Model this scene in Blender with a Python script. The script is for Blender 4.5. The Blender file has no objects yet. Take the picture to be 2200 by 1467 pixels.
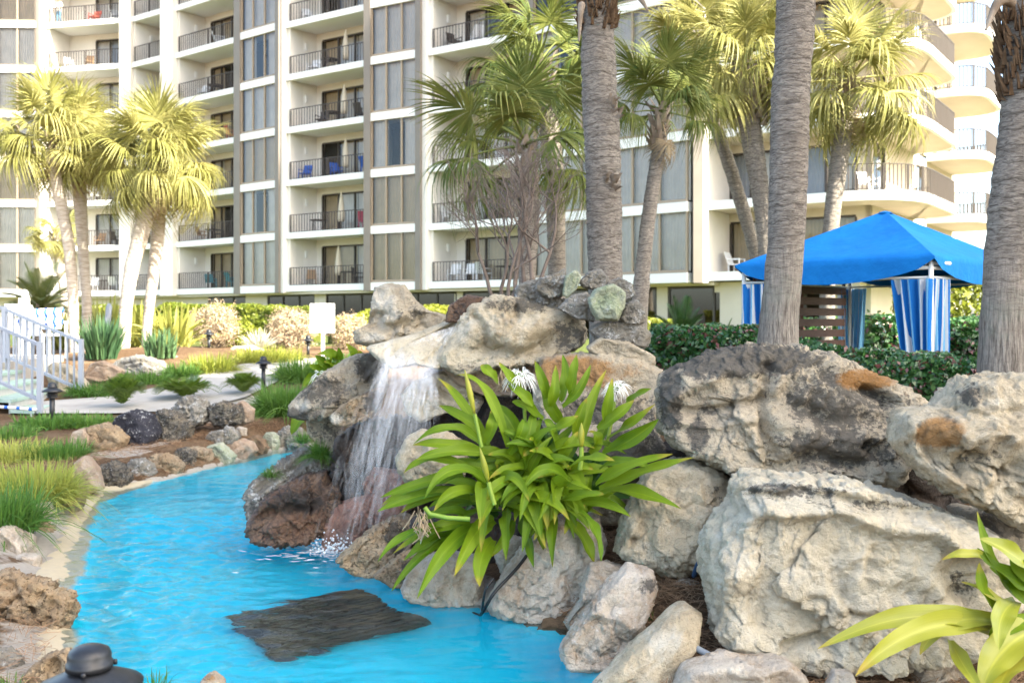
import bpy, bmesh, math, random
import numpy as np
from mathutils import Vector, Matrix, Euler

sc = bpy.context.scene
COL = sc.collection
R = math.radians
rng = np.random.default_rng(7)
random.seed(7)

# ------------------------------------------------------------------ camera
FPX, HZ, CZ = 2139.0, 690.0, 1.75          # focal length in photo pixels, horizon row, eye height above the pond
cam_d = bpy.data.cameras.new('camera')
cam = bpy.data.objects.new('camera', cam_d); COL.objects.link(cam)
cam.location = (0, 0, CZ); cam.rotation_euler = (R(90), 0, 0)
cam_d.sensor_width = 36; cam_d.lens = 35.0
cam_d.shift_y = -(733.5 - HZ) / 2200
cam_d.clip_start = 0.1; cam_d.clip_end = 3000
cam_d.dof.use_dof = True; cam_d.dof.focus_distance = 6.0; cam_d.dof.aperture_fstop = 3.2
sc.camera = cam

# ------------------------------------------------------------------ sky, sun, exposure
SUN_A, SUN_E = R(35.0), R(40.0)             # azimuth from +X towards the camera, elevation
SDIR = Vector((math.cos(SUN_A) * math.cos(SUN_E), -math.sin(SUN_A) * math.cos(SUN_E), math.sin(SUN_E)))
w = bpy.data.worlds.new('World'); sc.world = w; w.use_nodes = True
wn = w.node_tree.nodes; wl = w.node_tree.links
bg = wn['Background']; sky = wn.new('ShaderNodeTexSky'); sky.sky_type = 'NISHITA'
sky.sun_disc = False; sky.sun_elevation = SUN_E; sky.sun_rotation = math.atan2(SDIR.x, SDIR.y)
sky.dust_density = 2.6; sky.air_density = 0.8; sky.ozone_density = 0.3
bg.inputs['Strength'].default_value = 0.15
wl.new(sky.outputs['Color'], bg.inputs['Color'])
sun_d = bpy.data.lights.new('sun', 'SUN'); sun_d.energy = 4.3; sun_d.angle = R(0.5); sun_d.color = (1, 0.95, 0.87)
sun = bpy.data.objects.new('sun', sun_d); COL.objects.link(sun)
sun.rotation_euler = SDIR.to_track_quat('Z', 'Y').to_euler()
sc.view_settings.view_transform = 'Standard'; sc.view_settings.look = 'None'
sc.view_settings.exposure = 2.46; sc.view_settings.use_white_balance = True; sc.view_settings.white_balance_temperature = 6900; sc.view_settings.white_balance_tint = 5; sc.view_settings.gamma = 1.0; sc.view_settings.use_curve_mapping = False
sc.cycles.use_denoising = True
sc.cycles.max_bounces = 10; sc.cycles.diffuse_bounces = 2; sc.cycles.transparent_max_bounces = 24
sc.cycles.caustics_refractive = True; sc.cycles.caustics_reflective = False; sc.cycles.blur_glossy = 0.5
sc.cycles.sample_clamp_indirect = 6.0

# ------------------------------------------------------------------ small helpers
def P(px, py, D):
    return np.array(((px - 1100) * D / FPX, D, CZ + (HZ - py) * D / FPX))
def Pv(a, D):                                # many pixels at one distance
    a = np.asarray(a, float); D = np.broadcast_to(np.asarray(D, float), a.shape[:-1])
    return np.stack([(a[..., 0] - 1100) * D / FPX, D, CZ + (HZ - a[..., 1]) * D / FPX], -1)
def proj(v):
    return np.stack([1100 + v[:, 0] / v[:, 1] * FPX, HZ - (v[:, 2] - CZ) / v[:, 1] * FPX], -1)
def W0(px, py, z=0.0):                       # pixel -> point on the level z
    D = FPX * (CZ - z) / (py - HZ); return np.array(((px - 1100) * D / FPX, D, z))
def sm(a, b, x):
    t = np.clip((x - a) / (b - a), 0, 1); return t * t * (3 - 2 * t)
def unit(v):
    v = np.asarray(v, float); return v / (np.linalg.norm(v, axis=-1, keepdims=True) + 1e-12)

_pr = np.random.default_rng(11)
_perm = _pr.permutation(256); _perm = np.concatenate([_perm, _perm, _perm])
_grad = unit(_pr.normal(size=(256, 3)))
def pn(p):                                   # gradient noise, about -1..1
    p = np.asarray(p, float); i = np.floor(p).astype(int); f = p - i; i &= 255
    u = f * f * f * (f * (f * 6 - 15) + 10); r = 0
    for dx in (0, 1):
        for dy in (0, 1):
            for dz in (0, 1):
                g = _grad[_perm[_perm[_perm[(i[:, 0] + dx) & 255] + ((i[:, 1] + dy) & 255)] + ((i[:, 2] + dz) & 255)]]
                d = g[:, 0] * (f[:, 0] - dx) + g[:, 1] * (f[:, 1] - dy) + g[:, 2] * (f[:, 2] - dz)
                wx = u[:, 0] if dx else 1 - u[:, 0]; wy = u[:, 1] if dy else 1 - u[:, 1]; wz = u[:, 2] if dz else 1 - u[:, 2]
                r = r + d * wx * wy * wz
    return r * 1.6
def fbm(p, o=4, g=0.5):
    r = 0; a = 1.0
    for k in range(o):
        r = r + a * pn(p * (2.03 ** k) + k * 17.3); a *= g
    return r
def ridge(p, o=4, g=0.55):
    r = 0; a = 1.0
    for k in range(o):
        r = r + a * (1 - np.abs(pn(p * (2.07 ** k) + k * 9.1)) * 2); a *= g
    return r / 2

WL = {}                                      # world position of every object (translations only)
def link(o, parent=None):
    COL.objects.link(o)
    if parent is not None: o.parent = parent
    return o
def tag(o, label=None, cat=None, group=None, kind=None):
    if label: o['label'] = label
    if cat: o['category'] = cat
    if group: o['group'] = group
    if kind: o['kind'] = kind
    return o
def thing(name, loc, label=None, cat=None, group=None, kind=None):
    o = bpy.data.objects.new(name, None); o.empty_display_size = 0.1; link(o)
    o.location = tuple(float(c) for c in loc); WL[o.name] = np.array(loc, float)
    return tag(o, label, cat, group, kind)

def mk_mesh(name, V, F, mat=None, smooth=True, uv=None, attr=None, mats=None, midx=None):
    V = np.asarray(V, float).reshape(-1, 3); me = bpy.data.meshes.new(name)
    if isinstance(F, np.ndarray):
        k = F.shape[1]; me.vertices.add(len(V)); me.vertices.foreach_set('co', V.ravel())
        me.loops.add(F.size); me.loops.foreach_set('vertex_index', F.ravel().astype(np.int32))
        me.polygons.add(len(F)); me.polygons.foreach_set('loop_start', np.arange(0, F.size, k, dtype=np.int32))
        me.polygons.foreach_set('loop_total', np.full(len(F), k, np.int32))
    else:
        me.from_pydata([tuple(v) for v in V], [], [tuple(int(i) for i in f) for f in F])
    me.update(calc_edges=True)
    if smooth: me.polygons.foreach_set('use_smooth', np.ones(len(me.polygons), bool))
    if uv is not None:
        l = np.zeros(len(me.loops), np.int32); me.loops.foreach_get('vertex_index', l)
        me.uv_layers.new(name='UVMap').data.foreach_set('uv', np.asarray(uv, float)[l].ravel())
    if attr is not None:
        for nm, a in attr.items():
            a = np.asarray(a, float)
            if a.ndim == 1:
                at = me.attributes.new(nm, 'FLOAT', 'POINT'); at.data.foreach_set('value', a)
            else:
                at = me.attributes.new(nm, 'FLOAT_COLOR', 'POINT')
                at.data.foreach_set('color', np.concatenate([a, np.ones((len(a), 4 - a.shape[1]))], 1).ravel())
    if mat: me.materials.append(mat)
    if mats:
        for m in mats: me.materials.append(m)
        if midx is not None: me.polygons.foreach_set('material_index', np.asarray(midx, np.int32))
    me.validate()
    return me
def obj(name, V, F, mat, parent=None, smooth=True, uv=None, attr=None, off=None, loc=None, **kw):
    V = np.asarray(V, float).reshape(-1, 3)
    if parent is not None: base = WL[parent.name]
    elif loc is not None: base = np.asarray(loc, float)
    else: base = np.array(((V[:, 0].min() + V[:, 0].max()) / 2, (V[:, 1].min() + V[:, 1].max()) / 2, V[:, 2].min()))
    me = mk_mesh(name, V - base, F, mat, smooth, uv, attr, **kw)
    o = link(bpy.data.objects.new(name, me), parent)
    if parent is None: o.location = base
    WL[o.name] = base
    return o
def inst(src, parent, loc=(0, 0, 0), rot=None, name=None, mat=None):
    me = src.data if hasattr(src, 'data') else src
    o = bpy.data.objects.new(name or me.name.split('.')[0], me); link(o, parent)
    o.location = tuple(float(c) for c in loc)
    if rot is not None: o.rotation_euler = rot
    WL[o.name] = (WL[parent.name] if parent is not None else 0) + np.array(loc, float)
    return o

class MB:                                    # collects shapes into one mesh
    def __init__(s): s.v = []; s.f = []; s.n = 0
    def add(s, V, F):
        V = np.asarray(V, float).reshape(-1, 3); s.v.append(V)
        s.f += [[i + s.n for i in f] for f in F]; s.n += len(V); return s
    def box(s, x0, x1, y0, y1, z0, z1, fr=None):
        V = np.array([(x, y, z) for z in (z0, z1) for (x, y) in ((x0, y0), (x1, y0), (x1, y1), (x0, y1))])
        if fr is not None: V = fr(V)
        return s.add(V, [(3, 2, 1, 0), (4, 5, 6, 7), (0, 1, 5, 4), (1, 2, 6, 5), (2, 3, 7, 6), (3, 0, 4, 7)])
    def beam(s, a, b, wd, ht, up=(0, 0, 1)):
        a = np.asarray(a, float); b = np.asarray(b, float); t = unit(b - a); sx = np.cross(t, up)
        if np.linalg.norm(sx) < 1e-4: sx = np.cross(t, (0, 1, 0))
        sx = unit(sx); u = np.cross(sx, t)
        V = [p + sx * i * wd / 2 + u * j * ht / 2 for p in (a, b) for (i, j) in ((-1, -1), (1, -1), (1, 1), (-1, 1))]
        return s.add(V, [(0, 1, 2, 3), (7, 6, 5, 4), (0, 4, 5, 1), (1, 5, 6, 2), (2, 6, 7, 3), (3, 7, 4, 0)])
    def tube(s, path, rad, seg=8, cap=True):
        V, F = tube(path, rad, seg); s.add(V, F)
        if cap:
            k = len(path); o = s.n - len(V)
            s.f.append([o + i for i in range(seg)][::-1]); s.f.append([o + (k - 1) * seg + i for i in range(seg)])
        return s
    def lathe(s, c, prof, seg=16):           # prof: (radius, z) from bottom to top
        c = np.asarray(c, float); V = []
        for r, z in prof:
            for k in range(seg):
                a = 2 * math.pi * k / seg; V.append(c + (r * math.cos(a), r * math.sin(a), z))
        F = [(i * seg + k, i * seg + (k + 1) % seg, (i + 1) * seg + (k + 1) % seg, (i + 1) * seg + k) for i in range(len(prof) - 1) for k in range(seg)]
        F += [tuple(range(seg))[::-1], tuple((len(prof) - 1) * seg + k for k in range(seg))]
        return s.add(V, F)
    def build(s, name, mat, parent=None, smooth=False, **kw):
        return obj(name, np.concatenate(s.v), s.f, mat, parent, smooth, **kw)

def tube(path, rad, seg=8):
    path = np.asarray(path, float); K = len(path); rad = np.broadcast_to(np.asarray(rad, float), (K,))
    T = unit(np.gradient(path, axis=0)); ref = np.array((0.31, 0.95, 0.0)) if abs(T[:, 2]).mean() > 0.7 else np.array((0, 0, 1.0))
    S = unit(np.cross(T, ref)); U = np.cross(S, T)
    a = np.linspace(0, 2 * math.pi, seg, endpoint=False)
    V = path[:, None] + (S[:, None] * np.cos(a)[None, :, None] + U[:, None] * np.sin(a)[None, :, None]) * rad[:, None, None]
    i = np.arange(K - 1)[:, None] * seg; j = np.arange(seg)[None]; j2 = (j + 1) % seg
    F = np.stack([i + j, i + j2, i + seg + j2, i + seg + j], -1).reshape(-1, 4)
    return V.reshape(-1, 3), F.tolist()

def ribbons(Pt, Wd, wv, fold=0.0, nv=None):
    """Pt (N,K,3) centre lines, Wd (N,K) widths, wv (N,K,3) width direction; fold lifts the edges along nv -> quads, uv."""
    N, K, _ = Pt.shape; c = 3 if fold else 2
    if fold:
        up = (nv if nv is not None else np.cross(wv, np.gradient(Pt, axis=1)))
        up = unit(up); L = Pt - wv * Wd[..., None] / 2 + up * (Wd * fold)[..., None]; Rr = Pt + wv * Wd[..., None] / 2 + up * (Wd * fold)[..., None]
        V = np.stack([L, Pt, Rr], 2)
    else:
        V = np.stack([Pt - wv * Wd[..., None] / 2, Pt + wv * Wd[..., None] / 2], 2)
    n = np.arange(N)[:, None, None] * K * c; k = np.arange(K - 1)[None, :, None] * c; m = np.arange(c - 1)[None, None]
    b = n + k + m
    F = np.stack([b, b + 1, b + c + 1, b + c], -1).reshape(-1, 4)
    u = np.broadcast_to(np.linspace(0, 1, c)[None, None], (N, K, c)); v = np.broadcast_to(np.linspace(0, 1, K)[None, :, None], (N, K, c))
    return V.reshape(-1, 3), F, np.stack([u, v], -1).reshape(-1, 2)

# ------------------------------------------------------------------ materials
MATS = {}
class N:
    def __init__(s, name):
        s.m = bpy.data.materials.new(name); s.m.use_nodes = True; s.t = s.m.node_tree; s.t.nodes.clear()
        s.out = s.t.nodes.new('ShaderNodeOutputMaterial'); s._tc = None; MATS[name] = s.m
    def n(s, typ, ins=None, **pr):
        x = s.t.nodes.new('ShaderNode' + typ)
        for k, v in pr.items(): setattr(x, k, v)
        for k, v in (ins or {}).items(): s.set(x.inputs[k], v)
        return x
    def set(s, inp, v):
        if isinstance(v, bpy.types.NodeSocket): s.t.links.new(v, inp)
        elif isinstance(v, bpy.types.Node): s.t.links.new(v.outputs[0], inp)
        else:
            if hasattr(inp.default_value, '__len__') and not hasattr(v, '__len__'): v = (v, v, v)
            if hasattr(inp.default_value, '__len__') and len(inp.default_value) == 4 and len(v) == 3: v = (*v, 1)
            inp.default_value = v
    def co(s, scale=(1, 1, 1), out='Object', rot=(0, 0, 0)):
        if s._tc is None: s._tc = s.n('TexCoord')
        return s.n('Mapping', {'Vector': s._tc.outputs[out], 'Scale': scale, 'Rotation': rot}).outputs[0]
    def noise(s, scale, detail=4, rough=0.55, vec=None, dist=0.0):
        return s.n('TexNoise', {'Scale': scale, 'Detail': detail, 'Roughness': rough, 'Distortion': dist, 'Vector': vec if vec is not None else s.co()}).outputs[0]
    def ramp(s, fac, stops, interp='LINEAR'):
        r = s.n('ValToRGB', {'Fac': fac}); r.color_ramp.interpolation = interp; e = r.color_ramp.elements
        while len(e) < len(stops): e.new(0.5)
        for i, (p, c) in enumerate(stops):
            e[i].position = p; e[i].color = (*c, 1) if hasattr(c, '__len__') else (c, c, c, 1)
        return r.outputs[0]
    def mix(s, fac, a, b, mode='MIX'):
        x = s.n('Mix', data_type='RGBA', blend_type=mode); x.clamp_factor = True
        s.set(x.inputs[0], fac); s.set(x.inputs[6], a); s.set(x.inputs[7], b); return x.outputs[2]
    def math(s, op, a, b=0.0, clamp=False):
        x = s.n('Math', operation=op); x.use_clamp = clamp; s.set(x.inputs[0], a); s.set(x.inputs[1], b); return x.outputs[0]
    def bump(s, h, strength, dist=0.02, prev=None):
        d = {'Height': h, 'Strength': strength, 'Distance': dist}
        if prev is not None: d['Normal'] = prev
        return s.n('Bump', d).outputs[0]
    def bsdf(s, col, rough=0.6, spec=0.4, normal=None, **kw):
        d = {'Base Color': col, 'Roughness': rough, 'Specular IOR Level': spec}
        if normal is not None: d['Normal'] = normal
        d.update(kw); return s.n('BsdfPrincipled', d)
    def done(s, sh):
        s.t.links.new(sh.outputs[0] if isinstance(sh, bpy.types.Node) else sh, s.out.inputs['Surface']); return s.m

def simple(name, c1, c2=None, rough=0.6, spec=0.4, scale=6, bump=0.0, bscale=40, bdist=0.01, metal=0.0, stretch=(1, 1, 1)):
    s = N(name); col = c1
    if c2 is not None: col = s.mix(s.ramp(s.noise(scale, 5, 0.6, s.co(stretch)), [(0.35, 0.0), (0.65, 1.0)]), c1, c2)
    nm = s.bump(s.noise(bscale, 5, 0.6, s.co(stretch)), bump, bdist) if bump else None
    return s.done(s.bsdf(col, rough, spec, nm, Metallic=metal))
def leafy(name, c1, c2, rough=0.45, trans=0.25, spec=0.4, tint=None, vein=False, tip=None):
    s = N(name); rnd = s.n('ObjectInfo').outputs['Random']
    f = s.noise(2.3, 3, 0.6); g = s.n('TexWhiteNoise', {'Vector': s.n('NewGeometry').outputs['Position']}, noise_dimensions='3D') if False else None
    k = s.math('ADD', s.math('MULTIPLY', f, 0.7), s.math('MULTIPLY', rnd, 0.35))
    isl = s.n('NewGeometry').outputs['Random Per Island']
    k = s.math('ADD', k, s.math('MULTIPLY', s.math('SUBTRACT', isl, 0.5), 0.5))
    col = s.mix(s.ramp(k, [(0.25, 0.0), (0.85, 1.0)]), c1, c2)
    if tint is not None: col = s.mix(s.ramp(isl, [(0.86, 0.0), (0.9, 1.0)]), col, tint)
    nm = None
    if vein or tip is not None:
        uv = s.n('SeparateXYZ', {0: s.n('TexCoord').outputs['UV']})
        if vein:
            st = s.n('TexNoise', {'Vector': s.n('CombineXYZ', {0: s.math('MULTIPLY', uv.outputs[0], 26.0), 1: s.math('MULTIPLY', uv.outputs[1], 1.5), 2: s.math('MULTIPLY', rnd, 50.0)}).outputs[0], 'Scale': 1.0, 'Detail': 3}).outputs[0]
            col = s.mix(s.ramp(st, [(0.35, 0.0), (0.7, 0.35)]), col, c2)
            mid = s.ramp(s.math('ABSOLUTE', s.math('SUBTRACT', uv.outputs[0], 0.5)), [(0.0, 1.0), (0.05, 0.0)])
            col = s.mix(s.math('MULTIPLY', mid, 0.4), col, tuple(min(1, c * 1.5) for c in c2))
            nm = s.bump(st, 0.25, 0.004)
        if tip is not None:
            tp = s.math('MULTIPLY', s.ramp(s.math('ADD', uv.outputs[1], s.math('MULTIPLY', s.math('SUBTRACT', rnd, 0.5), 0.25)), [(0.91, 0.0), (1.0, 1.0)]), 0.45)
            col = s.mix(tp, col, tip)
    d = s.bsdf(col, rough, spec, nm)
    if trans:
        t = s.n('BsdfTranslucent', {'Color': s.mix(0.5, col, tuple(min(1, c * 1.6) for c in c2))})
        d = s.n('MixShader', {0: trans, 1: d, 2: t})
    return s.done(d)

def rock_mat(name, cA, cB, cC, dark=(0.075, 0.070, 0.064), orange=(0.30, 0.14, 0.035), dk=0.0, speck=0.3, pits=0.0, rough=0.9, spec=0.2, bump=0.9, white=0.0, sc_=1.0):
    s = N(name); off = s.n('ObjectInfo').outputs['Random']
    cv = s.n('VectorMath', {0: s.co(), 1: s.n('CombineXYZ', {0: s.math('MULTIPLY', off, 37.0), 1: s.math('MULTIPLY', off, 91.0), 2: off}).outputs[0]}, operation='ADD').outputs[0]
    st = s.n('SeparateColor', {0: s.n('Attribute', attribute_name='stain').outputs['Color']})
    n1 = s.noise(2.6 * sc_, 7, 0.62, cv, 0.4); n2 = s.noise(11 * sc_, 8, 0.7, cv); n3 = s.noise(46 * sc_, 6, 0.7, cv); n4 = s.noise(5.5 * sc_, 9, 0.72, cv, 0.8)
    col = s.mix(s.ramp(n1, [(0.36, 0.0), (0.62, 1.0)]), cA, cB)
    col = s.mix(s.math('MULTIPLY', s.ramp(n4, [(0.48, 0.0), (0.66, 1.0)]), 0.75), col, cC)
    col = s.mix(s.math('MULTIPLY', s.ramp(n2, [(0.32, 1.0), (0.52, 0.0)]), 0.55), col, s.mix(0.6, cB, dark))
    # black lichen, and shadow painted on some rocks: from the stain map and, on some kinds, everywhere in noise patches
    dm = s.math('ADD', s.math('MULTIPLY', st.outputs[0], 0.42), s.math('MULTIPLY', n2, 0.85))
    dm = s.math('ADD', dm, s.math('MULTIPLY', n3, 0.50)); dm = s.math('ADD', dm, dk * 0.55)
    dmask = s.ramp(dm, [(0.90, 0.0), (1.04, 1.0)])
    col = s.mix(s.math('MULTIPLY', dmask, 0.85), col, dark)
    om = s.math('ADD', s.math('MULTIPLY', st.outputs[1], 0.55), s.math('ADD', s.math('MULTIPLY', n2, 0.5), s.math('MULTIPLY', n3, 0.35)))
    col = s.mix(s.math('MULTIPLY', s.ramp(om, [(0.78, 0.0), (0.96, 1.0)]), 0.8), col, orange)
    pm = s.math('ADD', s.math('MULTIPLY', st.outputs[2], 0.7), s.math('MULTIPLY', n2, 0.5))
    col = s.mix(s.ramp(pm, [(0.55, 0.0), (0.85, 0.8)]), col, (0.68, 0.64, 0.55))
    if white:
        col = s.mix(s.ramp(s.math('ADD', s.math('MULTIPLY', n2, 0.75), s.math('MULTIPLY', n3, 0.55)), [(0.80 - white * 0.12, 0.0), (0.90 - white * 0.12, 0.9)]), col, (0.60, 0.59, 0.56))
    sp = s.ramp(s.noise(85 * sc_, 3, 0.6, cv), [(0.60, 0.0), (0.70, 1.0)])
    col = s.mix(s.math('MULTIPLY', sp, speck), col, dark)
    h = s.math('ADD', s.math('MULTIPLY', n2, 1.0), s.math('MULTIPLY', n3, 0.45))
    grit = s.ramp(n3, [(0.30, 1.0), (0.46, 0.0)]); col = s.mix(s.math('MULTIPLY', grit, 0.30), col, s.mix(0.6, cB, dark))
    crk = s.n('TexVoronoi', {'Vector': s.n('VectorMath', {0: cv, 1: s.n('VectorMath', {0: s.n('TexNoise', {'Vector': cv, 'Scale': 3.0, 'Detail': 5}).outputs['Color'], 1: (.5, .5, .5)}, operation='MULTIPLY').outputs[0]}, operation='ADD').outputs[0], 'Scale': 3.2 * sc_}, feature='DISTANCE_TO_EDGE').outputs[0]
    crm = s.math('MULTIPLY', s.ramp(crk, [(0.0, 1.0), (0.022, 0.0)]), s.ramp(n1, [(0.45, 0.0), (0.6, 1.0)])); col = s.mix(s.math('MULTIPLY', crm, 0.12), col, dark)
    h = s.math('SUBTRACT', h, s.math('MULTIPLY', crm, 0.12))
    nm = s.bump(h, bump, 0.055)
    if pits:
        vo = s.n('TexVoronoi', {'Vector': s.n('VectorMath', {0: cv, 1: s.n('TexNoise', {'Vector': cv, 'Scale': 9.0, 'Detail': 4}).outputs['Color']}, operation='ADD').outputs[0], 'Scale': 13 * sc_}).outputs['Distance']
        pm2 = s.ramp(vo, [(0.10, 1.0), (0.34, 0.0)])
        col = s.mix(s.math('MULTIPLY', pm2, pits * 0.75), col, (0.05, 0.035, 0.025))
        nm = s.bump(s.math('MULTIPLY', pm2, -1.0), 0.8 * pits, 0.03, nm)
    return s.done(s.bsdf(col, rough, spec, nm))

rock_mat('limestone_pale', (0.61, 0.52, 0.37), (0.48, 0.39, 0.265), (0.66, 0.59, 0.46), speck=0.35)
rock_mat('limestone_grey', (0.53, 0.45, 0.33), (0.40, 0.34, 0.255), (0.58, 0.49, 0.35), dk=0.20, speck=0.5)
rock_mat('limestone_cream', (0.69, 0.61, 0.46), (0.58, 0.50, 0.36), (0.70, 0.65, 0.54), speck=0.2)
rock_mat('limestone_white', (0.64, 0.58, 0.50), (0.52, 0.43, 0.33), (0.36, 0.23, 0.13), speck=0.4, white=0.5)
rock_mat('tufa_brown', (0.31, 0.21, 0.13), (0.22, 0.145, 0.09), (0.42, 0.31, 0.20), dk=0.14, speck=0.5, pits=0.9, bump=1.0)
rock_mat('tufa_rust', (0.20, 0.10, 0.055), (0.11, 0.065, 0.042), (0.30, 0.19, 0.12), dark=(0.03, 0.025, 0.022), dk=0.40, speck=0.4, pits=0.5, rough=0.55, spec=0.5)
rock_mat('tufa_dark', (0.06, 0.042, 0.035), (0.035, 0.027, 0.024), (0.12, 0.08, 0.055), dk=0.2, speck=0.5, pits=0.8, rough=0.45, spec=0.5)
rock_mat('wet_pink', (0.32, 0.15, 0.10), (0.24, 0.12, 0.09), (0.36, 0.22, 0.16), speck=0.3, rough=0.35, spec=0.5)
rock_mat('lichen_grey', (0.34, 0.32, 0.28), (0.22, 0.20, 0.17), (0.42, 0.36, 0.26), dk=0.42, speck=0.8, white=1.05)
rock_mat('lichen_dark', (0.30, 0.26, 0.20), (0.17, 0.15, 0.12), (0.40, 0.31, 0.20), dark=(0.035, 0.034, 0.034), dk=0.52, speck=0.8, white=0.6)
rock_mat('lichen_green', (0.47, 0.47, 0.37), (0.37, 0.40, 0.29), (0.27, 0.33, 0.17), speck=0.35, white=0.6)
rock_mat('lichen_black', (0.040, 0.040, 0.052), (0.025, 0.025, 0.032), (0.075, 0.075, 0.09), dark=(0.02, 0.02, 0.025), speck=0.4, white=0.75, bump=0.5)
rock_mat('tan_pitted', (0.45, 0.33, 0.20), (0.34, 0.24, 0.15), (0.50, 0.42, 0.30), dk=0.12, speck=0.5, pits=0.9)
rock_mat('pink_sand', (0.46, 0.33, 0.23), (0.38, 0.27, 0.19), (0.52, 0.45, 0.37), speck=0.25)
# ------------------------------------------------------------------ terrain
POND = [W0(*p)[:2] for p in [(690, 955), (640, 962), (585, 968), (500, 992), (440, 1008), (350, 1032), (250, 1048), (205, 1052), (172, 1092), (150, 1140), (120, 1200), (95, 1270), (110, 1400), (120, 1500), (140, 1620),
        (1420, 1620), (1380, 1500), (1300, 1440), (1260, 1370), (1150, 1345), (1050, 1310), (900, 1280), (800, 1225), (800, 1150), (780, 1080), (720, 1010), (730, 970)]]
PAINT = [W0(*p)[:2] for p in [(720, 940), (640, 950), (585, 958), (500, 982), (440, 1002), (350, 1030), (272, 1058), (217, 1078), (196, 1115), (190, 1170), (176, 1225), (160, 1285), (166, 1345), (172, 1420), (190, 1500), (200, 1640),
        (1500, 1640), (1400, 1500), (1330, 1440), (1290, 1370), (1190, 1345), (1080, 1305), (900, 1272), (830, 1225), (790, 1150), (800, 1080), (760, 1000), (760, 950)]]
def sdist(pts, poly):                        # signed distance, inside positive
    poly = np.asarray(poly); n = len(poly); d = np.full(len(pts), 1e9); ins = np.zeros(len(pts), bool)
    for i in range(n):
        a = poly[i]; b = poly[(i + 1) % n]; e = b - a; q = pts - a
        t = np.clip((q @ e) / (e @ e), 0, 1); d = np.minimum(d, np.linalg.norm(q - t[:, None] * e, axis=1))
        c = ((a[1] > pts[:, 1]) != (b[1] > pts[:, 1])) & (pts[:, 0] < (b[0] - a[0]) * (pts[:, 1] - a[1]) / (b[1] - a[1] + 1e-12) + a[0])
        ins ^= c
    return np.where(ins, d, -d)
def gz0(x, y):
    x = np.asarray(x, float); y = np.asarray(y, float)
    base = np.interp(y, [0, 6, 9, 12, 14, 16, 19, 22, 27, 34, 70], [.10, .14, .20, .26, .34, .44, .66, .82, .95, 1.0, 1.05])
    rt = np.interp(y, [0, 4.8, 5.5, 6.3, 7.2, 10.3, 11.6, 16, 20, 27, 34, 70], [.02, .04, .35, .75, .90, .88, .60, .60, .82, .95, 1.0, 1.05])
    m = sm(0.2, 1.3, x - np.maximum(0, y - 9) * 0.12)
    z = base * (1 - m) + rt * m
    z = z + 0.30 * np.exp(-((x + 8.2) / 2.6) ** 2 - ((y - 23.0) / 2.6) ** 2)         # planted mound under the left palms
    return z
def gz(x, y):
    x = np.atleast_1d(np.asarray(x, float)); y = np.atleast_1d(np.asarray(y, float)); z = gz0(x, y)
    near = (y < 15) & (y > 2) & (np.abs(x) < 9)
    if near.any():
        d = sdist(np.stack([x[near], y[near]], -1), POND)
        z[near] = np.where(d > 0, -0.02 - 0.7 * sm(0, .18, d), z[near] * sm(0, 0.45, -d) + 0.03 * (1 - sm(0, 0.45, -d)))
    return z
def G(px, py, lift=0.0):                     # pixel -> point on the terrain
    D = np.concatenate([np.arange(3.5, 16, 0.02), np.arange(16, 60, 0.05)])
    z = CZ + (HZ - py) * D / FPX; g = gz((px - 1100) * D / FPX, D)
    k = np.argmax(z <= g); k = k if z[k] <= g[k] else len(D) - 1
    return np.array(((px - 1100) * D[k] / FPX, D[k], g[k] + lift))
def GZ(x, y): return float(gz(x, y)[0])

def grid(xs, ys, zf):
    X, Y = np.meshgrid(xs, ys); V = np.stack([X.ravel(), Y.ravel(), np.zeros(X.size)], -1); V[:, 2] = zf(V[:, 0], V[:, 1])
    nx = len(xs); i = np.arange(len(ys) - 1)[:, None] * nx + np.arange(nx - 1)[None]
    return V, np.stack([i, i + 1, i + nx + 1, i + nx], -1).reshape(-1, 4)
xs = np.concatenate([[-900, -300, -120], np.arange(-70, -9, 1.5), np.arange(-9, 9, 0.09), np.arange(9, 70, 1.5), [120, 300, 900]])
ys = np.concatenate([[-300, -100, -40, -15, -5, 0], np.arange(2, 15, 0.09), np.arange(15, 30, 0.3), np.arange(30, 75, 1.5), [120, 300, 900]])
def groundz(x, y):
    z = gz(x, y); p = np.stack([x * 1.1, y * 1.1, x * 0], -1)
    return z + np.where(z > -0.01, 0.022 * fbm(p, 3) * (y < 40), 0)
gV, gF = grid(xs, ys, groundz)
near = (gV[:, 1] < 16) & (gV[:, 1] > 2) & (np.abs(gV[:, 0]) < 9)
sandd = np.zeros(len(gV)); dd = sdist(gV[near][:, :2], POND); sandd[near] = np.exp(-np.maximum(0, -dd) / np.where(gV[near][:, 1] > 9.3, .05, .30)) * (gV[near][:, 0] < 0.0)
# sand between the bank boulders
for (px, py, r) in [(255, 990, .38), (310, 975, .30), (430, 935, .28), (390, 930, .25), (120, 1150, .6), (90, 1210, .5), (550, 900, .6)]:
    c = W0(px, py, 0.15)[:2]; sandd = np.maximum(sandd, np.exp(-((gV[:, 0] - c[0]) ** 2 + (gV[:, 1] - c[1]) ** 2) / (r * r)))
lawn = np.where((gV[:, 1] > 31) | ((gV[:, 0] > 1.5) & (gV[:, 1] > 10.8)), 1.0, 0.0)
s = N('pine_straw_mulch')
f1 = s.noise(34, 6, 0.7, s.co((1, 2.2, 1))); f2 = s.noise(1.3, 4); f3 = s.noise(120, 4, 0.7)
c = s.mix(s.ramp(f1, [(0.35, 0.0), (0.65, 1.0)]), (0.06, 0.034, 0.02), (0.20, 0.125, 0.072))
c = s.mix(s.ramp(f2, [(0.45, 0.0), (0.65, 0.5)]), c, (0.30, 0.21, 0.13))
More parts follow.
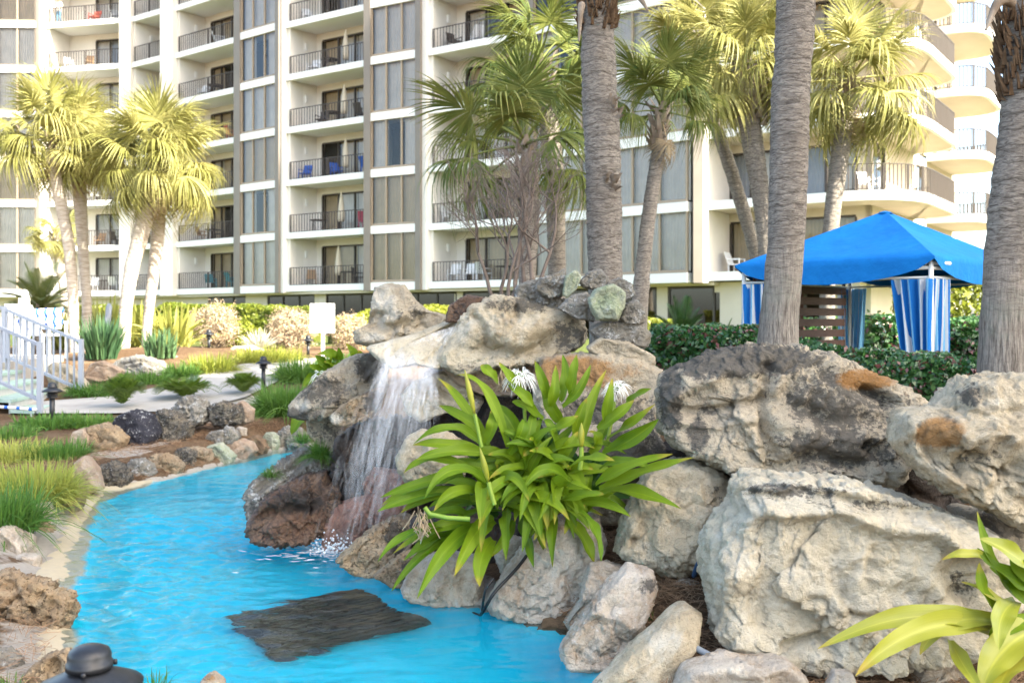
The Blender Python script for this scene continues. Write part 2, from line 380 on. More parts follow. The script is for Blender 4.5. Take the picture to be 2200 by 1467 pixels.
sd = s.math('ADD', s.n('Attribute', attribute_name='sand').outputs['Fac'], s.math('MULTIPLY', s.math('SUBTRACT', s.noise(7, 5), 0.5), 0.7))
c = s.mix(s.ramp(sd, [(0.42, 0.0), (0.55, 1.0)]), c, s.mix(s.noise(25, 6), (0.42, 0.37, 0.31), (0.58, 0.53, 0.46)))
c = s.mix(s.n('Attribute', attribute_name='lawn').outputs['Fac'], c, s.mix(f1, (0.06, 0.085, 0.02), (0.13, 0.15, 0.05)))
s.done(s.bsdf(c, 0.95, 0.1, s.bump(s.math('ADD', f1, f3), 0.8, 0.03)))
tag(obj('ground', gV, gF, MATS['pine_straw_mulch'], attr={'sand': sandd, 'lawn': lawn}, loc=(0, 0, 0)), kind='structure')

# pond basin: painted blue floor with a sandy shelf on the left
bx = np.arange(-6.5, 2.2, 0.06); by = np.arange(2.6, 14.6, 0.06)
bV, bF = grid(bx, by, lambda x, y: x * 0)
dp = sdist(bV[:, :2], POND); dq = sdist(bV[:, :2], PAINT)
bV[:, 2] = np.where(dq > -.03, -1, 0) * 0 + np.where(dp > -0.02, 0.03 - 0.06 * sm(-.02, .25, dp) - 0.30 * sm(0.02, 0.35, dq), 0.03) + 0.01 * fbm(bV * 1.7 + 3, 3)
bV[:, 2] = np.where((dq > -0.04), np.minimum(bV[:, 2], -.035), bV[:, 2])
keep = dp > -0.22; fk = keep[bF].all(1); bF = bF[fk]
use = np.unique(bF); mp = np.zeros(len(bV), int); mp[use] = np.arange(len(use))
s = N('pool_paint')
dqn = s.math('ADD', s.n('Attribute', attribute_name='paint').outputs['Fac'], s.math('MULTIPLY', s.math('SUBTRACT', s.noise(2.2, 4), 0.5), 0.10))
n1 = s.noise(1.6, 5, 0.6); n2 = s.noise(18, 6, 0.7)
blue = s.mix(s.ramp(n1, [(0.3, 0.0), (0.7, 1.0)]), (0.002, 0.50, 0.70), (0.003, 0.57, 0.76))
blue = s.mix(s.ramp(n2, [(0.62, 0.0), (0.75, 0.35)]), blue, (0.02, 0.20, 0.36))
sand = s.mix(n2, (0.52, 0.42, 0.27), (0.36, 0.32, 0.24))
s.done(s.bsdf(s.mix(s.ramp(dqn, [(0.49, 0.0), (0.51, 1.0)]), sand, blue), 0.8, 0.2))
tag(obj('pond_floor', bV[use], mp[bF], MATS['pool_paint'], attr={'paint': np.clip(dq[use] * 0.5 + 0.5, 0, 1)}, loc=(0, 0, 0)), kind='structure')

# water surface, real ripples: wind chop and rings spreading from the fall
wx = np.arange(-6.4, 2.0, 0.022); wy = np.concatenate([np.arange(2.8, 9.0, 0.022), np.arange(9.0, 14.4, 0.05)])
FALL = W0(715, 1188)[:2]
def waterz(x, y):
    dx = x - FALL[0]; dy = y - FALL[1]; r = np.hypot(dx, dy)
    p = np.stack([x, y, x * 0], -1)
    calm = 1 - 0.80 * sm(-0.4, 0.9, (x + 0.42 * (y - 5.2)) + 1.5) * sm(8.0, 6.6, y)     # sheltered lee by the right-hand rocks
    far = 1 - 0.75 * sm(8.3, 10.2, y)
    chop = 0.0085 * (fbm(p * np.array((6.5, 11.5, 1)), 3, 0.62) + .5 * ridge(p * np.array((4.5, 9.0, 1)) + 11, 2)) + 0.010 * fbm(p * np.array((2.2, 3.6, 1)) + 5, 2)
    ring = 0.006 * np.sin(r * 21 + 2.2 * fbm(p * 1.4, 2)) * np.exp(-r / 1.7)
    return (chop * 2.1 * calm * far + ring * far) 
def chopf(x, y): return (1 - .86 * sm(-0.3, 1.0, (x + 0.42 * (y - 5.2)) + 0.9) * sm(8.0, 6.6, y)) * (1 - .8 * sm(8.3, 10.2, y))
wV, wF = grid(wx, wy, waterz)
dw = sdist(wV[:, :2], POND); keep = dw > -0.12; fk = keep[wF].all(1); wF = wF[fk]
use = np.unique(wF); mp = np.zeros(len(wV), int); mp[use] = np.arange(len(use))
s = N('pond_water')
rip = s.math('ADD', s.noise(17, 3, 0.55, s.co((1, 2.0, 1)), 0.6), s.math('MULTIPLY', s.noise(44, 2, 0.5, s.co((1, 1.7, 1))), 0.35))
nm = s.bump(s.math('MULTIPLY', rip, s.n('Attribute', attribute_name='chop').outputs['Fac']), 0.16, 0.02)
s.done(s.n('BsdfGlass', {'Color': (0.90, 0.98, 1.0), 'Roughness': 0.0, 'IOR': 1.33, 'Normal': nm}))
tag(obj('pond_water', wV[use], mp[wF], MATS['pond_water'], attr={'chop': chopf(wV[use][:, 0], wV[use][:, 1])}, loc=(0, 0, 0)), kind='structure')

# concrete path
def ear(name, pts, mat, parent=None, thick=0.03, **kw):
    n = len(pts); pts = np.asarray(pts); V = np.concatenate([pts, pts - (0, 0, thick)])
    F = [tuple(range(n))] + [tuple(range(n, 2 * n))[::-1]] + [(i, i + n, (i + 1) % n + n, (i + 1) % n) for i in range(n)]
    return obj(name, V, F, mat, parent, smooth=False, **kw)
simple('path_concrete', (0.33, 0.31, 0.28), (0.42, 0.395, 0.355), 0.9, 0.2, 2.5, 0.3, 60)
Lp = [(60, 868), (230, 856), (330, 838), (400, 818), (455, 802), (520, 786), (600, 777), (720, 771)]
Rp = [(60, 893), (240, 893), (350, 888), (450, 876), (530, 857), (590, 826), (640, 802), (720, 790)]
pv = []
for a, b in zip(Lp, Rp): pv += [G(*a, .03), G(*b, .03)]
pv = np.array(pv); K = 14; vv = []
for i in range(len(Lp)):
    for k in range(K):
        q = pv[2 * i] * (1 - k / (K - 1)) + pv[2 * i + 1] * k / (K - 1); vv.append(q)
vv = np.array(vv).reshape(len(Lp), K, 3); fine = []
for i in range(len(Lp) - 1):
    for t in np.arange(0, 1, 0.1): fine.append(vv[i] * (1 - t) + vv[i + 1] * t)
fine = np.array(fine + [vv[-1]]); fine[..., 2] = gz(fine[..., 0].ravel(), fine[..., 1].ravel()).reshape(fine.shape[:2]) + 0.035
i = np.arange(len(fine) - 1)[:, None] * K + np.arange(K - 1)[None]
tag(obj('garden_path', fine.reshape(-1, 3), np.stack([i, i + 1, i + K + 1, i + K], -1).reshape(-1, 4), MATS['path_concrete']), kind='structure')
# ------------------------------------------------------------------ the apartment building
FH, Z1, NF = 2.75, 3.55, 9                   # storey height, first slab, storeys above the ground floor
simple('stucco_white', (0.80, 0.755, 0.69), (0.75, 0.705, 0.645), 0.9, 0.1, 1.2, 0.15, 60)
simple('stucco_cream', (0.63, 0.56, 0.46), (0.58, 0.51, 0.42), 0.9, 0.1, 1.0, 0.1, 60)
simple('paint_white', (0.82, 0.80, 0.77), None, 0.6, 0.3)
simple('bronze_panel', (0.19, 0.165, 0.14), (0.22, 0.19, 0.16), 0.5, 0.4, 1.0)
simple('bronze_frame', (0.05, 0.038, 0.03), None, 0.45, 0.5)
simple('tan_frame', (0.33, 0.26, 0.19), None, 0.5, 0.4)
simple('rail_metal', (0.055, 0.042, 0.034), None, 0.5, 0.4)
simple('curtain_white', (0.76, 0.71, 0.64), (0.66, 0.62, 0.56), 0.9, 0.1, 2)
simple('curtain_tan', (0.60, 0.47, 0.31), (0.52, 0.41, 0.27), 0.9, 0.1, 2)
simple('curtain_blue', (0.34, 0.36, 0.40), (0.40, 0.42, 0.45), 0.9, 0.1, 2)
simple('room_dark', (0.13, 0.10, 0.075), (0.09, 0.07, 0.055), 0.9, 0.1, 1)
def glassm(name, tint, refl=0.0):
    s = N(name); lw = s.n('Fresnel', {'IOR': 1.5 + refl})
    return s.done(s.n('MixShader', {0: s.math('ADD', lw.outputs[0], 0.0 + refl * 0.12, True), 1: s.n('BsdfTransparent', {'Color': tint}), 2: s.n('BsdfGlossy', {'Color': (0.95, 0.97, 1), 'Roughness': 0.015})}))
glassm('window_glass', (0.94, 0.94, 0.93), 0.0); glassm('lobby_glass', (0.55, 0.53, 0.48), 0.15)

def plan(px, s): D = FPX * FH / s; return np.array(((px - 1100) * D / FPX, D))
bld = thing('apartment_building', (-8, 50, 1.0), 'tall white concrete apartment building with stacked railed balconies behind the garden', 'building')
class Bay:
    def __init__(s, a, b):
        s.a = plan(*a); s.b = plan(*b); s.L = np.linalg.norm(s.b - s.a); s.t = (s.b - s.a) / s.L; s.n = np.array((-s.t[1], s.t[0]))
    def fr(s, V):
        V = np.asarray(V, float); xy = s.a + V[:, :1] * s.t + V[:, 1:2] * s.n
        return np.concatenate([xy, V[:, 2:3]], 1)
    def pt(s, u, v, z): return s.fr(np.array([(u, v, z)]))[0]
def floors(o, ks, parent=None):              # copies of a part (and its sub-parts) on the storeys above
    out = [o]
    for k in ks:
        c = inst(o, parent or bld, (0, 0, k * FH), name=o.name.split('.')[0]); out.append(c)
    return out
def sub(meshobj, parents):                   # the same sub-part under each copy
    for p in parents[1:]: inst(meshobj, p, (0, 0, 0), name=meshobj.name.split('.')[0])

KS = range(1, NF)
def curtain(bay, u0, u1, v, z0, z1, amp=0.03, period=0.16, gap=None):
    n = max(6, int((u1 - u0) / 0.035)); u = np.linspace(u0, u1, n); y = v + amp * np.sin(u * 2 * math.pi / period + 1.3 * np.sin(u * 2.1))
    V = np.concatenate([np.stack([u, y, np.full(n, z0)], -1), np.stack([u, y, np.full(n, z1)], -1)])
    return bay.fr(V), [(i, i + 1, n + i + 1, n + i) for i in range(n - 1)]
seedv = np.random.default_rng(5)
def window_bay(bay, panes, pat):
    """glass from slab to slab in a bronze frame, set proud of the balconies"""
    v0 = -0.35
    for k in range(NF):
        z0 = Z1 + k * FH
        m = MB(); m.box(-0.02, bay.L + 0.02, v0 - 0.06, 0.5, z0 - 0.30, z0 + 0.08, bay.fr)
        if k == 0: sp0 = m.build('spandrel', MATS['paint_white'], bld)
        else: inst(sp0, bld, (0, 0, k * FH), name='spandrel')
        if k == 0:
            m = MB(); zt = z0 + FH - 0.32
            m.box(0, bay.L, v0, v0 + .10, z0 + .09, z0 + .20, bay.fr); m.box(0, bay.L, v0, v0 + .10, zt, zt + .1, bay.fr)
            pw = bay.L / panes
            for i in range(panes + 1):
                u = min(max(i * pw, .05), bay.L - .05); m.box(u - .045, u + .045, v0 - .003, v0 + .097, z0 + .2, zt, bay.fr)
            w0 = m.build('window', MATS['tan_frame'], bld); ws = [w0]
        else:
            ws.append(inst(w0, bld, (0, 0, k * FH), name='window'))
    z0 = Z1; zt = z0 + FH - 0.32; pw = bay.L / panes
    for i in range(panes):
        u0, u1 = i * pw + .046, (i + 1) * pw - .046
        V = bay.fr(np.array([(u0, v0 + .05, z0 + .2), (u1, v0 + .05, z0 + .2), (u1, v0 + .05, zt), (u0, v0 + .05, zt)]))
        g = obj('pane', V, [(0, 1, 2, 3)], MATS['window_glass'], ws[0], smooth=False); sub(g, ws)
        for c in pat: 
            pass
        base = {}
        for k in range(NF):
            r = seedv.random(); kind = pat[k % len(pat)]
            if kind == 'o' or (kind == 'x' and i == 1): continue
            col = {'w': 'curtain_white', 't': 'curtain_tan', 'b': 'curtain_blue', 'x': 'curtain_white'}[kind]
            if col not in base:
                Vc, Fc = curtain(bay, u0 - .04, u1 + .04, v0 + .26, z0 + .16, zt + .05)
                base[col] = mk_mesh('curtain', Vc - WL[bld.name], Fc, MATS[col])
            inst(base[col], ws[k], (0, 0, 0), name='curtain')
def rail(pts, z0, closed=False, h=0.98, sp=0.185):
    """railing along plan points: posts, top and bottom bars, balusters"""
    m = MB(); pts = [np.asarray(p, float) for p in pts]
    for a, b in zip(pts[:-1], pts[1:]):
        A = np.array((*a, 0)); B = np.array((*b, 0)); L = np.linalg.norm(B - A)
        for z, wd, ht in ((z0 + h, .05, .035), (z0 + .09, .035, .03)): m.beam(A + (0, 0, z), B + (0, 0, z), wd, ht)
        n = max(1, round(L / sp))
        for i in range(n):
            q = A + (B - A) * (i + .5) / n; m.beam(q + (0, 0, z0 + .10), q + (0, 0, z0 + h - .015), .032, .032)
        q = A; m.beam(q + (0, 0, z0), q + (0, 0, z0 + h), .045, .045)
    return m
def door_set(bay, u0, u1, v, z0, panels, pats, parent_copies=KS):
    m = MB(); zt = z0 + 2.12
    m.box(u0, u1, v - .06, v + .04, zt, zt + .08, bay.fr); m.box(u0, u1, v - .06, v + .04, z0 + .02, z0 + .09, bay.fr)
    pw = (u1 - u0) / panels
    for i in range(panels + 1):
        u = u0 + i * pw; m.box(u - .04, u + .04, v - .063, v + .037, z0 + .09, zt, bay.fr)
    d = m.build('sliding_door', MATS['bronze_frame'], bld); ds = floors(d, parent_copies)
    for i in range(panels):
        a, b = u0 + i * pw + .041, u0 + (i + 1) * pw - .041
        g = obj('pane', bay.fr(np.array([(a, v, z0 + .09), (b, v, z0 + .09), (b, v, zt), (a, v, zt)])), [(0, 1, 2, 3)], MATS['window_glass'], ds[0], smooth=False); sub(g, ds)
        base = {}
        for k in range(len(ds)):
            kind = pats[(k * 3 + i) % len(pats)]
            if kind == 'o': continue
            col = {'w': 'curtain_white', 't': 'curtain_tan', 'b': 'curtain_blue'}[kind]
            if col not in base:
                Vc, Fc = curtain(bay, a - .03, b + .03, v + .22, z0 + .05, zt + .03)
                base[col] = mk_mesh('curtain', Vc - WL[bld.name], Fc, MATS[col])
            inst(base[col], ds[k], (0, 0, 0), name='curtain')
    return ds
def lamp(bay, u, v, z, face='u'):
    m = MB()
    m.box(u - .005, u + .11, v - .07, v + .07, z - .15, z + .17, bay.fr)
    m.box(u + .02, u + .095, v - .055, v + .055, z - .20, z - .15, bay.fr)
    return floors(m.build('wall_lamp', MATS['paint_white'], bld), KS)
def balcony(bay, depth, door, pats, left_wall=0.18, lampit=True, inner_side_door=False, railto=None):
    L = bay.L; z0 = Z1
    m = MB(); m.box(0, L, -0.12, depth + .3, z0 - .20, z0, bay.fr); m.box(0, L, -0.16, 0.02, z0 - .26, z0 + .06, bay.fr)
    floors(m.build('balcony_slab', MATS['paint_white'], bld), KS)
    m = MB(); m.box(0.003, left_wall, -0.02, depth, z0 + .003, z0 + FH - .203, bay.fr)
    floors(m.build('side_wall', MATS['stucco_white'], bld), KS)
    m = MB(); m.box(L - left_wall, L - .003, 0.0, depth, z0 + .003, z0 + FH - .203, bay.fr)
    floors(m.build('side_wall', MATS['stucco_white'], bld), KS)
    d0, d1 = door; m = MB(); zt = z0 + FH - .203
    m.box(left_wall, d0, depth, depth + .2, z0 + .003, zt, bay.fr)
    if L - left_wall - d1 > .05: m.box(d1, L - left_wall, depth, depth + .2, z0 + .003, zt, bay.fr)
    m.box(d0, d1, depth, depth + .2, z0 + 2.2, zt, bay.fr)
    floors(m.build('back_wall', MATS['stucco_white'], bld), KS)
    door_set(bay, d0, d1, depth + .06, z0, max(2, round((d1 - d0) / 1.05)), pats)
    a = bay.pt(left_wall, -.05, 0)[:2]; b = bay.pt(L - .02, -.05, 0)[:2]; mid = (a + b) / 2
    floors(rail([a, mid, b], z0).build('railing', MATS['rail_metal'], bld), KS)
    if lampit: lamp(bay, left_wall, depth * 0.62, z0 + 1.75)
def pier(a, b, v0, v1, mat, name='pier', ztop=None):
    by = Bay(a, b); m = MB(); m.box(0, by.L, v0, v1, Z1 - .32, Z1 + NF * FH, by.fr)
    m.build(name, MATS[mat], bld); return by

bA = Bay((-120, 96), (83, 95.6)); bB = Bay((102, 95.6), (263, 97.4)); bC = Bay((287, 97.6), (355, 100.6)); bD = Bay((382, 101.2), (516, 107.6))
bE = Bay((529, 108.2), (605, 112)); bF_ = Bay((619, 112.8), (792, 119.8)); bG = Bay((806, 120.2), (905, 123.6)); bH = Bay((925, 124.6), (1140, 133.5))
bI = Bay((1157, 134.2), (1487, 151.5))
window_bay(bA, 5, 'wwtwwwtww'); window_bay(bE, 3, 'wxtwxwxbb'); window_bay(bG, 3, 'ttxwwwbwb'); window_bay(bI, 6, 'wwwxobbob')
balcony(bB, 1.9, (2.05, bB.L - .2), 'wwtwwtwbw', lampit=False); balcony(bC, 1.7, (0.45, bC.L - .2), 'tttwotwww')
balcony(bD, 1.75, (0.75, bD.L - .22), 'ttwtowwtt'); balcony(bF_, 1.75, (0.75, bF_.L - .22), 'ttwtwwotw'); balcony(bH, 1.75, (0.8, bH.L - .22), 'tttwotwwt')
for a, b, v0, v1, mt in [((84, 95.6), (90, 95.6), -.42, .6, 'bronze_panel'), ((90, 95.6), (102, 95.6), -.25, 2.0, 'stucco_white'), ((263, 97.4), (287, 97.6), -.35, 2.0, 'stucco_white'),
        ((355, 100.6), (382, 101.2), -.45, 2.0, 'stucco_white'), ((516, 107.6), (529, 108.2), -.45, .8, 'bronze_panel'), ((605, 112), (613, 112.4), -.45, .8, 'bronze_panel'),
        ((613, 112.4), (619, 112.8), -.30, 1.9, 'stucco_white'), ((792, 119.8), (806, 120.2), -.45, .8, 'bronze_panel'), ((905, 123.6), (916, 124.1), -.45, .8, 'bronze_panel'),
        ((916, 124.1), (925, 124.6), -.30, 1.9, 'stucco_white'), ((1140, 133.5), (1157, 134.2), -.45, .8, 'bronze_panel'), ((1487, 151.5), (1507, 151.6), -.45, .8, 'bronze_panel'),
        ((1507, 151.6), (1522, 151.8), -.25, 1.9, 'stucco_white')]:
    pier(a, b, v0, v1, mt, 'pier')
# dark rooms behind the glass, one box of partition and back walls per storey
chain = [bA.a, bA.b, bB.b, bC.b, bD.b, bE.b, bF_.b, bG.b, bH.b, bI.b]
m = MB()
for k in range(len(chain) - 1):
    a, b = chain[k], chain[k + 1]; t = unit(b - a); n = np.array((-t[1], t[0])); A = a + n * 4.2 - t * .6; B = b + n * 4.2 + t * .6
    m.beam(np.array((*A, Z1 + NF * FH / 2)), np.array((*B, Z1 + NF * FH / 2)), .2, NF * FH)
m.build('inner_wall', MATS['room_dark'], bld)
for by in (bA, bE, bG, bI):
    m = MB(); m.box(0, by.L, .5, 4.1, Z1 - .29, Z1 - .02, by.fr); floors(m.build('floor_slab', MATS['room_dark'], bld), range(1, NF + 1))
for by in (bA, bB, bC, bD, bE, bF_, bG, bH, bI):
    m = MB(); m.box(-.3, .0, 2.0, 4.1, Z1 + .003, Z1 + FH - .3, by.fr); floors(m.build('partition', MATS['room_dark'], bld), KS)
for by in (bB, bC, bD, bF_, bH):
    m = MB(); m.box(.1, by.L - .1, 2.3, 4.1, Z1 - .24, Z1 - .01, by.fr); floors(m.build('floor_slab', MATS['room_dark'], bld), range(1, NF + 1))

# ---- rounded corner of the building on the right
c0 = plan(1525, 151.8); cdir = np.array((0.815, -0.579)); sdir = np.array((0.579, 0.815)); cr = c0 + cdir * 7.5
def rounded(pts, rad, n=10):                 # round the corners of an open plan line
    out = [np.asarray(pts[0], float)]
    for i in range(1, len(pts) - 1):
        p = np.asarray(pts[i], float); a = unit(np.asarray(pts[i - 1]) - p); b = unit(np.asarray(pts[i + 1]) - p); r = rad[i - 1] if hasattr(rad, '__len__') else rad
        for k in range(n + 1):
            t = k / n; out.append((1 - t) ** 2 * (p + a * r) + 2 * t * (1 - t) * p + t * t * (p + b * r))
    out.append(np.asarray(pts[-1], float)); return out
def slab_part(name, line, inner, z0, z1, mat):
    pts = list(line) + list(inner); n = len(pts)
    V = [(*p, z0) for p in pts] + [(*p, z1) for p in pts]
    F = [tuple(range(n))[::-1], tuple(range(n, 2 * n))] + [(i, (i + 1) % n, (i + 1) % n + n, i + n) for i in range(n)]
    return obj(name, np.array(V), F, MATS[mat], bld, smooth=False)
wi = c0 + sdir * 1.9; wc = cr + sdir * 1.9 - cdir * 1.9
sideend = cr + sdir * 8.2
line1 = rounded([c0 - sdir * .12, cr, sideend, sideend - cdir * 2.2], [2.9, 1.6])
line1 = line1 if True else line1
inner1 = [wc + sdir * 6.6, wc, wi]
for (nm, ln, inn) in (('rounded_slab', line1, inner1),):
    s0 = slab_part(nm, ln, inn, Z1 - .22, Z1, 'stucco_cream'); floors(s0, range(1, NF + 1))
def inset(line, d, z=0):
    line = np.array(line); t = unit(np.gradient(line, axis=0)); n = np.stack([-t[:, 1], t[:, 0]], -1); return [p + q * d for p, q in zip(line, n)]
def fascia(line, name='slab_edge'):
    m = MB(); a = inset(line, -.05); b = inset(line, .10)
    V = [(*p, z) for z in (Z1 - .24, Z1 + .10) for p in a] + [(*p, z) for z in (Z1 - .24, Z1 + .10) for p in b]; n = len(a)
    F = []
    for i in range(n - 1):
        F += [(i, i + 1, n + i + 1, n + i), (2 * n + i + 1, 2 * n + i, 3 * n + i, 3 * n + i + 1), (n + i, n + i + 1, 3 * n + i + 1, 3 * n + i), (i + 1, i, 2 * n + i, 2 * n + i + 1)]
    F += [(0, n, 3 * n, 2 * n), (n - 1, 3 * n - 1, 4 * n - 1, 2 * n - 1)]
    return obj(name, np.array(V), F, MATS['paint_white'], bld, smooth=False)
floors(fascia(line1), range(1, NF + 1))
def resamp(line, step):
    line = np.array(line); d = np.r_[0, np.cumsum(np.linalg.norm(np.diff(line, axis=0), axis=1))]; n = max(2, int(d[-1] / step))
    s_ = np.linspace(0, d[-1], n + 1); return [np.array((np.interp(t, d, line[:, 0]), np.interp(t, d, line[:, 1]))) for t in s_]
floors(rail(resamp(inset(line1, .02)[1:], .9), Z1 + .08, sp=.17).build('railing', MATS['rail_metal'], bld), KS)
# corner walls: front with wide doors, side running back
def wallbay(a, b):
    y = Bay.__new__(Bay); y.a = np.asarray(a, float); y.b = np.asarray(b, float); y.L = np.linalg.norm(y.b - y.a); y.t = (y.b - y.a) / y.L; y.n = np.array((-y.t[1], y.t[0])); return y
def wall_doors(by, doors, pats, thick=.2, mat='stucco_cream', clear=None):
    m = MB(); u = 0; zt = Z1 + FH - .22
    for d0, d1 in doors:
        if d0 - u > .01: m.box(u, d0, 0, thick, Z1 + .003, zt, by.fr)
        m.box(d0, d1, 0, thick, Z1 + 2.2, zt, by.fr); u = d1
    if by.L - u > .01: m.box(u, by.L, 0, thick, Z1 + .003, zt, by.fr)
    floors(m.build('back_wall', MATS[mat], bld), KS)
    for d0, d1 in doors: door_set(by, d0, d1, .06, Z1, max(1, round((d1 - d0) / 1.1)), pats)
m = MB(); yb = wallbay(wi, wc); m.box(-.22, -.01, -2.0, .2, Z1 + .003, Z1 + FH - .223, yb.fr); floors(m.build('side_wall', MATS['stucco_white'], bld), KS)
bK = wallbay(wi, wc); wall_doors(bK, [(0.05, 1.75), (2.75, bK.L - .55)], 'twtbwtwtw')
bS = wallbay(wc, wc + sdir * 15); wall_doors(bS, [(.35, 1.9), (6.8, 8.2), (9.3, 10.6)], 'owtotwotw')
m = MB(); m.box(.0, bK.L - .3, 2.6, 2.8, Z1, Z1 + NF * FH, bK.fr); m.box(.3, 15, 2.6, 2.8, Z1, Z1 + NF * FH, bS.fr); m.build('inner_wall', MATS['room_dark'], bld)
# second, smaller rounded balcony further back on the side
e0 = wc + sdir * 8.6
l2 = rounded([e0, e0 + cdir * 2.3, e0 + cdir * 2.3 + sdir * 5.2, e0 + sdir * 5.2], [1.5, 1.5])
floors(slab_part('rounded_slab', l2, [], Z1 - .22, Z1, 'stucco_cream'), range(1, NF + 1)); floors(fascia(l2), range(1, NF + 1))
floors(rail(resamp(inset(l2, .02), .9), Z1 + .08, sp=.17).build('railing', MATS['rail_metal'], bld), KS)

# ---- ground floor: cream beam, columns and long strips of dark framed glass
GF = Z1 - .27
def ground_floor(by, groups, set_=.55, base=.9, mull=1.15):
    m = MB(); m.box(-.25, by.L + .25, .05, .9, GF - .13, GF - .006, by.fr); m.build('beam', MATS['stucco_cream'], bld)
    u = -.25
    for g0, g1 in list(groups) + [(by.L + .25, 0)]:
        m = MB(); m.box(u, g0, set_, set_ + .25, .75, GF - .13, by.fr); m.build('ground_wall', MATS['stucco_cream'], bld); u = g1
    for g0, g1 in groups:
        n = max(1, round((g1 - g0) / mull)); m = MB(); z0, z1 = .85, GF - .15
        m.box(g0, g1, set_ + .02, set_ + .12, z0, z0 + .1, by.fr); m.box(g0, g1, set_ + .02, set_ + .12, z1 - .08, z1, by.fr)
        for i in range(n + 1):
            uu = g0 + (g1 - g0) * i / n; uu = min(max(uu, g0 + .045), g1 - .045); m.box(uu - .045, uu + .045, set_ + .017, set_ + .117, z0 + .1, z1 - .08, by.fr)
        f = m.build('window', MATS['bronze_frame'], bld)
        for i in range(n):
            a = g0 + (g1 - g0) * i / n + .046; b = g0 + (g1 - g0) * (i + 1) / n - .046
            obj('pane', by.fr(np.array([(a, set_ + .07, z0 + .1), (b, set_ + .07, z0 + .1), (b, set_ + .07, z1 - .08), (a, set_ + .07, z1 - .08)])), [(0, 1, 2, 3)], MATS['lobby_glass'], f, smooth=False)
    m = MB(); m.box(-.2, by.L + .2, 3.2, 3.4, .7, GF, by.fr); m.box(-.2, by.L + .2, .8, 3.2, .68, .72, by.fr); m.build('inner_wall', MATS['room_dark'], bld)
ground_floor(Bay((-120, 96), (100, 95.6)), [(.3, 2.2)]); ground_floor(Bay((102, 95.6), (285, 97.6)), [])
ground_floor(Bay((287, 97.6), (378, 101)), []); ground_floor(Bay((380, 101.2), (550, 109.4)), [(2.2, 5.6)])
ground_floor(Bay((552, 109.5), (675, 115.5)), [(.15, 4.0)]); ground_floor(Bay((677, 115.6), (968, 126.5)), [(.2, 8.4)], mull=1.25)
ground_floor(Bay((970, 126.5), (1180, 135.3)), [(.25, 6.2)], mull=1.4); ground_floor(Bay((1182, 135.4), (1520, 151.8)), [(.3, 5.0), (5.5, 9.6)], mull=1.9)
gk = wallbay(c0 + sdir * .4, cr - cdir * 1.9 + sdir * .4)
m = MB(); m.box(0, gk.L + .0, 0.05, .9, GF - .40, GF - .006, gk.fr); m.build('beam', MATS['stucco_cream'], bld)
bKg = wallbay(c0 + sdir * 1.4, cr - cdir * 1.9 + sdir * 1.4)
m = MB(); m.box(0, 2.6, 0, .25, .75, GF, bKg.fr); m.box(3.9, 4.5, 0, .25, .75, GF, bKg.fr); m.box(2.58, 3.92, 0.002, .248, 2.9, GF, bKg.fr); m.build('ground_wall', MATS['stucco_cream'], bld)
bSg = wallbay(wc, wc + sdir * 15); m = MB(); m.box(0, 3.0, 0, .25, .75, GF, bSg.fr); m.box(4.2, 6.4, 0, .25, .75, GF, bSg.fr); m.box(7.2, 15, 0, .25, .75, GF, bSg.fr); m.box(2.98, 4.22, 0.01, .24, 2.8, GF, bSg.fr); m.box(6.38, 7.22, .01, .24, 2.8, GF, bSg.fr)
m.build('ground_wall', MATS['stucco_cream'], bld)
m = MB()
for (by, a, b) in ((bKg, 2.6, 3.9), (bSg, 3.0, 4.2), (bSg, 6.4, 7.2)):
    for u in (a + .05, (a + b) / 2, b - .05): m.box(u - .05, u + .05, .08, .18, .8, 2.9, by.fr)
m.build('door_frame', MATS['bronze_frame'], bld)
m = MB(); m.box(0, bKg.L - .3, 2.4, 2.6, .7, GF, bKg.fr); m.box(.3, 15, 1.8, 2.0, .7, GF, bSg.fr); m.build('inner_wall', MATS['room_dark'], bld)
# roof
m = MB()
for by in (bA, bB, bC, bD, bE, bF_, bG, bH, bI): m.box(-.3, by.L + .3, -.2, 6, Z1 + NF * FH + .02, Z1 + NF * FH + .5, by.fr)
m.build('roof', MATS['stucco_white'], bld)

# unseen tower added beyond the right edge, sized and placed to shade the garden
TH = 62.0; sh = (TH - 1.0) / math.tan(SUN_E); off = np.array((math.cos(SUN_A), -math.sin(SUN_A))) * sh
EDGE = (np.array((-9.0, 20.0)), np.array((9.0, 16.6)))
ta, tb = EDGE[0] + off - (1.0, -.19), EDGE[1] + off + (4, -.75)
tw = thing('neighbouring_tower', (*((ta + tb) / 2), 0), kind='structure')
bt = wallbay(tb, ta); m = MB(); m.box(0, bt.L, 0.4, 22, .0, TH, bt.fr); m.build('tower_wall', MATS['stucco_cream'], tw)
m = MB()
for k in range(21): m.box(0, bt.L, -0.0, .41, 3 + k * 2.75, 3.35 + k * 2.75, bt.fr)
m.build('balcony_slab', MATS['paint_white'], tw)
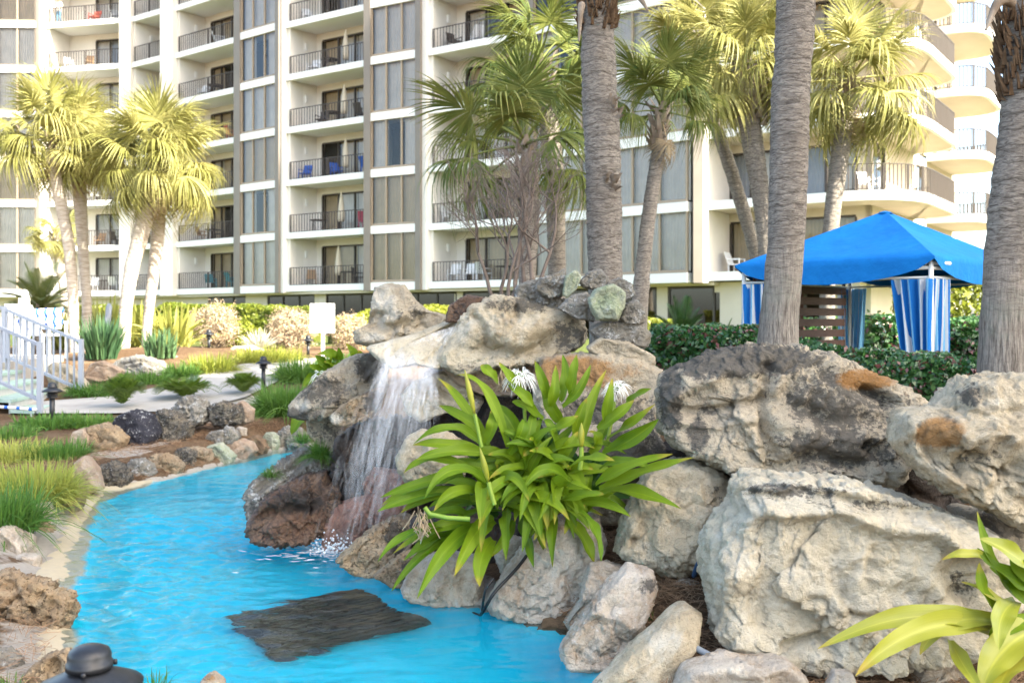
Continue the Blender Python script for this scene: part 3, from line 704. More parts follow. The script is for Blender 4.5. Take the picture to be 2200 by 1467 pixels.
# ------------------------------------------------------------------ rocks
_ico = {}
def ico(n):
    if n not in _ico:
        bm = bmesh.new(); bmesh.ops.create_icosphere(bm, subdivisions=n, radius=1.0)
        bm.verts.ensure_lookup_table(); V = np.array([v.co[:] for v in bm.verts]); F = np.array([[v.index for v in f.verts] for f in bm.faces]); bm.free(); _ico[n] = (V, F)
    return _ico[n]
def polar(poly, c, n=360):
    poly = np.asarray(poly) - c; ang = np.linspace(-math.pi, math.pi, n, endpoint=False); r = np.zeros(n)
    for i in range(len(poly)):
        a = poly[i]; b = poly[(i + 1) % len(poly)]; e = b - a
        d = np.stack([np.cos(ang), np.sin(ang)], -1); den = d[:, 0] * e[1] - d[:, 1] * e[0]
        den = np.where(np.abs(den) < 1e-9, 1e-9, den); t = (a[0] * e[1] - a[1] * e[0]) / den; u = (a[0] * d[:, 1] - a[1] * d[:, 0]) / den
        r = np.where((t > 0) & (u >= -1e-6) & (u <= 1 + 1e-6), np.maximum(r, t), r)
    bad = r <= 0
    if bad.any(): r[bad] = np.interp(ang[bad], ang[~bad], r[~bad])
    k = np.array([1, 2, 3, 2, 1.0]); k /= k.sum()
    return ang, np.convolve(np.r_[r[-2:], r, r[:2]], k, 'valid')
NK = {  # large form, ridges, small, pits
    'limestone_pale': (.11, .06, .022, .02), 'limestone_grey': (.11, .065, .024, .025), 'limestone_cream': (.10, .055, .019, .012), 'limestone_white': (.11, .07, .026, .02), 'lichen_dark': (.13, .10, .045, .05),
    'tufa_brown': (.12, .07, .03, .10), 'tufa_rust': (.13, .09, .035, .06), 'tufa_dark': (.13, .08, .035, .10), 'wet_pink': (.10, .06, .02, .0), 'lichen_grey': (.13, .10, .045, .05),
    'lichen_green': (.08, .04, .02, .0), 'lichen_black': (.07, .03, .012, .0), 'tan_pitted': (.12, .08, .03, .14), 'pink_sand': (.07, .04, .012, .0)}
def rock(name, label, pts, D, kind, th=0.75, seed=None, res=5, box=0.72, lean=0.0, cuts=5, feats=(), lines=(), stains=(), group=None, amp=1.0, yoff=0.0):
    """A boulder: the traced outline gives its size at distance D; th is half its depth as a share of its size."""
    pts = np.asarray(pts, float).reshape(-1, 2); seed = seed if seed is not None else int(pts.sum()) % 997
    rg = np.random.default_rng(seed); w3 = Pv(pts, D)[:, [0, 2]]
    x, y = w3[:, 0], w3[:, 1]; x1, y1 = np.roll(x, -1), np.roll(y, -1); cr_ = x * y1 - x1 * y; A = cr_.sum() / 2
    c = np.array((((x + x1) * cr_).sum(), ((y + y1) * cr_).sum())) / (6 * A); size = math.sqrt(abs(A))
    ang, rr = polar(w3, c); d, F = ico(res)
    phi = np.arctan2(d[:, 2], d[:, 0]); rho = np.hypot(d[:, 0], d[:, 2]); h = d[:, 1]
    r = np.interp(phi, np.r_[ang, math.pi], np.r_[rr, rr[0]])
    nr = np.abs(rho) ** box; nh = np.sign(h) * np.abs(h) ** box; T = th * size
    # towards the middle the outline rounds off
    rmean = rr.mean(); rl = r * nr ** 0.5 * 1 + (1 - nr ** 0.5) * rmean
    V = np.stack([c[0] + rl * nr * np.cos(phi), D + yoff + T * nh, c[1] + rl * nr * np.sin(phi)], -1)
    ctr = np.array((c[0], D + yoff, c[1])); q = (V - ctr); keepo = 1 - .92 * sm(.62, .97, rho)
    for i in range(cuts + 7):                    # flat broken faces
        a = rg.uniform(-1.2, 1.2); b = rg.uniform(-.6, 1.1); n = unit(np.array((math.sin(a), -math.cos(a) * math.cos(b), math.sin(b) * .9)))
        s_ = q @ n; lim = s_.max() * rg.uniform(.56, .84); ex = np.maximum(0, s_ - lim); q = q - n * (ex * 0.95 * keepo)[:, None]
    no = unit(q / np.array((rmean, T, rmean)))
    A1, A2, A3, A4 = (k * size * amp for k in NK[kind]); f = 1.0 / size; o = rg.uniform(0, 100, 3)
    edge = 1 - 0.55 * sm(.6, 1.0, rho)       # keep the traced outline
    dsp = .6 * A1 * fbm(q * f * 1.5 + o, 3) * edge + 1.1 * A2 * (ridge(q * f * 2.8 + o + 7, 4) - .45) * edge
    dsp = dsp + A3 * 1.9 * (ridge(q * f * 7 + o, 4, .62) - .45) + A3 * .8 * fbm(q * f * 18 + o, 3, .6)
    wq = q * f * 1.7 + o + 55 + .35 * np.stack([fbm(q * f * 3 + o, 2), fbm(q * f * 3 + o + 9, 2), fbm(q * f * 3 + o + 19, 2)], -1)
    dsp = dsp - .045 * size * amp * np.exp(-(np.abs(pn(wq)) / .04) ** 2) * edge      # cracks
    st_ = q[:, 2] * f * 5.5 + .9 * fbm(q * f * 1.6 + o + 77, 2); dsp = dsp + .018 * size * amp * (np.abs((st_ % 1.0) - .5) * 2 - .5) * edge * sm(-.3, .4, pn(q * f * 1.3 + o + 5))
    if A4: dsp = dsp - A4 * sm(.18, .55, pn(q * f * 5.5 + o + 31) + .25 * pn(q * f * 13 + o)) * (.4 + .6 * edge)
    q = q + no * dsp[:, None]
    q[:, 1] += lean * q[:, 2]
    V = q + ctr; pj = proj(V); front = sm(0.35, -0.15, h)
    pxs = FPX / D
    for (fx, fy, fr_, dep) in feats:
        g = np.exp(-((pj[:, 0] - fx) ** 2 + (pj[:, 1] - fy) ** 2) / fr_ ** 2); V[:, 1] += dep * g * front
    for (pl, wd, dep) in lines:
        pl = np.asarray(pl, float).reshape(-1, 2); dm = np.full(len(V), 1e9)
        wob = pj + np.stack([fbm(q * f * 4 + 3, 2), fbm(q * f * 4 + 60, 2)], -1) * wd * .8
        for i in range(len(pl) - 1):
            e = pl[i + 1] - pl[i]; t = np.clip(((wob - pl[i]) @ e) / (e @ e), 0, 1); dm = np.minimum(dm, np.linalg.norm(wob - pl[i] - t[:, None] * e, axis=1))
        V[:, 1] += dep * np.exp(-(dm / wd) ** 2) * front
    st = np.zeros((len(V), 3))
    for (ch, sx, sy, rx, ry, k) in stains:
        st[:, 'dop'.index(ch)] = np.maximum(st[:, 'dop'.index(ch)], k * np.exp(-(((pj[:, 0] - sx) / rx) ** 2 + ((pj[:, 1] - sy) / ry) ** 2) ** 1.5))
    o_ = obj(name, V, F, MATS[kind], None, True, attr={'stain': st}); tag(o_, label, 'rock', group); return o_

def L(s): return [float(v) for v in s.replace(';', ' ').replace(',', ' ').split()]
# --- the big boulders on the right
rock('boulder', 'huge grey boulder with blackened crest on top of the right pile', L('1410,840 1436,802 1520,760 1620,744 1750,750 1830,775 1910,815 1970,850 1990,872 1970,895 1930,945 1905,1010 1865,1034 1750,1022 1600,1015 1500,985 1450,960 1415,930'), 5.85, 'limestone_grey', th=.42, res=7, lean=.35, cuts=2, box=.66,
     lines=[(L('1650,790 1640,860 1648,930 1660,975'), 14, .10), (L('1640,800 1560,790 1480,830 1440,870'), 16, -.05), (L('1460,885 1560,880 1640,860'), 9, .06), (L('1450,905 1540,915 1630,900'), 8, -.035), (L('1855,838 1905,862 1900,866'), 11, .10), (L('1660,1000 1750,985 1860,1005'), 16, .09), (L('1690,870 1760,905 1850,915 1920,900'), 18, .05), (L('1700,900 1800,950 1850,940'), 22, -.05)],
     feats=[(1866, 960, 12, .14), (1885, 985, 22, .06), (1560, 945, 60, -.05), (1780, 850, 70, -.06)],
     stains=[('d', 1580, 772, 190, 36, 1.1), ('d', 1440, 850, 26, 75, 1.0), ('d', 1800, 860, 140, 90, .60), ('d', 1800, 960, 140, 60, .66), ('o', 1860, 815, 85, 30, 1.3), ('o', 1940, 845, 30, 14, .6), ('p', 1560, 900, 90, 90, .45), ('d', 1497, 935, 24, 38, .95), ('d', 1530, 882, 30, 12, .6)])
rock('boulder', 'massive pale cream block at right under the huge grey boulder', L('1512,1230 1528,1150 1572,1105 1592,1095 1586,1050 1612,1020 1700,1030 1830,1042 1920,1070 2060,1110 2150,1150 2175,1250 2140,1345 1960,1390 1720,1412 1560,1402 1512,1340 1524,1280'), 5.0, 'limestone_cream', th=.50, res=7, lean=.22, cuts=3, box=.66,
     lines=[(L('1600,1110 1700,1085 1820,1100 1960,1130 2100,1180'), 22, -.09), (L('1590,1075 1700,1060 1850,1075 2000,1115'), 16, .08), (L('1640,1120 1650,1220 1640,1330'), 22, .05), (L('1810,1240 1850,1320 1900,1340'), 18, .05), (L('1880,1190 1865,1260'), 10, .04), (L('1700,1390 1760,1370 1790,1395'), 14, .10)],
     feats=[(1620, 1300, 38, .05), (2050, 1250, 40, .06), (2070, 1280, 22, .07), (1560, 1230, 40, -.05)],
     stains=[('d', 1680, 1055, 100, 24, .85), ('d', 1900, 1090, 120, 22, .75), ('d', 1770, 1065, 60, 30, .7), ('o', 1760, 1090, 50, 14, .4), ('p', 1800, 1240, 230, 110, .55), ('d', 2070, 1265, 40, 50, .6), ('d', 1670, 1375, 40, 20, .55)])
rock('boulder', 'rough pitted boulder with orange lichen at the right edge below the palm', L('1925,945 1945,893 1990,880 2045,880 2062,850 2110,815 2200,803 2320,806 2340,1130 2190,1118 2100,1092 2030,1060 1980,1020 1940,980'), 5.0, 'limestone_pale', th=.45, res=6, lean=.30, cuts=3, amp=1.15,
     lines=[(L('2060,880 2130,900 2200,880'), 14, .04), (L('1985,960 2060,1000 2140,990 2200,1010'), 22, .09), (L('1960,930 2000,1000 2060,1040'), 12, -.05)], feats=[(2110, 985, 24, .08), (2165, 960, 22, .08), (2075, 1010, 14, .06)],
     stains=[('o', 2020, 930, 65, 42, 1.4), ('o', 2080, 905, 40, 16, .7), ('d', 2085, 850, 40, 30, .9), ('d', 2130, 970, 90, 60, .5), ('p', 2140, 870, 60, 26, .6), ('p', 2060, 900, 80, 18, .5), ('d', 1955, 950, 20, 40, .5)])
rock('boulder', 'shaded boulder low at the right edge behind the bright lily', L('2060,1090 2140,1100 2260,1130 2300,1200 2290,1360 2180,1350 2110,1250'), 5.3, 'limestone_grey', th=.5, lean=.3, stains=[('d', 2150, 1130, 80, 40, .8)])
rock('boulder', 'rounded grey limestone boulder between the lily and the cream block', L('1318,1182 1345,1110 1372,1050 1396,1012 1460,990 1530,992 1582,1030 1574,1085 1530,1150 1500,1210 1452,1232 1385,1212'), 5.75, 'limestone_pale', th=.55, res=6, lean=.25, cuts=3, lines=[(L('1385,1120 1392,1190'), 12, .05), (L('1480,1010 1540,1080 1500,1170'), 30, -.03)], feats=[(1365, 1165, 9, .07)], stains=[('d', 1540, 1060, 30, 50, .5), ('d', 1420, 1180, 60, 40, .4), ('d', 1330, 1170, 20, 20, .5)])
# --- rocks along the right water line
rock('rock', 'white weathered rock standing in the water left of the leaning slab', L('1200,1392 1250,1332 1300,1272 1352,1222 1410,1234 1416,1272 1380,1330 1386,1362 1350,1402 1300,1434 1220,1432'), 5.15, 'limestone_white', th=.5, res=6, lean=.35, cuts=4, lines=[(L('1270,1310 1330,1330 1370,1350'), 14, -.04)], stains=[('d', 1392, 1256, 26, 22, 1.0), ('p', 1310, 1300, 40, 40, .6), ('o', 1250, 1400, 40, 20, .5)])
rock('rock', 'smooth leaning pinkish white slab at the bottom beside the pond corner', L('1262,1475 1330,1420 1400,1362 1450,1318 1480,1304 1516,1332 1502,1390 1462,1442 1440,1510 1280,1530'), 4.75, 'limestone_pale', th=.40, res=5, lean=.4, cuts=4, amp=.6, stains=[('p', 1430, 1380, 60, 60, .7), ('d', 1290, 1480, 40, 30, .5)])
rock('rock', 'broad low pale rock at the bottom edge under the cream block', L('1432,1510 1470,1432 1540,1410 1620,1422 1690,1414 1732,1452 1745,1530 1600,1560'), 4.55, 'limestone_white', th=.55, res=5, cuts=3, amp=.8, stains=[('p', 1580, 1450, 90, 40, .7)])
rock('rock', 'wide whitish rock below the lily with rusty speckles at the water', L('1046,1296 1070,1252 1110,1200 1140,1150 1170,1115 1240,1120 1288,1105 1304,1170 1266,1250 1238,1312 1172,1336 1100,1325'), 6.0, 'limestone_white', th=.5, res=6, lean=.3, cuts=4, stains=[('p', 1190, 1200, 60, 60, .6), ('o', 1150, 1290, 70, 24, .45)])
rock('rock', 'small tan rock wedged beside the wide whitish rock', L('1240,1322 1250,1262 1268,1216 1308,1208 1356,1224 1340,1258 1296,1290 1268,1322 1218,1350 1204,1332'), 5.65, 'limestone_white', th=.5, lean=.2, stains=[('o', 1290, 1220, 40, 30, .6)])
rock('rock', 'pale wet rock under the drooping lily leaves at the water line', L('862,1268 884,1210 950,1188 1032,1200 1040,1298 960,1300 880,1285'), 6.25, 'limestone_white', th=.6, stains=[('o', 950, 1240, 60, 40, .55)])
rock('rock', 'brown pitted rock where the fall meets the pond, front right', L('722,1200 780,1150 850,1112 892,1118 890,1180 856,1232 780,1234'), 7.0, 'tan_pitted', th=.6, res=6, lean=.4, stains=[('d', 850, 1160, 30, 50, .7), ('p', 780, 1190, 40, 24, .35)])
rock('rock', 'tan rock with black edges right of the splash', L('800,1238 860,1190 930,1170 950,1230 900,1262 840,1256'), 6.6, 'tan_pitted', th=.5, stains=[('d', 880, 1230, 30, 26, .8)])
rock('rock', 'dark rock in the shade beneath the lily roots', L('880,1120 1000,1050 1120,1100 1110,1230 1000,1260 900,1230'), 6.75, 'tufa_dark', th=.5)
rock('rock', 'brown stone tucked behind the lily roots by the cables', L('1062,1190 1100,1150 1150,1160 1150,1230 1090,1260'), 6.3, 'limestone_white', th=.5)
# --- waterfall outcrop
rock('boulder', 'grey horned rock rising at the top left of the waterfall', L('762,708 794,697 800,650 800,615 834,606 868,612 888,642 918,667 968,680 958,702 905,722 850,740 800,745 766,737'), 7.75, 'limestone_grey', th=.36, res=6, lean=.25, cuts=2, amp=.8, box=.8, lines=[(L('800,690 850,700 900,690'), 16, .10), (L('830,620 845,680'), 24, -.05)], stains=[('d', 880, 670, 40, 30, .35), ('p', 800, 725, 40, 16, .7), ('p', 825, 660, 40, 60, .8)])
rock('boulder', 'tan sloping chute slab carrying water to the lip of the fall', L('786,744 850,728 905,712 960,688 1010,676 1010,710 985,750 950,792 900,782 850,790 812,768'), 7.55, 'limestone_cream', th=.75, res=6, lean=.9, cuts=1, amp=.5, stains=[('o', 850, 750, 60, 18, .45)])
rock('boulder', 'big cream boulder at the top right of the waterfall', L('934,770 958,728 985,690 1012,652 1062,632 1132,640 1180,660 1250,680 1264,708 1258,742 1200,768 1130,782 1060,792 1000,806 950,792'), 7.35, 'limestone_pale', th=.42, res=6, lean=.30, cuts=3, lines=[(L('960,740 990,700 1010,680'), 14, .06), (L('1025,690 1050,740 1110,765 1160,745'), 14, .08), (L('1105,655 1110,690'), 5, .04), (L('1050,700 1130,710 1200,700'), 26, -.05)],
     stains=[('d', 1120, 655, 90, 22, .9), ('d', 1220, 720, 50, 50, .85), ('o', 1180, 690, 50, 30, .6), ('d', 1010, 790, 60, 14, .8), ('p', 1000, 700, 40, 50, .6), ('o', 1120, 660, 40, 12, .4)])
rock('boulder', 'recessed reddish lower face under the big cream boulder', L('950,790 1010,770 1100,765 1160,785 1150,830 1110,850 1040,850 980,825'), 7.5, 'pink_sand', th=.5, lean=.1, stains=[('d', 1020, 820, 50, 30, .4)])
rock('rock', 'small brown nodule beside the top of the chute', L('957,692 964,656 1000,634 1052,640 1030,656 1004,670 988,693'), 7.45, 'tufa_rust', th=.5, amp=.8)
rock('boulder', 'rust stained boulder behind the tips of the lily, below the stacked stones', L('1152,812 1165,772 1290,755 1362,770 1426,795 1436,832 1420,900 1400,960 1280,960 1180,940 1150,870'), 6.9, 'limestone_grey', th=.5, res=6, lean=.4, cuts=3, stains=[('o', 1230, 800, 130, 50, 1.2), ('o', 1340, 795, 90, 30, .8), ('d', 1300, 890, 120, 60, .6)])  # its dark spot paints the shadow over the lower part
rock('boulder', 'deep shaded boulder behind the lily, left of the huge grey boulder', L('1200,930 1400,900 1440,960 1450,1010 1400,1040 1330,1120 1220,1120 1150,1000'), 6.55, 'limestone_grey', th=.4, stains=[('d', 1360, 990, 120, 80, .8)])  # the dark spot here is painted shadow between the boulders
rock('boulder', 'jutting grey ledge left of the fall above the grass', L('619,870 640,846 700,800 760,764 800,755 836,782 826,832 762,862 706,905 655,897 623,892'), 7.9, 'limestone_grey', th=.42, res=6, lean=.35, cuts=2, feats=[(740, 830, 34, .05)], lines=[(L('700,800 720,850 700,890'), 14, -.04), (L('770,770 790,830'), 10, .05)], stains=[('d', 690, 840, 70, 40, .6), ('d', 790, 790, 30, 40, .8), ('d', 640, 890, 60, 16, .7), ('p', 650, 870, 26, 20, .7), ('p', 742, 828, 30, 30, .5), ('o', 780, 780, 40, 20, .3)])
rock('rock', 'pointed tan tongue of rock under the jutting ledge', L('704,896 738,868 800,836 830,828 820,868 800,896 738,916 718,912'), 7.55, 'tan_pitted', th=.5, lean=.2, stains=[('p', 722, 898, 20, 16, .9), ('d', 800, 860, 26, 26, .8), ('o', 760, 890, 40, 14, .5)])
rock('rock', 'grey rock hanging below the jutting ledge by the grass', L('655,890 720,908 748,950 730,980 690,958 664,930'), 7.95, 'limestone_grey', th=.55, stains=[('d', 700, 930, 40, 30, .5)])
rock('boulder', 'ochre boulder right of the falling water with black cracks', L('862,846 890,818 950,798 1010,818 1040,860 1020,895 960,884 905,906 872,886'), 7.55, 'limestone_cream', th=.5, res=6, lean=.1, lines=[(L('930,830 960,850 1000,850'), 6, .04)], stains=[('o', 930, 840, 80, 40, .75), ('d', 1010, 870, 40, 30, .7)])
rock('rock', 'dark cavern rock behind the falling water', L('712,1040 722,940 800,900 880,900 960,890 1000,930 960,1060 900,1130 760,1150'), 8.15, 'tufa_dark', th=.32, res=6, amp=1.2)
rock('rock', 'rounded grey boulder half hidden behind the lily beside the fall', L('850,985 868,942 900,924 960,928 1010,960 1000,1030 930,1040 870,1032 856,1006'), 7.0, 'limestone_pale', th=.6, lean=.15, stains=[('d', 900, 1010, 40, 30, .35)])
rock('rock', 'wet pink rock behind the lower end of the fall', L('772,1030 800,1005 880,1015 900,1080 860,1110 790,1080'), 7.75, 'wet_pink', th=.5)
rock('rock', 'wet rusty rock at the foot of the fall', L('690,1130 730,1080 800,1060 870,1090 862,1130 790,1150 730,1190 690,1180'), 7.6, 'wet_pink', th=.5, stains=[('o', 820, 1100, 40, 30, .5)])
rock('boulder', 'pitted black brown rock beside the left strands of the fall', L('700,1060 712,1010 722,940 760,925 800,920 800,1020 780,1080 730,1110'), 7.8, 'tufa_dark', th=.45, res=6, amp=1.1)
rock('boulder', 'grey fluted rock rising from the water left of the fall', L('533,1062 545,1032 596,998 650,968 690,972 712,1000 690,1040 640,1060 590,1090 548,1108'), 8.0, 'lichen_grey', th=.5, res=6, amp=1.4, lean=.5, lines=[(L('560,1050 620,1010 660,985'), 8, .05), (L('570,1075 640,1040'), 8, .05)], stains=[('d', 560, 1090, 26, 20, .7), ('p', 600, 1030, 60, 40, .5)])
rock('boulder', 'rust brown craggy rock rising from the water before the fluted rock', L('540,1112 560,1076 620,1040 690,1020 722,1050 728,1100 700,1144 640,1158 568,1158 536,1142'), 7.65, 'tufa_rust', th=.5, res=6, amp=1.25, lean=.35, lines=[(L('560,1110 620,1100 660,1095'), 10, .08)], stains=[('d', 640, 1080, 60, 24, .6), ('o', 600, 1140, 60, 16, .5)])
rock('rock', 'small rust stone between the craggy rock and the fall', L('680,1110 700,1072 738,1078 740,1130 700,1142'), 7.6, 'tufa_rust', th=.6)
# --- stacked lichen stones at the top
for lb, pts, D, k in [
        ('dark lichen stone at the left end of the stacked stones', '1102,646 1108,612 1150,602 1190,596 1206,622 1196,650 1150,662', 7.45, 'lichen_grey'),
        ('pointed lichen stone peaking left on the stacked stones', '1150,622 1160,600 1200,586 1212,576 1220,604 1208,636 1180,640', 7.3, 'lichen_grey'),
        ('upright pale stone in the middle of the stacked stones', '1208,634 1214,592 1238,578 1250,594 1238,622 1218,640', 7.2, 'lichen_green'),
        ('craggy cap stone on the stacked stones before the thick trunk', '1244,606 1262,586 1290,578 1308,596 1302,618 1272,622 1252,616', 7.3, 'lichen_grey'),
        ('big flat stone with green algae on the stacked stones', '1263,642 1278,620 1320,610 1345,628 1341,660 1326,690 1282,688 1270,664', 6.95, 'lichen_green'),
        ('stone behind the algae stone at the right of the stack', '1300,612 1330,597 1356,608 1364,634 1344,646 1316,636', 7.3, 'lichen_grey'),
        ('dark grey stone at the right end of the stacked stones', '1332,684 1344,652 1368,644 1388,664 1384,694 1342,698', 7.05, 'lichen_grey'),
        ('mottled stone under the gap of the stacked stones', '1196,662 1226,634 1262,628 1278,660 1276,690 1238,684', 7.15, 'lichen_grey'),
        ('long lichen slab beneath the algae stone', '1262,706 1296,690 1370,692 1398,718 1392,748 1350,742 1284,730', 7.1, 'lichen_grey'),
        ('smooth grey stone beneath the long lichen slab', '1256,748 1288,726 1350,736 1404,762 1410,784 1350,780 1290,770', 6.95, 'limestone_grey'),
        ('low lichen stone bedded left of the upright pale stone', '1130,660 1170,640 1215,640 1224,668 1180,676', 7.4, 'lichen_grey')]:
    rock('stacked_stone', lb, L(pts), D, k, th=.6, res=5, cuts=3, group='stones stacked above the waterfall')
# --- left bank
for lb, pts, D, k, th in [
        ('round blue black boulder speckled white on the left bank', '243,924 258,892 290,879 324,893 342,930 330,958 300,968 264,957', 12.1, 'lichen_black', .8),
        ('tan hollowed boulder left of the round black boulder', '178,955 188,920 222,908 252,924 270,946 252,978 222,998 200,986', 11.7, 'tan_pitted', .7),
        ('pale stone half under grass left of the hollowed boulder', '150,960 160,925 185,918 198,940 190,985 165,990', 11.6, 'pink_sand', .7),
        ('black crusted boulder right of the round black boulder', '326,908 346,880 382,890 412,916 402,950 352,964 334,934', 12.4, 'lichen_dark', .8),
        ('grey peaked boulder on the bank beside the path', '362,884 400,850 432,855 452,880 446,906 412,918 384,892', 13.0, 'lichen_grey', .7),
        ('dark mottled boulder right of the peaked boulder', '446,874 480,862 518,876 522,910 460,914', 13.0, 'lichen_dark', .7),
        ('pinkish rounded boulder at the right end of the bank row', '498,872 520,860 546,880 542,906 518,914', 13.3, 'pink_sand', .7),
        ('small grey stone on the pine straw above the edging', '440,945 452,928 478,924 482,948 460,960', 12.6, 'lichen_grey', .7),
        ('larger of two grey stones on the pine straw', '476,950 484,914 500,920 516,938 506,954', 12.7, 'lichen_grey', .7),
        ('little white stone on the pine straw near the ledge', '500,932 512,916 530,920 530,936', 12.9, 'limestone_white', .7),
        ('upright pinkish boulder on the left bank above the sand', '156,1058 166,992 186,978 204,1012 218,1052 190,1064', 9.9, 'pink_sand', .8),
        ('tan stone with black crevice at the sandy shelf', '108,1108 118,1056 146,1044 174,1072 168,1106 136,1114', 9.0, 'tan_pitted', .8),
        ('white stone under the grass at the left edge', '50,1120 60,1082 100,1080 112,1104 90,1130', 8.4, 'limestone_white', .8),
        ('brown and white stone above the white sand', '20,1150 40,1112 86,1110 112,1146 108,1168 60,1166', 8.0, 'tan_pitted', .7),
        ('layered white stone at the left edge above the big pitted rock', '-40,1240 -20,1140 14,1132 60,1160 74,1220 30,1246', 7.2, 'limestone_white', .7),
        ('small stone below the layered white stone at the left edge', '28,1240 40,1190 80,1196 92,1240', 7.0, 'limestone_white', .7)]:
    rock('bank_stone', lb, L(pts), D, k, th=th, res=5, cuts=2, amp=1.3, group='stones of the left bank')
rock('boulder', 'big honeycombed brown rock at the left edge of the pond', L('-60,1250 0,1236 60,1240 120,1262 156,1290 158,1310 132,1350 110,1385 40,1392 -60,1380'), 5.7, 'tan_pitted', th=.45, res=6, amp=1.5, cuts=2, feats=[(35, 1290, 10, .06), (80, 1282, 9, .06), (60, 1315, 12, .07), (75, 1345, 10, .08), (20, 1265, 14, .05), (110, 1300, 10, .05), (100, 1335, 9, .06)], stains=[('d', 60, 1330, 60, 30, .45), ('o', 10, 1260, 30, 20, .6)])
rock('rock', 'brown hollow rock in the bottom left corner behind the lamp', L('30,1500 50,1450 90,1412 140,1395 175,1420 170,1500'), 4.75, 'tan_pitted', th=.6, res=5, feats=[(110, 1432, 16, .08)])
rock('rock', 'grey ribbed rock in the bottom left corner', L('-60,1500 -50,1410 0,1396 40,1420 50,1500'), 4.9, 'lichen_grey', th=.6)
rock('rock', 'small white stone between the bottom left rocks', L('20,1420 40,1395 90,1392 100,1420 60,1432'), 5.2, 'limestone_white', th=.6)
rock('rock', 'little rust and white stone tip at the bottom edge by the grass', L('418,1490 436,1456 456,1442 480,1464 486,1500'), 4.75, 'limestone_white', th=.7, stains=[('o', 450, 1455, 20, 14, .9)])
# stones edging the water on the far bank, each in its place
edge = [(238, 1026, 36, 30, 'lichen_dark', 'dark striped'), (300, 1016, 30, 25, 'lichen_grey', 'black and white'), (352, 1003, 38, 28, 'tan_pitted', 'orange tan'), (394, 993, 26, 25, 'lichen_dark', 'black topped'), (424, 986, 30, 24, 'tan_pitted', 'hollow tan'),
        (468, 980, 32, 22, 'lichen_green', 'blue grey'), (514, 968, 34, 24, 'pink_sand', 'warm tan'), (548, 962, 24, 22, 'tufa_brown', 'brown pitted'), (582, 950, 22, 22, 'lichen_green', 'pale green'), (612, 946, 26, 24, 'lichen_grey', 'tall grey'), (640, 948, 20, 22, 'lichen_grey', 'small mottled')]
for i, (cx, cy, rx, ry, k, ds) in enumerate(edge):
    rg = np.random.default_rng(50 + i); a = np.linspace(0, 2 * math.pi, 9, endpoint=False); rr_ = rg.uniform(.82, 1.12, 9)
    pts = np.stack([cx + 1.12 * rx * rr_ * np.cos(a), cy + 1.18 * ry * rr_ * np.sin(a)], -1)
    D = W0(cx, cy + ry * .8)[1] + .15
    rock('edging_stone', f'{ds} edging stone at the far waterline, number {i + 1} from the sandy end' if False else f'{ds} edging stone at the far waterline of the pond', pts, D, k, th=.7, res=5, cuts=2, amp=1.35, group='edging stones along the far waterline')
# boulders by the steps and the path
for lb, pts, D, k in [
        ('long grey boulder behind the grass beside the palms', '238,786 252,770 300,764 350,776 372,798 366,812 320,806 270,800', 19.5, 'lichen_grey'),
        ('pale slab boulder between handrail and long grey boulder', '180,812 196,780 222,774 266,796 262,812 220,822', 18.2, 'pink_sand'),
        ('large slanting boulder behind the handrail posts', '98,800 112,778 150,786 190,826 194,846 150,846 112,822', 17.4, 'limestone_grey'),
        ('dark low boulder right of the blue leaved clump', '336,782 350,764 380,766 412,780 422,796 400,800', 21.5, 'lichen_grey'),
        ('sunlit pale boulder beside the path light', '392,774 410,760 436,762 450,774 430,780', 23.5, 'limestone_cream'),
        ('sunlit white boulder under the silver shrub', '486,760 500,744 540,742 580,756 600,766 540,770', 26.0, 'limestone_cream')]:
    rock('garden_boulder', lb, L(pts), D, k, th=.5, res=5, cuts=3, group='boulders in the planted bank')
for lb, pts, D, k in [('rusty stone on the straw in the bottom right corner', '1960,1470 1975,1425 2030,1410 2080,1430 2090,1480', 4.7, 'limestone_white'), ('white pebble in the straw right of the broad low rock', '1770,1480 1790,1440 1830,1440 1840,1480', 4.5, 'limestone_white'),
        ('flat white chip on the straw behind the leaning slab', '1440,1255 1470,1240 1512,1250 1512,1262 1470,1262', 5.5, 'limestone_white')]:
    rock('stone', lb, L(pts), D, k, th=.6, res=4)

rock('boulder', 'shaded backing rock in the hollow between the ochre boulder and the rust stained one', L('870,900 900,800 1000,760 1150,770 1300,800 1420,860 1400,1000 1200,1080 1000,1080 900,1000'), 8.05, 'tufa_dark', th=.28, res=5)  # added behind the outcrop so its gaps look deep in shade
rock('rock', 'dark damp rock in the gap left of the orange lichen boulder', L('1880,960 1930,900 2000,890 2060,960 2080,1060 2040,1110 1940,1090 1890,1040'), 5.95, 'tufa_dark', th=.45, res=4)  # dark rock put in to stand for the shade of this gap
rock('boulder', 'shaded backing rock in the gap under the huge grey boulder', L('1400,960 1500,940 1700,980 1900,980 2050,1020 2100,1120 1900,1150 1600,1150 1450,1080'), 6.5, 'tufa_dark', th=.3, res=5)  # dark filler behind the pile, its colour standing in for shade
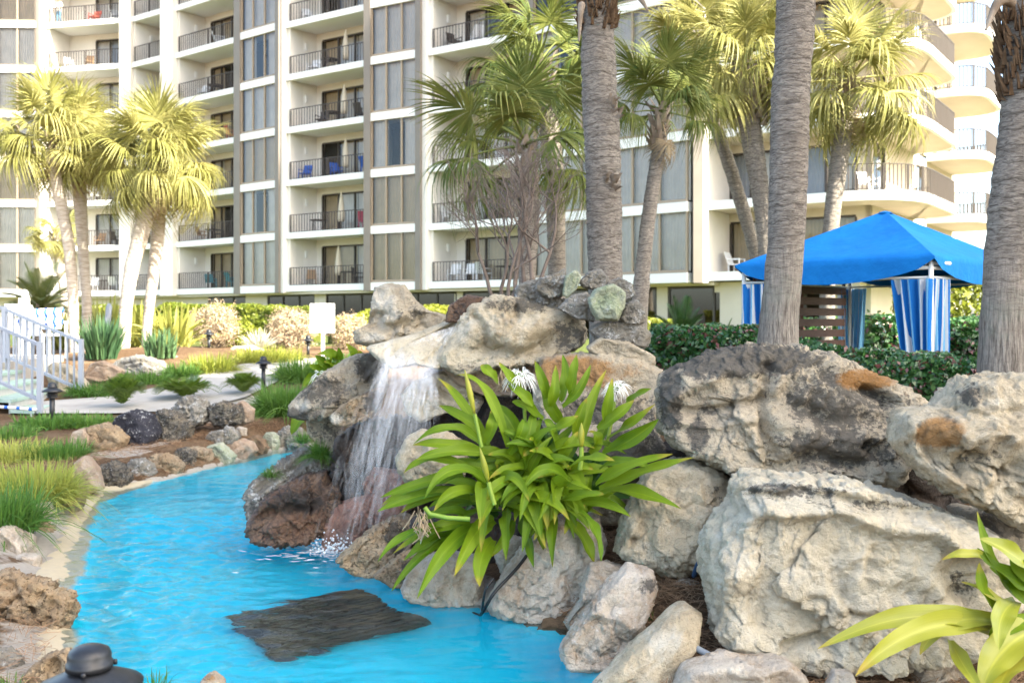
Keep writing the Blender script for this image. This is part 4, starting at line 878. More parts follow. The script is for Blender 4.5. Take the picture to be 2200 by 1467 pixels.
# ------------------------------------------------------------------ plants
leafy('lily_leaf', (0.045, 0.120, 0.004), (0.18, 0.26, 0.012), 0.5, 0.22, 0.22, vein=True, tip=(0.45, 0.28, 0.05))
leafy('lily_leaf_dark', (0.015, 0.055, 0.004), (0.04, 0.10, 0.008), 0.5, 0.1, 0.2, vein=True)  # darker copy of the lily leaf with the inner shade in its colour
leafy('lily_leaf_yellow', (0.22, 0.27, 0.025), (0.42, 0.40, 0.05), 0.38, 0.25, 0.45, vein=True, tip=(0.5, 0.25, 0.04))
leafy('lily_stalk', (0.16, 0.27, 0.03), (0.25, 0.33, 0.05), 0.5, 0.0)
leafy('petal_white', (0.80, 0.80, 0.76), (0.85, 0.84, 0.80), 0.5, 0.3)
leafy('palm_leaf', (0.19, 0.19, 0.045), (0.42, 0.385, 0.15), 0.5, 0.25, 0.25, tip=(0.36, 0.27, 0.12))  # frond copy for palms in the sun, sunlight painted in as yellow
leafy('palm_leaf_green', (0.065, 0.105, 0.02), (0.22, 0.235, 0.06), 0.5, 0.22, 0.25, tip=(0.30, 0.22, 0.09))  # frond copy for shaded palms, shade put into the darker green
leafy('palm_leaf_dead', (0.30, 0.22, 0.13), (0.40, 0.31, 0.19), 0.8, 0.1)
leafy('hedge_leaf', (0.022, 0.085, 0.022), (0.075, 0.18, 0.04), 0.28, 0.12, 0.55, tint=(0.14, 0.045, 0.045))
leafy('hedge_leaf_gold', (0.10, 0.14, 0.014), (0.26, 0.27, 0.03), 0.5, 0.25, 0.4)
leafy('grass_green', (0.06, 0.16, 0.025), (0.14, 0.25, 0.045), 0.5, 0.25)
leafy('grass_yellow', (0.22, 0.28, 0.045), (0.46, 0.46, 0.11), 0.5, 0.3)
leafy('grass_lit', (0.17, 0.21, 0.03), (0.30, 0.31, 0.05), 0.5, 0.3)  # lighter grass copy with sunshine painted into the colour
leafy('blue_blade', (0.035, 0.085, 0.035), (0.085, 0.15, 0.06), 0.5, 0.15)
leafy('broad_gold', (0.20, 0.22, 0.04), (0.38, 0.36, 0.10), 0.5, 0.3)
leafy('coontie_leaf', (0.045, 0.10, 0.012), (0.15, 0.22, 0.03), 0.45, 0.2)
leafy('dry_shrub', (0.36, 0.27, 0.17), (0.48, 0.38, 0.26), 0.8, 0.2)
leafy('silver_leaf', (0.42, 0.40, 0.30), (0.55, 0.52, 0.42), 0.6, 0.2)
leafy('cycad_leaf', (0.022, 0.07, 0.018), (0.07, 0.13, 0.03), 0.3, 0.1, 0.5)
leafy('cycad_leaf_lit', (0.07, 0.10, 0.025), (0.17, 0.19, 0.05), 0.4, 0.15, 0.5)  # brighter cycad copy, sunlight mixed into the leaf colour
simple('hedge_core', (0.02, 0.028, 0.012), (0.03, 0.025, 0.015), 0.9, 0.1, 20)
simple('hedge_core_gold', (0.10, 0.11, 0.02), (0.07, 0.075, 0.018), 0.9, 0.1, 20)
simple('bare_twig', (0.15, 0.115, 0.095), (0.24, 0.195, 0.165), 0.9, 0.1, 8)
simple('straw', (0.25, 0.14, 0.075), (0.36, 0.235, 0.14), 0.8, 0.2, 9)
s = N('palm_bark')
z = s.n('SeparateXYZ', {0: s.co()}).outputs[2]
ringn = s.noise(5.0, 6, 0.7, s.co((3.4, 3.4, 13.0)), 0.9); fib = s.noise(11, 6, 0.72, s.co((6.5, 6.5, 0.5))); big = s.noise(1.6, 4, 0.6); fine = s.noise(70, 4, 0.7)
low = s.ramp(s.math('ADD', s.n('Attribute', attribute_name='hgt').outputs['Fac'], s.math('MULTIPLY', s.math('SUBTRACT', big, 0.5), 0.8)), [(0.25, 1.0), (0.50, 0.0)])
tex = s.mix(low, ringn, fib)
c = s.mix(s.ramp(tex, [(0.33, 0.0), (0.62, 1.0)]), (0.080, 0.066, 0.056), (0.42, 0.37, 0.315))
c = s.mix(s.ramp(big, [(0.45, 0.0), (0.75, 0.6)]), c, (0.20, 0.165, 0.135))
c = s.mix(s.math('MULTIPLY', s.ramp(s.noise(2.2, 5, 0.65), [(0.52, 0.0), (0.62, 1.0)]), s.math('MULTIPLY', low, 0.35)), c, (0.30, 0.34, 0.27))
ln = s.math('FRACT', s.math('ADD', s.math('MULTIPLY', z, 9.5), s.math('MULTIPLY', s.noise(2.6, 4, 0.6), 2.2))); c = s.mix(s.math('MULTIPLY', s.ramp(ln, [(0.0, 1.0), (0.16, 0.0)]), s.math('MULTIPLY', s.math('SUBTRACT', 1.0, s.math('MULTIPLY', low, 0.75)), 0.6)), c, (0.05, 0.04, 0.032))
c = s.mix(s.ramp(fine, [(0.70, 0.0), (0.78, 0.5)]), c, (0.48, 0.46, 0.42))
s.done(s.bsdf(c, 0.92, 0.15, s.bump(s.math('ADD', tex, s.math('MULTIPLY', fine, 0.3)), 0.9, 0.03)))
s = N('palm_bark_pale')  # paler bark copy, the sun on the left trunks painted in
ringn = s.noise(5.0, 5, 0.65, s.co((1.0, 1.0, 7.0)), 0.4)
c = s.mix(s.ramp(ringn, [(0.33, 0.0), (0.62, 1.0)]), (0.32, 0.26, 0.20), (0.56, 0.49, 0.41))
s.done(s.bsdf(c, 0.92, 0.15, s.bump(ringn, 0.9, 0.03)))
simple('leaf_base', (0.20, 0.15, 0.11), (0.36, 0.30, 0.24), 0.9, 0.1, 5, 0.5, 60)
simple('fibre_brown', (0.10, 0.06, 0.035), (0.17, 0.11, 0.065), 0.95, 0.1, 9, 0.8, 60, stretch=(1, 1, 3))

def frond_mesh(seed, mat, S=1.0, nseg=62, droop=0.55):
    """fan leaf of a cabbage palm: petiole along +X, blade of narrow pleated segments with hanging tips"""
    rg = np.random.default_rng(seed); pl = 0.62 * S; K = 7
    t = np.linspace(0, 1, 6); pet = np.stack([pl * t, 0 * t, 0.02 * S * np.sin(t * 3)], -1)
    V, F = tube(pet, np.linspace(.020, .011, 6) * S, 5); V = [V]; F = [np.array(F)]; n = len(V[0])
    th = np.linspace(-2.15, 2.15, nseg) + rg.normal(0, .03, nseg); L_ = S * .66 * (0.78 + .22 * np.cos(th * .8)) * rg.uniform(.86, 1.1, nseg)
    k = np.linspace(0, 1, K)
    base = np.stack([pl + S * .16 * np.cos(th) ** 2 * (np.cos(th) > 0), 0 * th, -.02 * S * np.abs(th)], -1)
    d = np.stack([np.cos(th), np.sin(th), 0.14 - .10 * np.abs(th)], -1)
    dr = droop * rg.uniform(.55, 1.5, nseg)
    Pt = base[:, None] + d[:, None] * (L_[:, None] * k)[..., None]
    Pt[..., 2] -= (L_ * dr)[:, None] * k ** 2.4
    Pt[..., :2] -= d[:, None, :2] * ((L_ * dr * .38)[:, None] * k ** 3)[..., None]
    Pt += rg.normal(0, .012 * S, (nseg, 1, 3)) * k[None, :, None]
    T = unit(np.gradient(Pt, axis=1)); wv = unit(np.cross(T, np.array((0, 0, 1.0))))
    wd = S * .030 * (np.minimum(1, .35 + 2.2 * k) * (1 - k ** 1.7) + .02)[None] * np.ones((nseg, 1))
    v, f, uv = ribbons(Pt, wd, wv, .22, np.broadcast_to(np.array((0, 0, 1.0)), Pt.shape))
    uvs = np.concatenate([np.full((n, 2), .3), uv])
    return mk_mesh('frond', np.concatenate([V[0], v]), np.concatenate([F[0], f + n]), mat, True, uvs)
FR = {}
for nm, S_ in (('palm_leaf', 1), ('palm_leaf_green', 1)):
    FR[nm] = [frond_mesh(20 + i, MATS[nm], 1.0, 62, .35 + .22 * i) for i in range(4)]
FR['dead'] = [frond_mesh(31, MATS['palm_leaf_dead'], .8, 26, 1.1)]
def trunk_part(par, path, rad, seed, mat='palm_bark', seg=22, per_m=34, z_ref=None):
    path = np.asarray(path, float); d = np.r_[0, np.cumsum(np.linalg.norm(np.diff(path, axis=0), axis=1))]
    K = int(d[-1] * per_m) + 4; s_ = np.linspace(0, d[-1], K)
    def spl(a):                               # smooth interpolation
        y = np.interp(s_, d, a); w_ = max(3, K // 7) | 1; yp = np.pad(y, w_ // 2, mode='reflect', reflect_type='odd'); return np.convolve(yp, np.ones(w_) / w_, 'valid')
    c = np.stack([spl(path[:, i]) for i in range(3)], -1); r = np.interp(s_, d, np.broadcast_to(rad, len(path)))
    V, F = tube(c, r, seg); V = V.reshape(K, seg, 3); cen = c[:, None]; dirv = unit(V - cen)
    pos = np.stack([dirv[..., 0] * 1.2, dirv[..., 1] * 1.2, np.broadcast_to(s_[:, None] * 11, (K, seg))], -1).reshape(-1, 3) + seed * 7.7
    saw = (s_ * 13 + .4 * np.sin(s_ * 5 + seed)) % 1.0
    up = sm(.2, .45, s_ / d[-1])
    dsp = (.030 * fbm(pos * np.array((1, 1, .55)), 3).reshape(K, seg) + (.045 * (saw - .5) * up)[:, None] + .035 * fbm(pos * np.array((.8, .8, .12)) + 9, 2).reshape(K, seg))
    V = V + dirv * (dsp * (r / 1.0 * 1.6)[:, None] * 1.0)[..., None]
    return obj('trunk', V.reshape(-1, 3), np.array(F), MATS[mat], par, attr={'hgt': np.repeat(np.clip(s_ / 3.6, 0, 1), seg)})
def boots_part(par, top, axis, r, n, L_, seed, spread=.5):
    rg = np.random.default_rng(seed); m = MB()
    for i in range(n):
        a = i * 2.4 + rg.uniform(-.2, .2); h = -(i / n) * L_; o = np.array((math.cos(a), math.sin(a), 0))
        b = np.asarray(top) + np.asarray(axis) * h + o * r * .75; ln = rg.uniform(.16, .30); tip = b + o * ln * spread + np.array((rg.normal(0, .02), rg.normal(0, .02), ln * .75))
        sd = np.cross(o, (0, 0, 1)); wd = rg.uniform(.05, .08)
        m.add([b - sd * wd, b + sd * wd, b + o * .03 + sd * wd * .5, tip - sd * wd * .35, tip + sd * wd * .35, tip + o * .015], [(0, 1, 4, 3), (1, 2, 5, 4), (2, 0, 3, 5), (3, 4, 5)])
    return m.build('leaf_bases', MATS['leaf_base'], par)
def palm(label, tpx, D, w_px, crown=None, n=34, S=1.0, mat='palm_leaf', seed=1, boots=26, bootL=.6, bark='palm_bark', dead=2, group=None, dl=0.0, el=(-50, 85), wide=1.0, base_z=None, bspread=.5):
    """tpx: trunk pixels from the foot up; w_px its widths; crown: pixel of the crown's heart"""
    tpx = np.asarray(tpx, float).reshape(-1, 2); Ds = D + dl * np.linspace(0, 1, len(tpx)); pts = Pv(tpx, Ds)
    g = GZ(pts[0, 0], pts[0, 1]); pts = np.concatenate([[pts[0] + (pts[0] - pts[1]) / np.linalg.norm(pts[1] - pts[0]) * .05], pts]); pts[0] = (pts[1, 0] - (pts[2, 0] - pts[1, 0]) * .15, pts[1, 1], min(g - .1, pts[1, 2] - .05))
    wr = np.asarray(w_px, float) / 2 * D / FPX; wr = np.r_[wr[0] * 1.05, wr]
    t = thing('cabbage_palm', (pts[0, 0], pts[0, 1], g), label, 'palm tree', group)
    trunk_part(t, pts, wr, seed, bark)
    if crown is None: return t
    c = P(*crown, D + dl); rg = np.random.default_rng(seed + 100)
    ax = unit(pts[-1] - pts[-2])
    if boots: boots_part(t, c - ax * .05, ax, wr[-1] * 1.05, boots, bootL, seed, bspread)
    fr = FR[mat]
    for i in range(n):
        e = el[1] + (el[0] - el[1]) * ((i + .5) / n) ** .85 + rg.normal(0, 7); az = i * 137.5 + rg.normal(0, 12)
        me = fr[int(rg.integers(0, 2)) + (2 if e < 15 else 0)]
        o = inst(me, t, tuple(c - WL[t.name] - ax * .12 * (i / n)), Euler((R(rg.normal(0, 16)), R(-e), R(az))), 'frond'); sc_ = S * rg.uniform(.85, 1.12); o.scale = (sc_ * wide, sc_, sc_)
    for i in range(dead):
        o = inst(FR['dead'][0], t, tuple(c - WL[t.name] - ax * .2), Euler((0, R(72 + rg.normal(0, 6)), R(rg.uniform(0, 360)))), 'frond'); o.scale = (S * .9,) * 3
    return t
LG = 'lit palms on the left mound'
palm('sunlit cabbage palm at far left with pale trunk crossing before its twin', [160, 742, 156, 620, 148, 520, 125, 410, 108, 325], 24, [21, 22, 24, 25, 27], (104, 290), 30, 1.32, seed=2, bark='palm_bark_pale', group=LG, el=(-35, 85))
palm('sunlit cabbage palm at far left with rough brown booted trunk behind its twin', [186, 640, 180, 560, 174, 460, 168, 370], 25, [20, 22, 26, 30], (172, 318), 26, 1.3, seed=3, bark='palm_bark_pale', boots=44, bootL=1.0, group=LG, el=(-35, 85))
palm('sunlit cabbage palm leaning right, left trunk of the V pair', [266, 745, 270, 660, 284, 570, 312, 470, 334, 400], 23.5, [26, 27, 31, 35, 33], (342, 345), 30, 1.42, seed=4, bark='palm_bark_pale', boots=50, bootL=.9, group=LG, el=(-45, 85))
palm('sunlit cabbage palm, right trunk of the V pair with clean pale stem', [316, 700, 326, 620, 338, 520, 346, 400], 24.2, [20, 22, 27, 30], (352, 330), 22, 1.36, seed=5, bark='palm_bark_pale', boots=30, group=LG, el=(-40, 70))
palm('small faraway palm before the balconies between the left trunks', [140, 640, 132, 580, 122, 520], 33, [20, 20, 22], (118, 492), 14, .9, seed=6, bark='palm_bark_pale', boots=20, group=LG, el=(-50, 40))
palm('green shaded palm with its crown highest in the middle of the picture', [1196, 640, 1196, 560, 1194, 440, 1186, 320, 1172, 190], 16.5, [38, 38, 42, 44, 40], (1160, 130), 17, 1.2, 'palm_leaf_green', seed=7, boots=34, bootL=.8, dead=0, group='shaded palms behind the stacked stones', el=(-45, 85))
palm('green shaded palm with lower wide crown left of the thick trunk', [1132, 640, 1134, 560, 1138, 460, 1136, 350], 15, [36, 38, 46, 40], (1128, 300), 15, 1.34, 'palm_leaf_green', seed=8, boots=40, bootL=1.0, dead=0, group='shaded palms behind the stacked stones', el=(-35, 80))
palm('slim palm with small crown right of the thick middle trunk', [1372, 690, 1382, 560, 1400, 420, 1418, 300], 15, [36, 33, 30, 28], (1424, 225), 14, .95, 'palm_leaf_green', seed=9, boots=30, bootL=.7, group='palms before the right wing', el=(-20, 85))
palm('sunlit palm with thin trunk leaning left before the bronze pier', [1628, 560, 1600, 460, 1562, 340, 1524, 230], 20, [28, 28, 27, 27], (1506, 110), 26, 1.2, seed=10, boots=26, group='palms before the right wing', el=(-45, 85))
palm('sunlit palm with heavily booted trunk left of the tall bare trunk', [1648, 560, 1640, 460, 1626, 360, 1606, 250], 18.5, [34, 36, 42, 50], (1600, 130), 28, 1.25, seed=11, boots=70, bootL=1.3, group='palms before the right wing', el=(-45, 85))
palm('sunlit palm with spreading crown right of the tall bare trunk', [1778, 560, 1790, 440, 1804, 340, 1818, 240], 18, [32, 34, 38, 36], (1830, 165), 28, 1.32, seed=12, boots=40, bootL=.7, group='palms before the right wing', el=(-50, 85), bspread=.9)
# thick bare trunks in front: their crowns are above the picture
def bigtrunk(label, tpx, D, w, seed, crown_h):
    t = palm(label, tpx, D, w, None, seed=seed, group='thick palm trunks in the foreground')
    return t
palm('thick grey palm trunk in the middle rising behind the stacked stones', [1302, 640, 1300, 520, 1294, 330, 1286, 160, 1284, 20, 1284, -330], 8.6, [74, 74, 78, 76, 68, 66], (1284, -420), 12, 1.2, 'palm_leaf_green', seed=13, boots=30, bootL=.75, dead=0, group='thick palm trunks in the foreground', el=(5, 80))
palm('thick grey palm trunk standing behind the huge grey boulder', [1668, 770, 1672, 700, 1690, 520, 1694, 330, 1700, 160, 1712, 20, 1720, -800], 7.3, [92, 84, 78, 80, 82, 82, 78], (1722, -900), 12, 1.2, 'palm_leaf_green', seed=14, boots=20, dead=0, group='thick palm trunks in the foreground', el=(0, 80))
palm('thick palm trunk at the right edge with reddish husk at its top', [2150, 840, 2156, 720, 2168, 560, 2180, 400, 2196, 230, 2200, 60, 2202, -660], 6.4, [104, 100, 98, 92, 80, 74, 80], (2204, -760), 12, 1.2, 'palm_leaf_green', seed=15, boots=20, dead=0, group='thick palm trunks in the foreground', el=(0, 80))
# old husks hanging from the thick trunks
def husk(label, a, b, D, w0, parent_label=None):
    A = P(*a, D); B = P(*b, D - .1); K = 9; t = np.linspace(0, 1, K)[:, None]; c = A * (1 - t) + B * t; c[:, 2] += .10 * np.sin(t[:, 0] * math.pi)
    V, F = tube(c, np.interp(t[:, 0], [0, .3, 1], [w0 * .6, w0, .008]), 8); return V, F
def tl(name):                                # find a palm by the start of its label
    return next(o for o in bpy.data.objects if o.get('label', '').startswith(name))
p13, p15 = tl('thick grey palm trunk in the middle'), tl('thick palm trunk at the right edge')
for par, a, b, D, w0 in [(p13, (1330, -8), (1392, 24), 8.4, .05), (p13, (1252, 10), (1244, 90), 8.4, .035), (p15, (2176, 10), (2118, 66), 6.2, .045)]:
    V, F = husk('', a, b, D, w0); obj('husk', V, F, MATS['leaf_base'], par)
for par, (cx, cy), D, r_, L_, n in [(p13, (1284, 12), 8.6, .145, .25, 150), (p15, (2196, 70), 6.4, .125, .45, 260)]:
    rg = np.random.default_rng(3); m = MB()
    for i in range(n):
        a = rg.uniform(0, 6.28); o = np.array((math.cos(a), math.sin(a), 0)); b = P(cx, cy, D) + o * r_ + np.array((0, 0, rg.uniform(-L_, .1))); tip = b + o * .04 + np.array((0, 0, .10)); sd = np.cross(o, (0, 0, 1)) * rg.uniform(.006, .018); tip = tip + rg.normal(0, .02, 3)
        m.add([b - sd, b + sd, tip + sd * .5, tip - sd * .5, b + o * .03], [(0, 1, 2, 3), (0, 4, 1), (1, 4, 2), (2, 4, 3), (3, 4, 0)])
    m.build('leaf_bases', MATS['fibre_brown'], par)
for par, (cx, cy), D in [(p13, (1310, 380), 8.45), (p13, (1322, 395), 8.45), (p13, (1316, 220), 8.45), (p13, (1326, 240), 8.45)]:
    rg = np.random.default_rng(int(cx)); m = MB()
    for i in range(5):
        c = P(cx + rg.uniform(-10, 10), cy + rg.uniform(-10, 10), D); tip = c + np.array((rg.uniform(.0, .05), -.06, rg.uniform(-.02, .06))); m.add([c + (-.02, 0, 0), c + (.02, 0, 0), tip + (.012, 0, .01), tip + (-.012, 0, .01), c + (0, 0, -.04)], [(0, 1, 2, 3), (0, 4, 1), (1, 4, 2), (2, 4, 3), (3, 4, 0)])
    m.build('bark_scar', MATS['leaf_base'], par)

# ---- spider lilies with strap leaves
def lily_leaf(par, b, md, tp, D0, D1, wmax, seed, mat, conv, curl=1.0, nface=None):
    rg = np.random.default_rng(seed); K = 18; t = np.linspace(0, 1, K)
    c = 2 * np.asarray(conv(md)) - .5 * (np.asarray(conv(b)) + np.asarray(conv(tp)))
    q = ((1 - t) ** 2)[:, None] * conv(b) + (2 * t * (1 - t))[:, None] * c + (t ** 2)[:, None] * conv(tp)
    D = D0 + (D1 - D0) * t ** 1.2 - .05 * np.sin(t * math.pi)
    C = Pv(q, D); T = unit(np.gradient(C, axis=0))
    nrm = np.array((rg.normal(0, .42), -.75, .66)); nrm = nrm[None] + rg.normal(0, .25) * curl * np.array((1, 0, .3))[None] * np.sin(t * 3 + rg.uniform(0, 6))[:, None]
    nrm = unit(nrm - (nrm * T).sum(1, keepdims=True) * T); wv = np.cross(T, nrm)
    wd = wmax * np.minimum(1, .42 + 1.9 * t) * np.maximum(0, 1 - t ** 3.2) ** .9 + .002
    us = np.linspace(-1, 1, 7); ph = rg.uniform(0, 6.28); fr_ = rg.uniform(9, 15)
    V = []
    for u in us:
        z_ = (abs(u) ** 1.3 * .20 - .02) * wd +   .13 * wd * np.sin(t * fr_ + ph + (2.1 if u > 0 else 0)) * abs(u) ** 2 * curl
        V.append(C + wv * (u * wd / 2)[:, None] + nrm * z_[:, None])
    V = np.stack(V, 1); i = np.arange(K - 1)[:, None] * 7 + np.arange(6)[None]
    uv = np.stack([np.broadcast_to((us + 1) / 2, (K, 7)), np.broadcast_to(t[:, None], (K, 7))], -1).reshape(-1, 2)
    return obj('leaf', V.reshape(-1, 3), np.stack([i, i + 1, i + 8, i + 7], -1).reshape(-1, 4), mat, par, uv=uv)
cv1 = lambda p: np.array((800 + p[0] / 2.667, 750 + p[1] / 2.667))
HERO = '''700,700,560,380,375,165 780,560,650,240,480,150 620,470,520,390,380,322 640,560,450,450,235,545 640,590,430,545,230,550 690,600,450,585,255,632 560,690,350,625,180,710 720,760,600,665,440,632 520,720,300,760,45,850
520,740,250,800,50,895 480,800,230,850,30,930 560,830,350,840,160,940 640,900,480,850,325,905 700,890,560,780,410,770 560,960,420,930,240,1000 560,1000,400,1015,230,1110 520,980,340,1030,120,1170 460,1010,210,1060,30,1220
600,1010,330,1140,110,1385 640,1000,430,1140,255,1430 700,980,590,1060,470,1300 420,1060,300,1120,180,1210 690,1090,625,1200,615,1360 810,980,755,1090,660,1200 850,930,890,1060,925,1250 900,950,960,1040,980,1150 900,820,845,870,815,990
1050,860,975,950,900,1085 1150,800,1010,825,880,900 1130,980,1215,1090,1270,1230 1190,930,1275,1040,1310,1215 1180,890,1145,950,1100,1060 1080,870,1200,840,1330,830 1180,880,1330,880,1480,960 1300,830,1500,820,1770,915
1120,700,1185,740,1215,910 1220,840,1235,770,1255,690 1130,680,1250,625,1390,640 1300,690,1440,640,1620,690 1280,780,1450,680,1720,600 1300,800,1560,700,1845,620 1320,600,1490,510,1640,400 1340,520,1460,440,1620,315
1290,460,1400,380,1500,290 1440,390,1490,290,1600,225 1200,540,1240,340,1340,120 1330,420,1352,300,1375,165 1280,560,1330,460,1360,320 1150,540,1180,400,1230,280 1080,300,1110,180,1090,30 1130,260,1150,160,1170,30
1090,330,1185,230,1250,90 1000,280,975,180,930,65 1010,330,1040,240,1050,90 1090,430,1030,330,970,225 920,320,850,250,770,190 980,400,880,330,800,300 880,620,790,420,690,310 780,600,855,470,860,400 830,700,890,540,975,390
760,800,790,680,845,545 880,760,945,610,1030,500 920,830,1060,690,1225,465 960,700,1080,520,1225,385 700,760,675,640,690,560 650,540,690,430,680,350 1250,600,1290,510,1240,470 860,240,790,160,725,75 720,190,665,130,625,88 1010,480,1100,430,1180,380
700,880,560,700,470,690 680,830,500,760,300,740 900,700,830,520,720,470 1060,640,1120,560,1180,470 1000,820,1100,760,1290,830 740,930,600,930,470,980 860,640,900,480,930,330'''
hero = thing('spider_lily', P(1120, 1120, 6.0), 'large spider lily clump with strap leaves and white blooms over the boulders', 'plant')
rgh = np.random.default_rng(4); wide_i = {19, 20, 22, 24, 29, 54, 57, 59, 62, 58, 41, 34}
for i, sgm in enumerate(HERO.split()):
    v = [float(a) for a in sgm.split(',')]; b, md, tp = v[:2], v[2:4], v[4:]
    down = (tp[1] - b[1]) / 500.0; D0 = 5.95 + rgh.uniform(-.12, .12); D1 = D0 - .38 * max(0, down) * 1.2 + .28 * max(0, -down) - rgh.uniform(-.06, .16)
    lw = .068 * (1.4 if i in wide_i else 1.0) * rgh.uniform(.86, 1.12)
    D1 = min(D1, 6.35)
    if tp[0] > 1280 and tp[1] > 560: D0 -= .25; D1 = D0 - .30
    if tp[0] > 1500 and tp[1] < 560: D1 = 5.75
    lily_leaf(hero, b, md, tp, D0, D1, lw, 300 + i, MATS['lily_leaf'], cv1)
for i in range(70):                           # inner leaves, coloured dark to paint the shade inside the clump
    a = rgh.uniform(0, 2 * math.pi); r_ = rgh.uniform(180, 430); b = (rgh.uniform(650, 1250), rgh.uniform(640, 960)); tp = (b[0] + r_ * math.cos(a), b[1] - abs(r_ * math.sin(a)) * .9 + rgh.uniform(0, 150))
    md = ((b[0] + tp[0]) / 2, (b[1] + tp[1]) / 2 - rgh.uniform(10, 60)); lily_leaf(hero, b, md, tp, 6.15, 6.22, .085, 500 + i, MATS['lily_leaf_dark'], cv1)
for i in range(44):                           # more outer leaves
    a = rgh.uniform(-.15, math.pi + .15); r_ = rgh.uniform(240, 430); b = (rgh.uniform(680, 1230), rgh.uniform(620, 950)); tp = (b[0] + r_ * math.cos(a) * 1.1, b[1] - r_ * math.sin(a) * .8 + rgh.uniform(-40, 160)); tp = (min(max(tp[0], 330), 1480), max(tp[1], 200))
    md = ((b[0] + tp[0]) / 2, (b[1] + tp[1]) / 2 - rgh.uniform(20, 90)); lily_leaf(hero, b, md, tp, 5.98, rgh.uniform(5.72, 6.0), .072 * rgh.uniform(.85, 1.15), 900 + i, MATS['lily_leaf'], cv1)
for i in range(26):                           # leaves hanging over the front
    a = rgh.uniform(math.pi * 1.02, math.pi * 1.98); r_ = rgh.uniform(200, 380); b = (rgh.uniform(620, 1200), rgh.uniform(760, 960)); tp = (b[0] + r_ * math.cos(a) * 1.15, b[1] - r_ * math.sin(a) * .85); tp = (tp[0], min(tp[1], 1250))
    md = (b[0] * .45 + tp[0] * .55, (b[1] + tp[1]) / 2 - rgh.uniform(60, 130)); lily_leaf(hero, b, md, tp, 5.85, rgh.uniform(5.5, 5.65), .078 * rgh.uniform(.85, 1.15), 1000 + i, MATS['lily_leaf'], cv1)
def stalk(par, pts, D, r=.010, bud=None, mat='lily_stalk'):
    q = np.array([cv1(p) for p in pts]); c = Pv(q, D); V, F = tube(c, r, 7); obj('stalk', V, F, MATS[mat], par)
    if bud is not None:
        m = MB(); d = unit(c[-1] - c[-2]); t = np.linspace(0, 1, 8)[:, None]; m.tube(c[-1] + d * bud * t, np.maximum(.002, .019 * np.sin(np.linspace(.35, 3.1, 8))), 8); m.build('bud', MATS['lily_leaf_yellow'], par, True)
stalk(hero, [(625, 560), (605, 460), (585, 370)], 5.75, .011, .26); stalk(hero, [(700, 890), (680, 820), (665, 760)], 5.6, .013, .20); stalk(hero, [(1190, 690), (1198, 620), (1198, 560)], 5.75, .014, .14)
stalk(hero, [(560, 972), (430, 965), (330, 945), (300, 905)], 5.6, .014)
stalk(hero, [(880, 480), (870, 330), (855, 220)], 6.0, .011); stalk(hero, [(1330, 600), (1370, 420), (1388, 300)], 6.0, .011)
def bloom(par, c, rad, seed, n=15, D=None):
    rg = np.random.default_rng(seed); K = 9; t = np.linspace(0, 1, K); NP = n * 6
    fl = unit(rg.normal(size=(n, 3)) * np.array((1, .7, .55)) + np.array((0, -.2, .45))); fc = c + fl * rad * .45
    dirs = unit(np.repeat(fl, 6, 0) * .55 + unit(rg.normal(size=(NP, 3))) * .8); L_ = rad * rg.uniform(.55, .85, NP)
    Pt = np.repeat(fc, 6, 0)[:, None] + dirs[:, None] * (L_[:, None] * t)[..., None]; Pt[..., 2] -= (L_ * .75)[:, None] * t ** 2
    T = unit(np.gradient(Pt, axis=1)); wv = unit(np.cross(T, np.array((.2, -1, .3)))); wd = rad * .05 * (np.sin(t * 2.6 + .4))[None] * np.ones((NP, 1))
    v, f, uv = ribbons(Pt, wd, wv, .15, np.broadcast_to(np.array((0, -.7, .7)), Pt.shape)); o = obj('bloom', v, f, MATS['petal_white'], par, uv=uv)
    m = MB()
    for p in fc: m.tube(np.stack([c, c * .4 + p * .6 + (0, 0, .01), p]), .0035, 5, False)
    m.build('flower_tube', MATS['lily_stalk'], par)
bloom(hero, P(1117, 812, 6.0), .100, 1, 16); bloom(hero, P(1326, 838, 6.0), .092, 2, 16)
# withered flower heads
rg = np.random.default_rng(8)
for (px, py, n, D) in ((905, 1110, 26, 5.6), (1078, 800, 12, 6.1)):
    m = MB()
    for i in range(n):
        a = P(px + rg.normal(0, 8), py + rg.normal(0, 10), D); m.tube(np.stack([a, a + (rg.normal(0, .02), rg.normal(0, .02), -.05), a + (rg.normal(0, .03), 0, -.11)]), .003, 4, False)
    m.build('withered_bloom', MATS['dry_shrub'], hero)

cv2 = lambda p: np.array((1550 + p[0] / 1.912, 700 + p[1] / 1.912))
lil2 = thing('spider_lily', P(2190, 1400, 4.3), 'bright yellow green spider lily in the bottom right corner', 'plant')
L2 = '1160,1280,820,1190,395,1325,.105 1160,1240,830,1245,550,1437,.11 1170,1225,950,1215,815,1350,.10 1220,1120,1110,960,1050,760,.06 1330,1060,1200,940,1060,872,.10 1320,1100,1150,1010,1050,910,.09 1110,965,1010,935,905,960,.045 1180,1150,1080,1090,985,1050,.05 1180,1230,1085,1110,1060,970,.075 1210,1130,1150,1200,1140,1330,.10 1330,1230,1160,1330,1070,1500,.16 940,1290,1000,1400,1070,1500,.07 1330,1290,1200,1380,1130,1520,.15 1340,1080,1240,1000,1190,930,.08 1300,1200,1160,1240,1110,1300,.08 1260,1160,1200,1060,1100,990,.08'
for i, sgm in enumerate(L2.split()):
    v = [float(a) for a in sgm.split(',')]; tp = v[4:6]; b = v[:2]; D0 = 4.45; D1 = 4.45 - .30 * max(0, (tp[1] - b[1]) / 250) + rgh.uniform(-.08, .08)
    lily_leaf(lil2, b, v[2:4], tp, D0, max(D1, 4.05), v[6], 700 + i, MATS['lily_leaf_yellow'] if i not in (3, 5, 8, 13, 14, 15) else MATS['lily_leaf'], cv2)
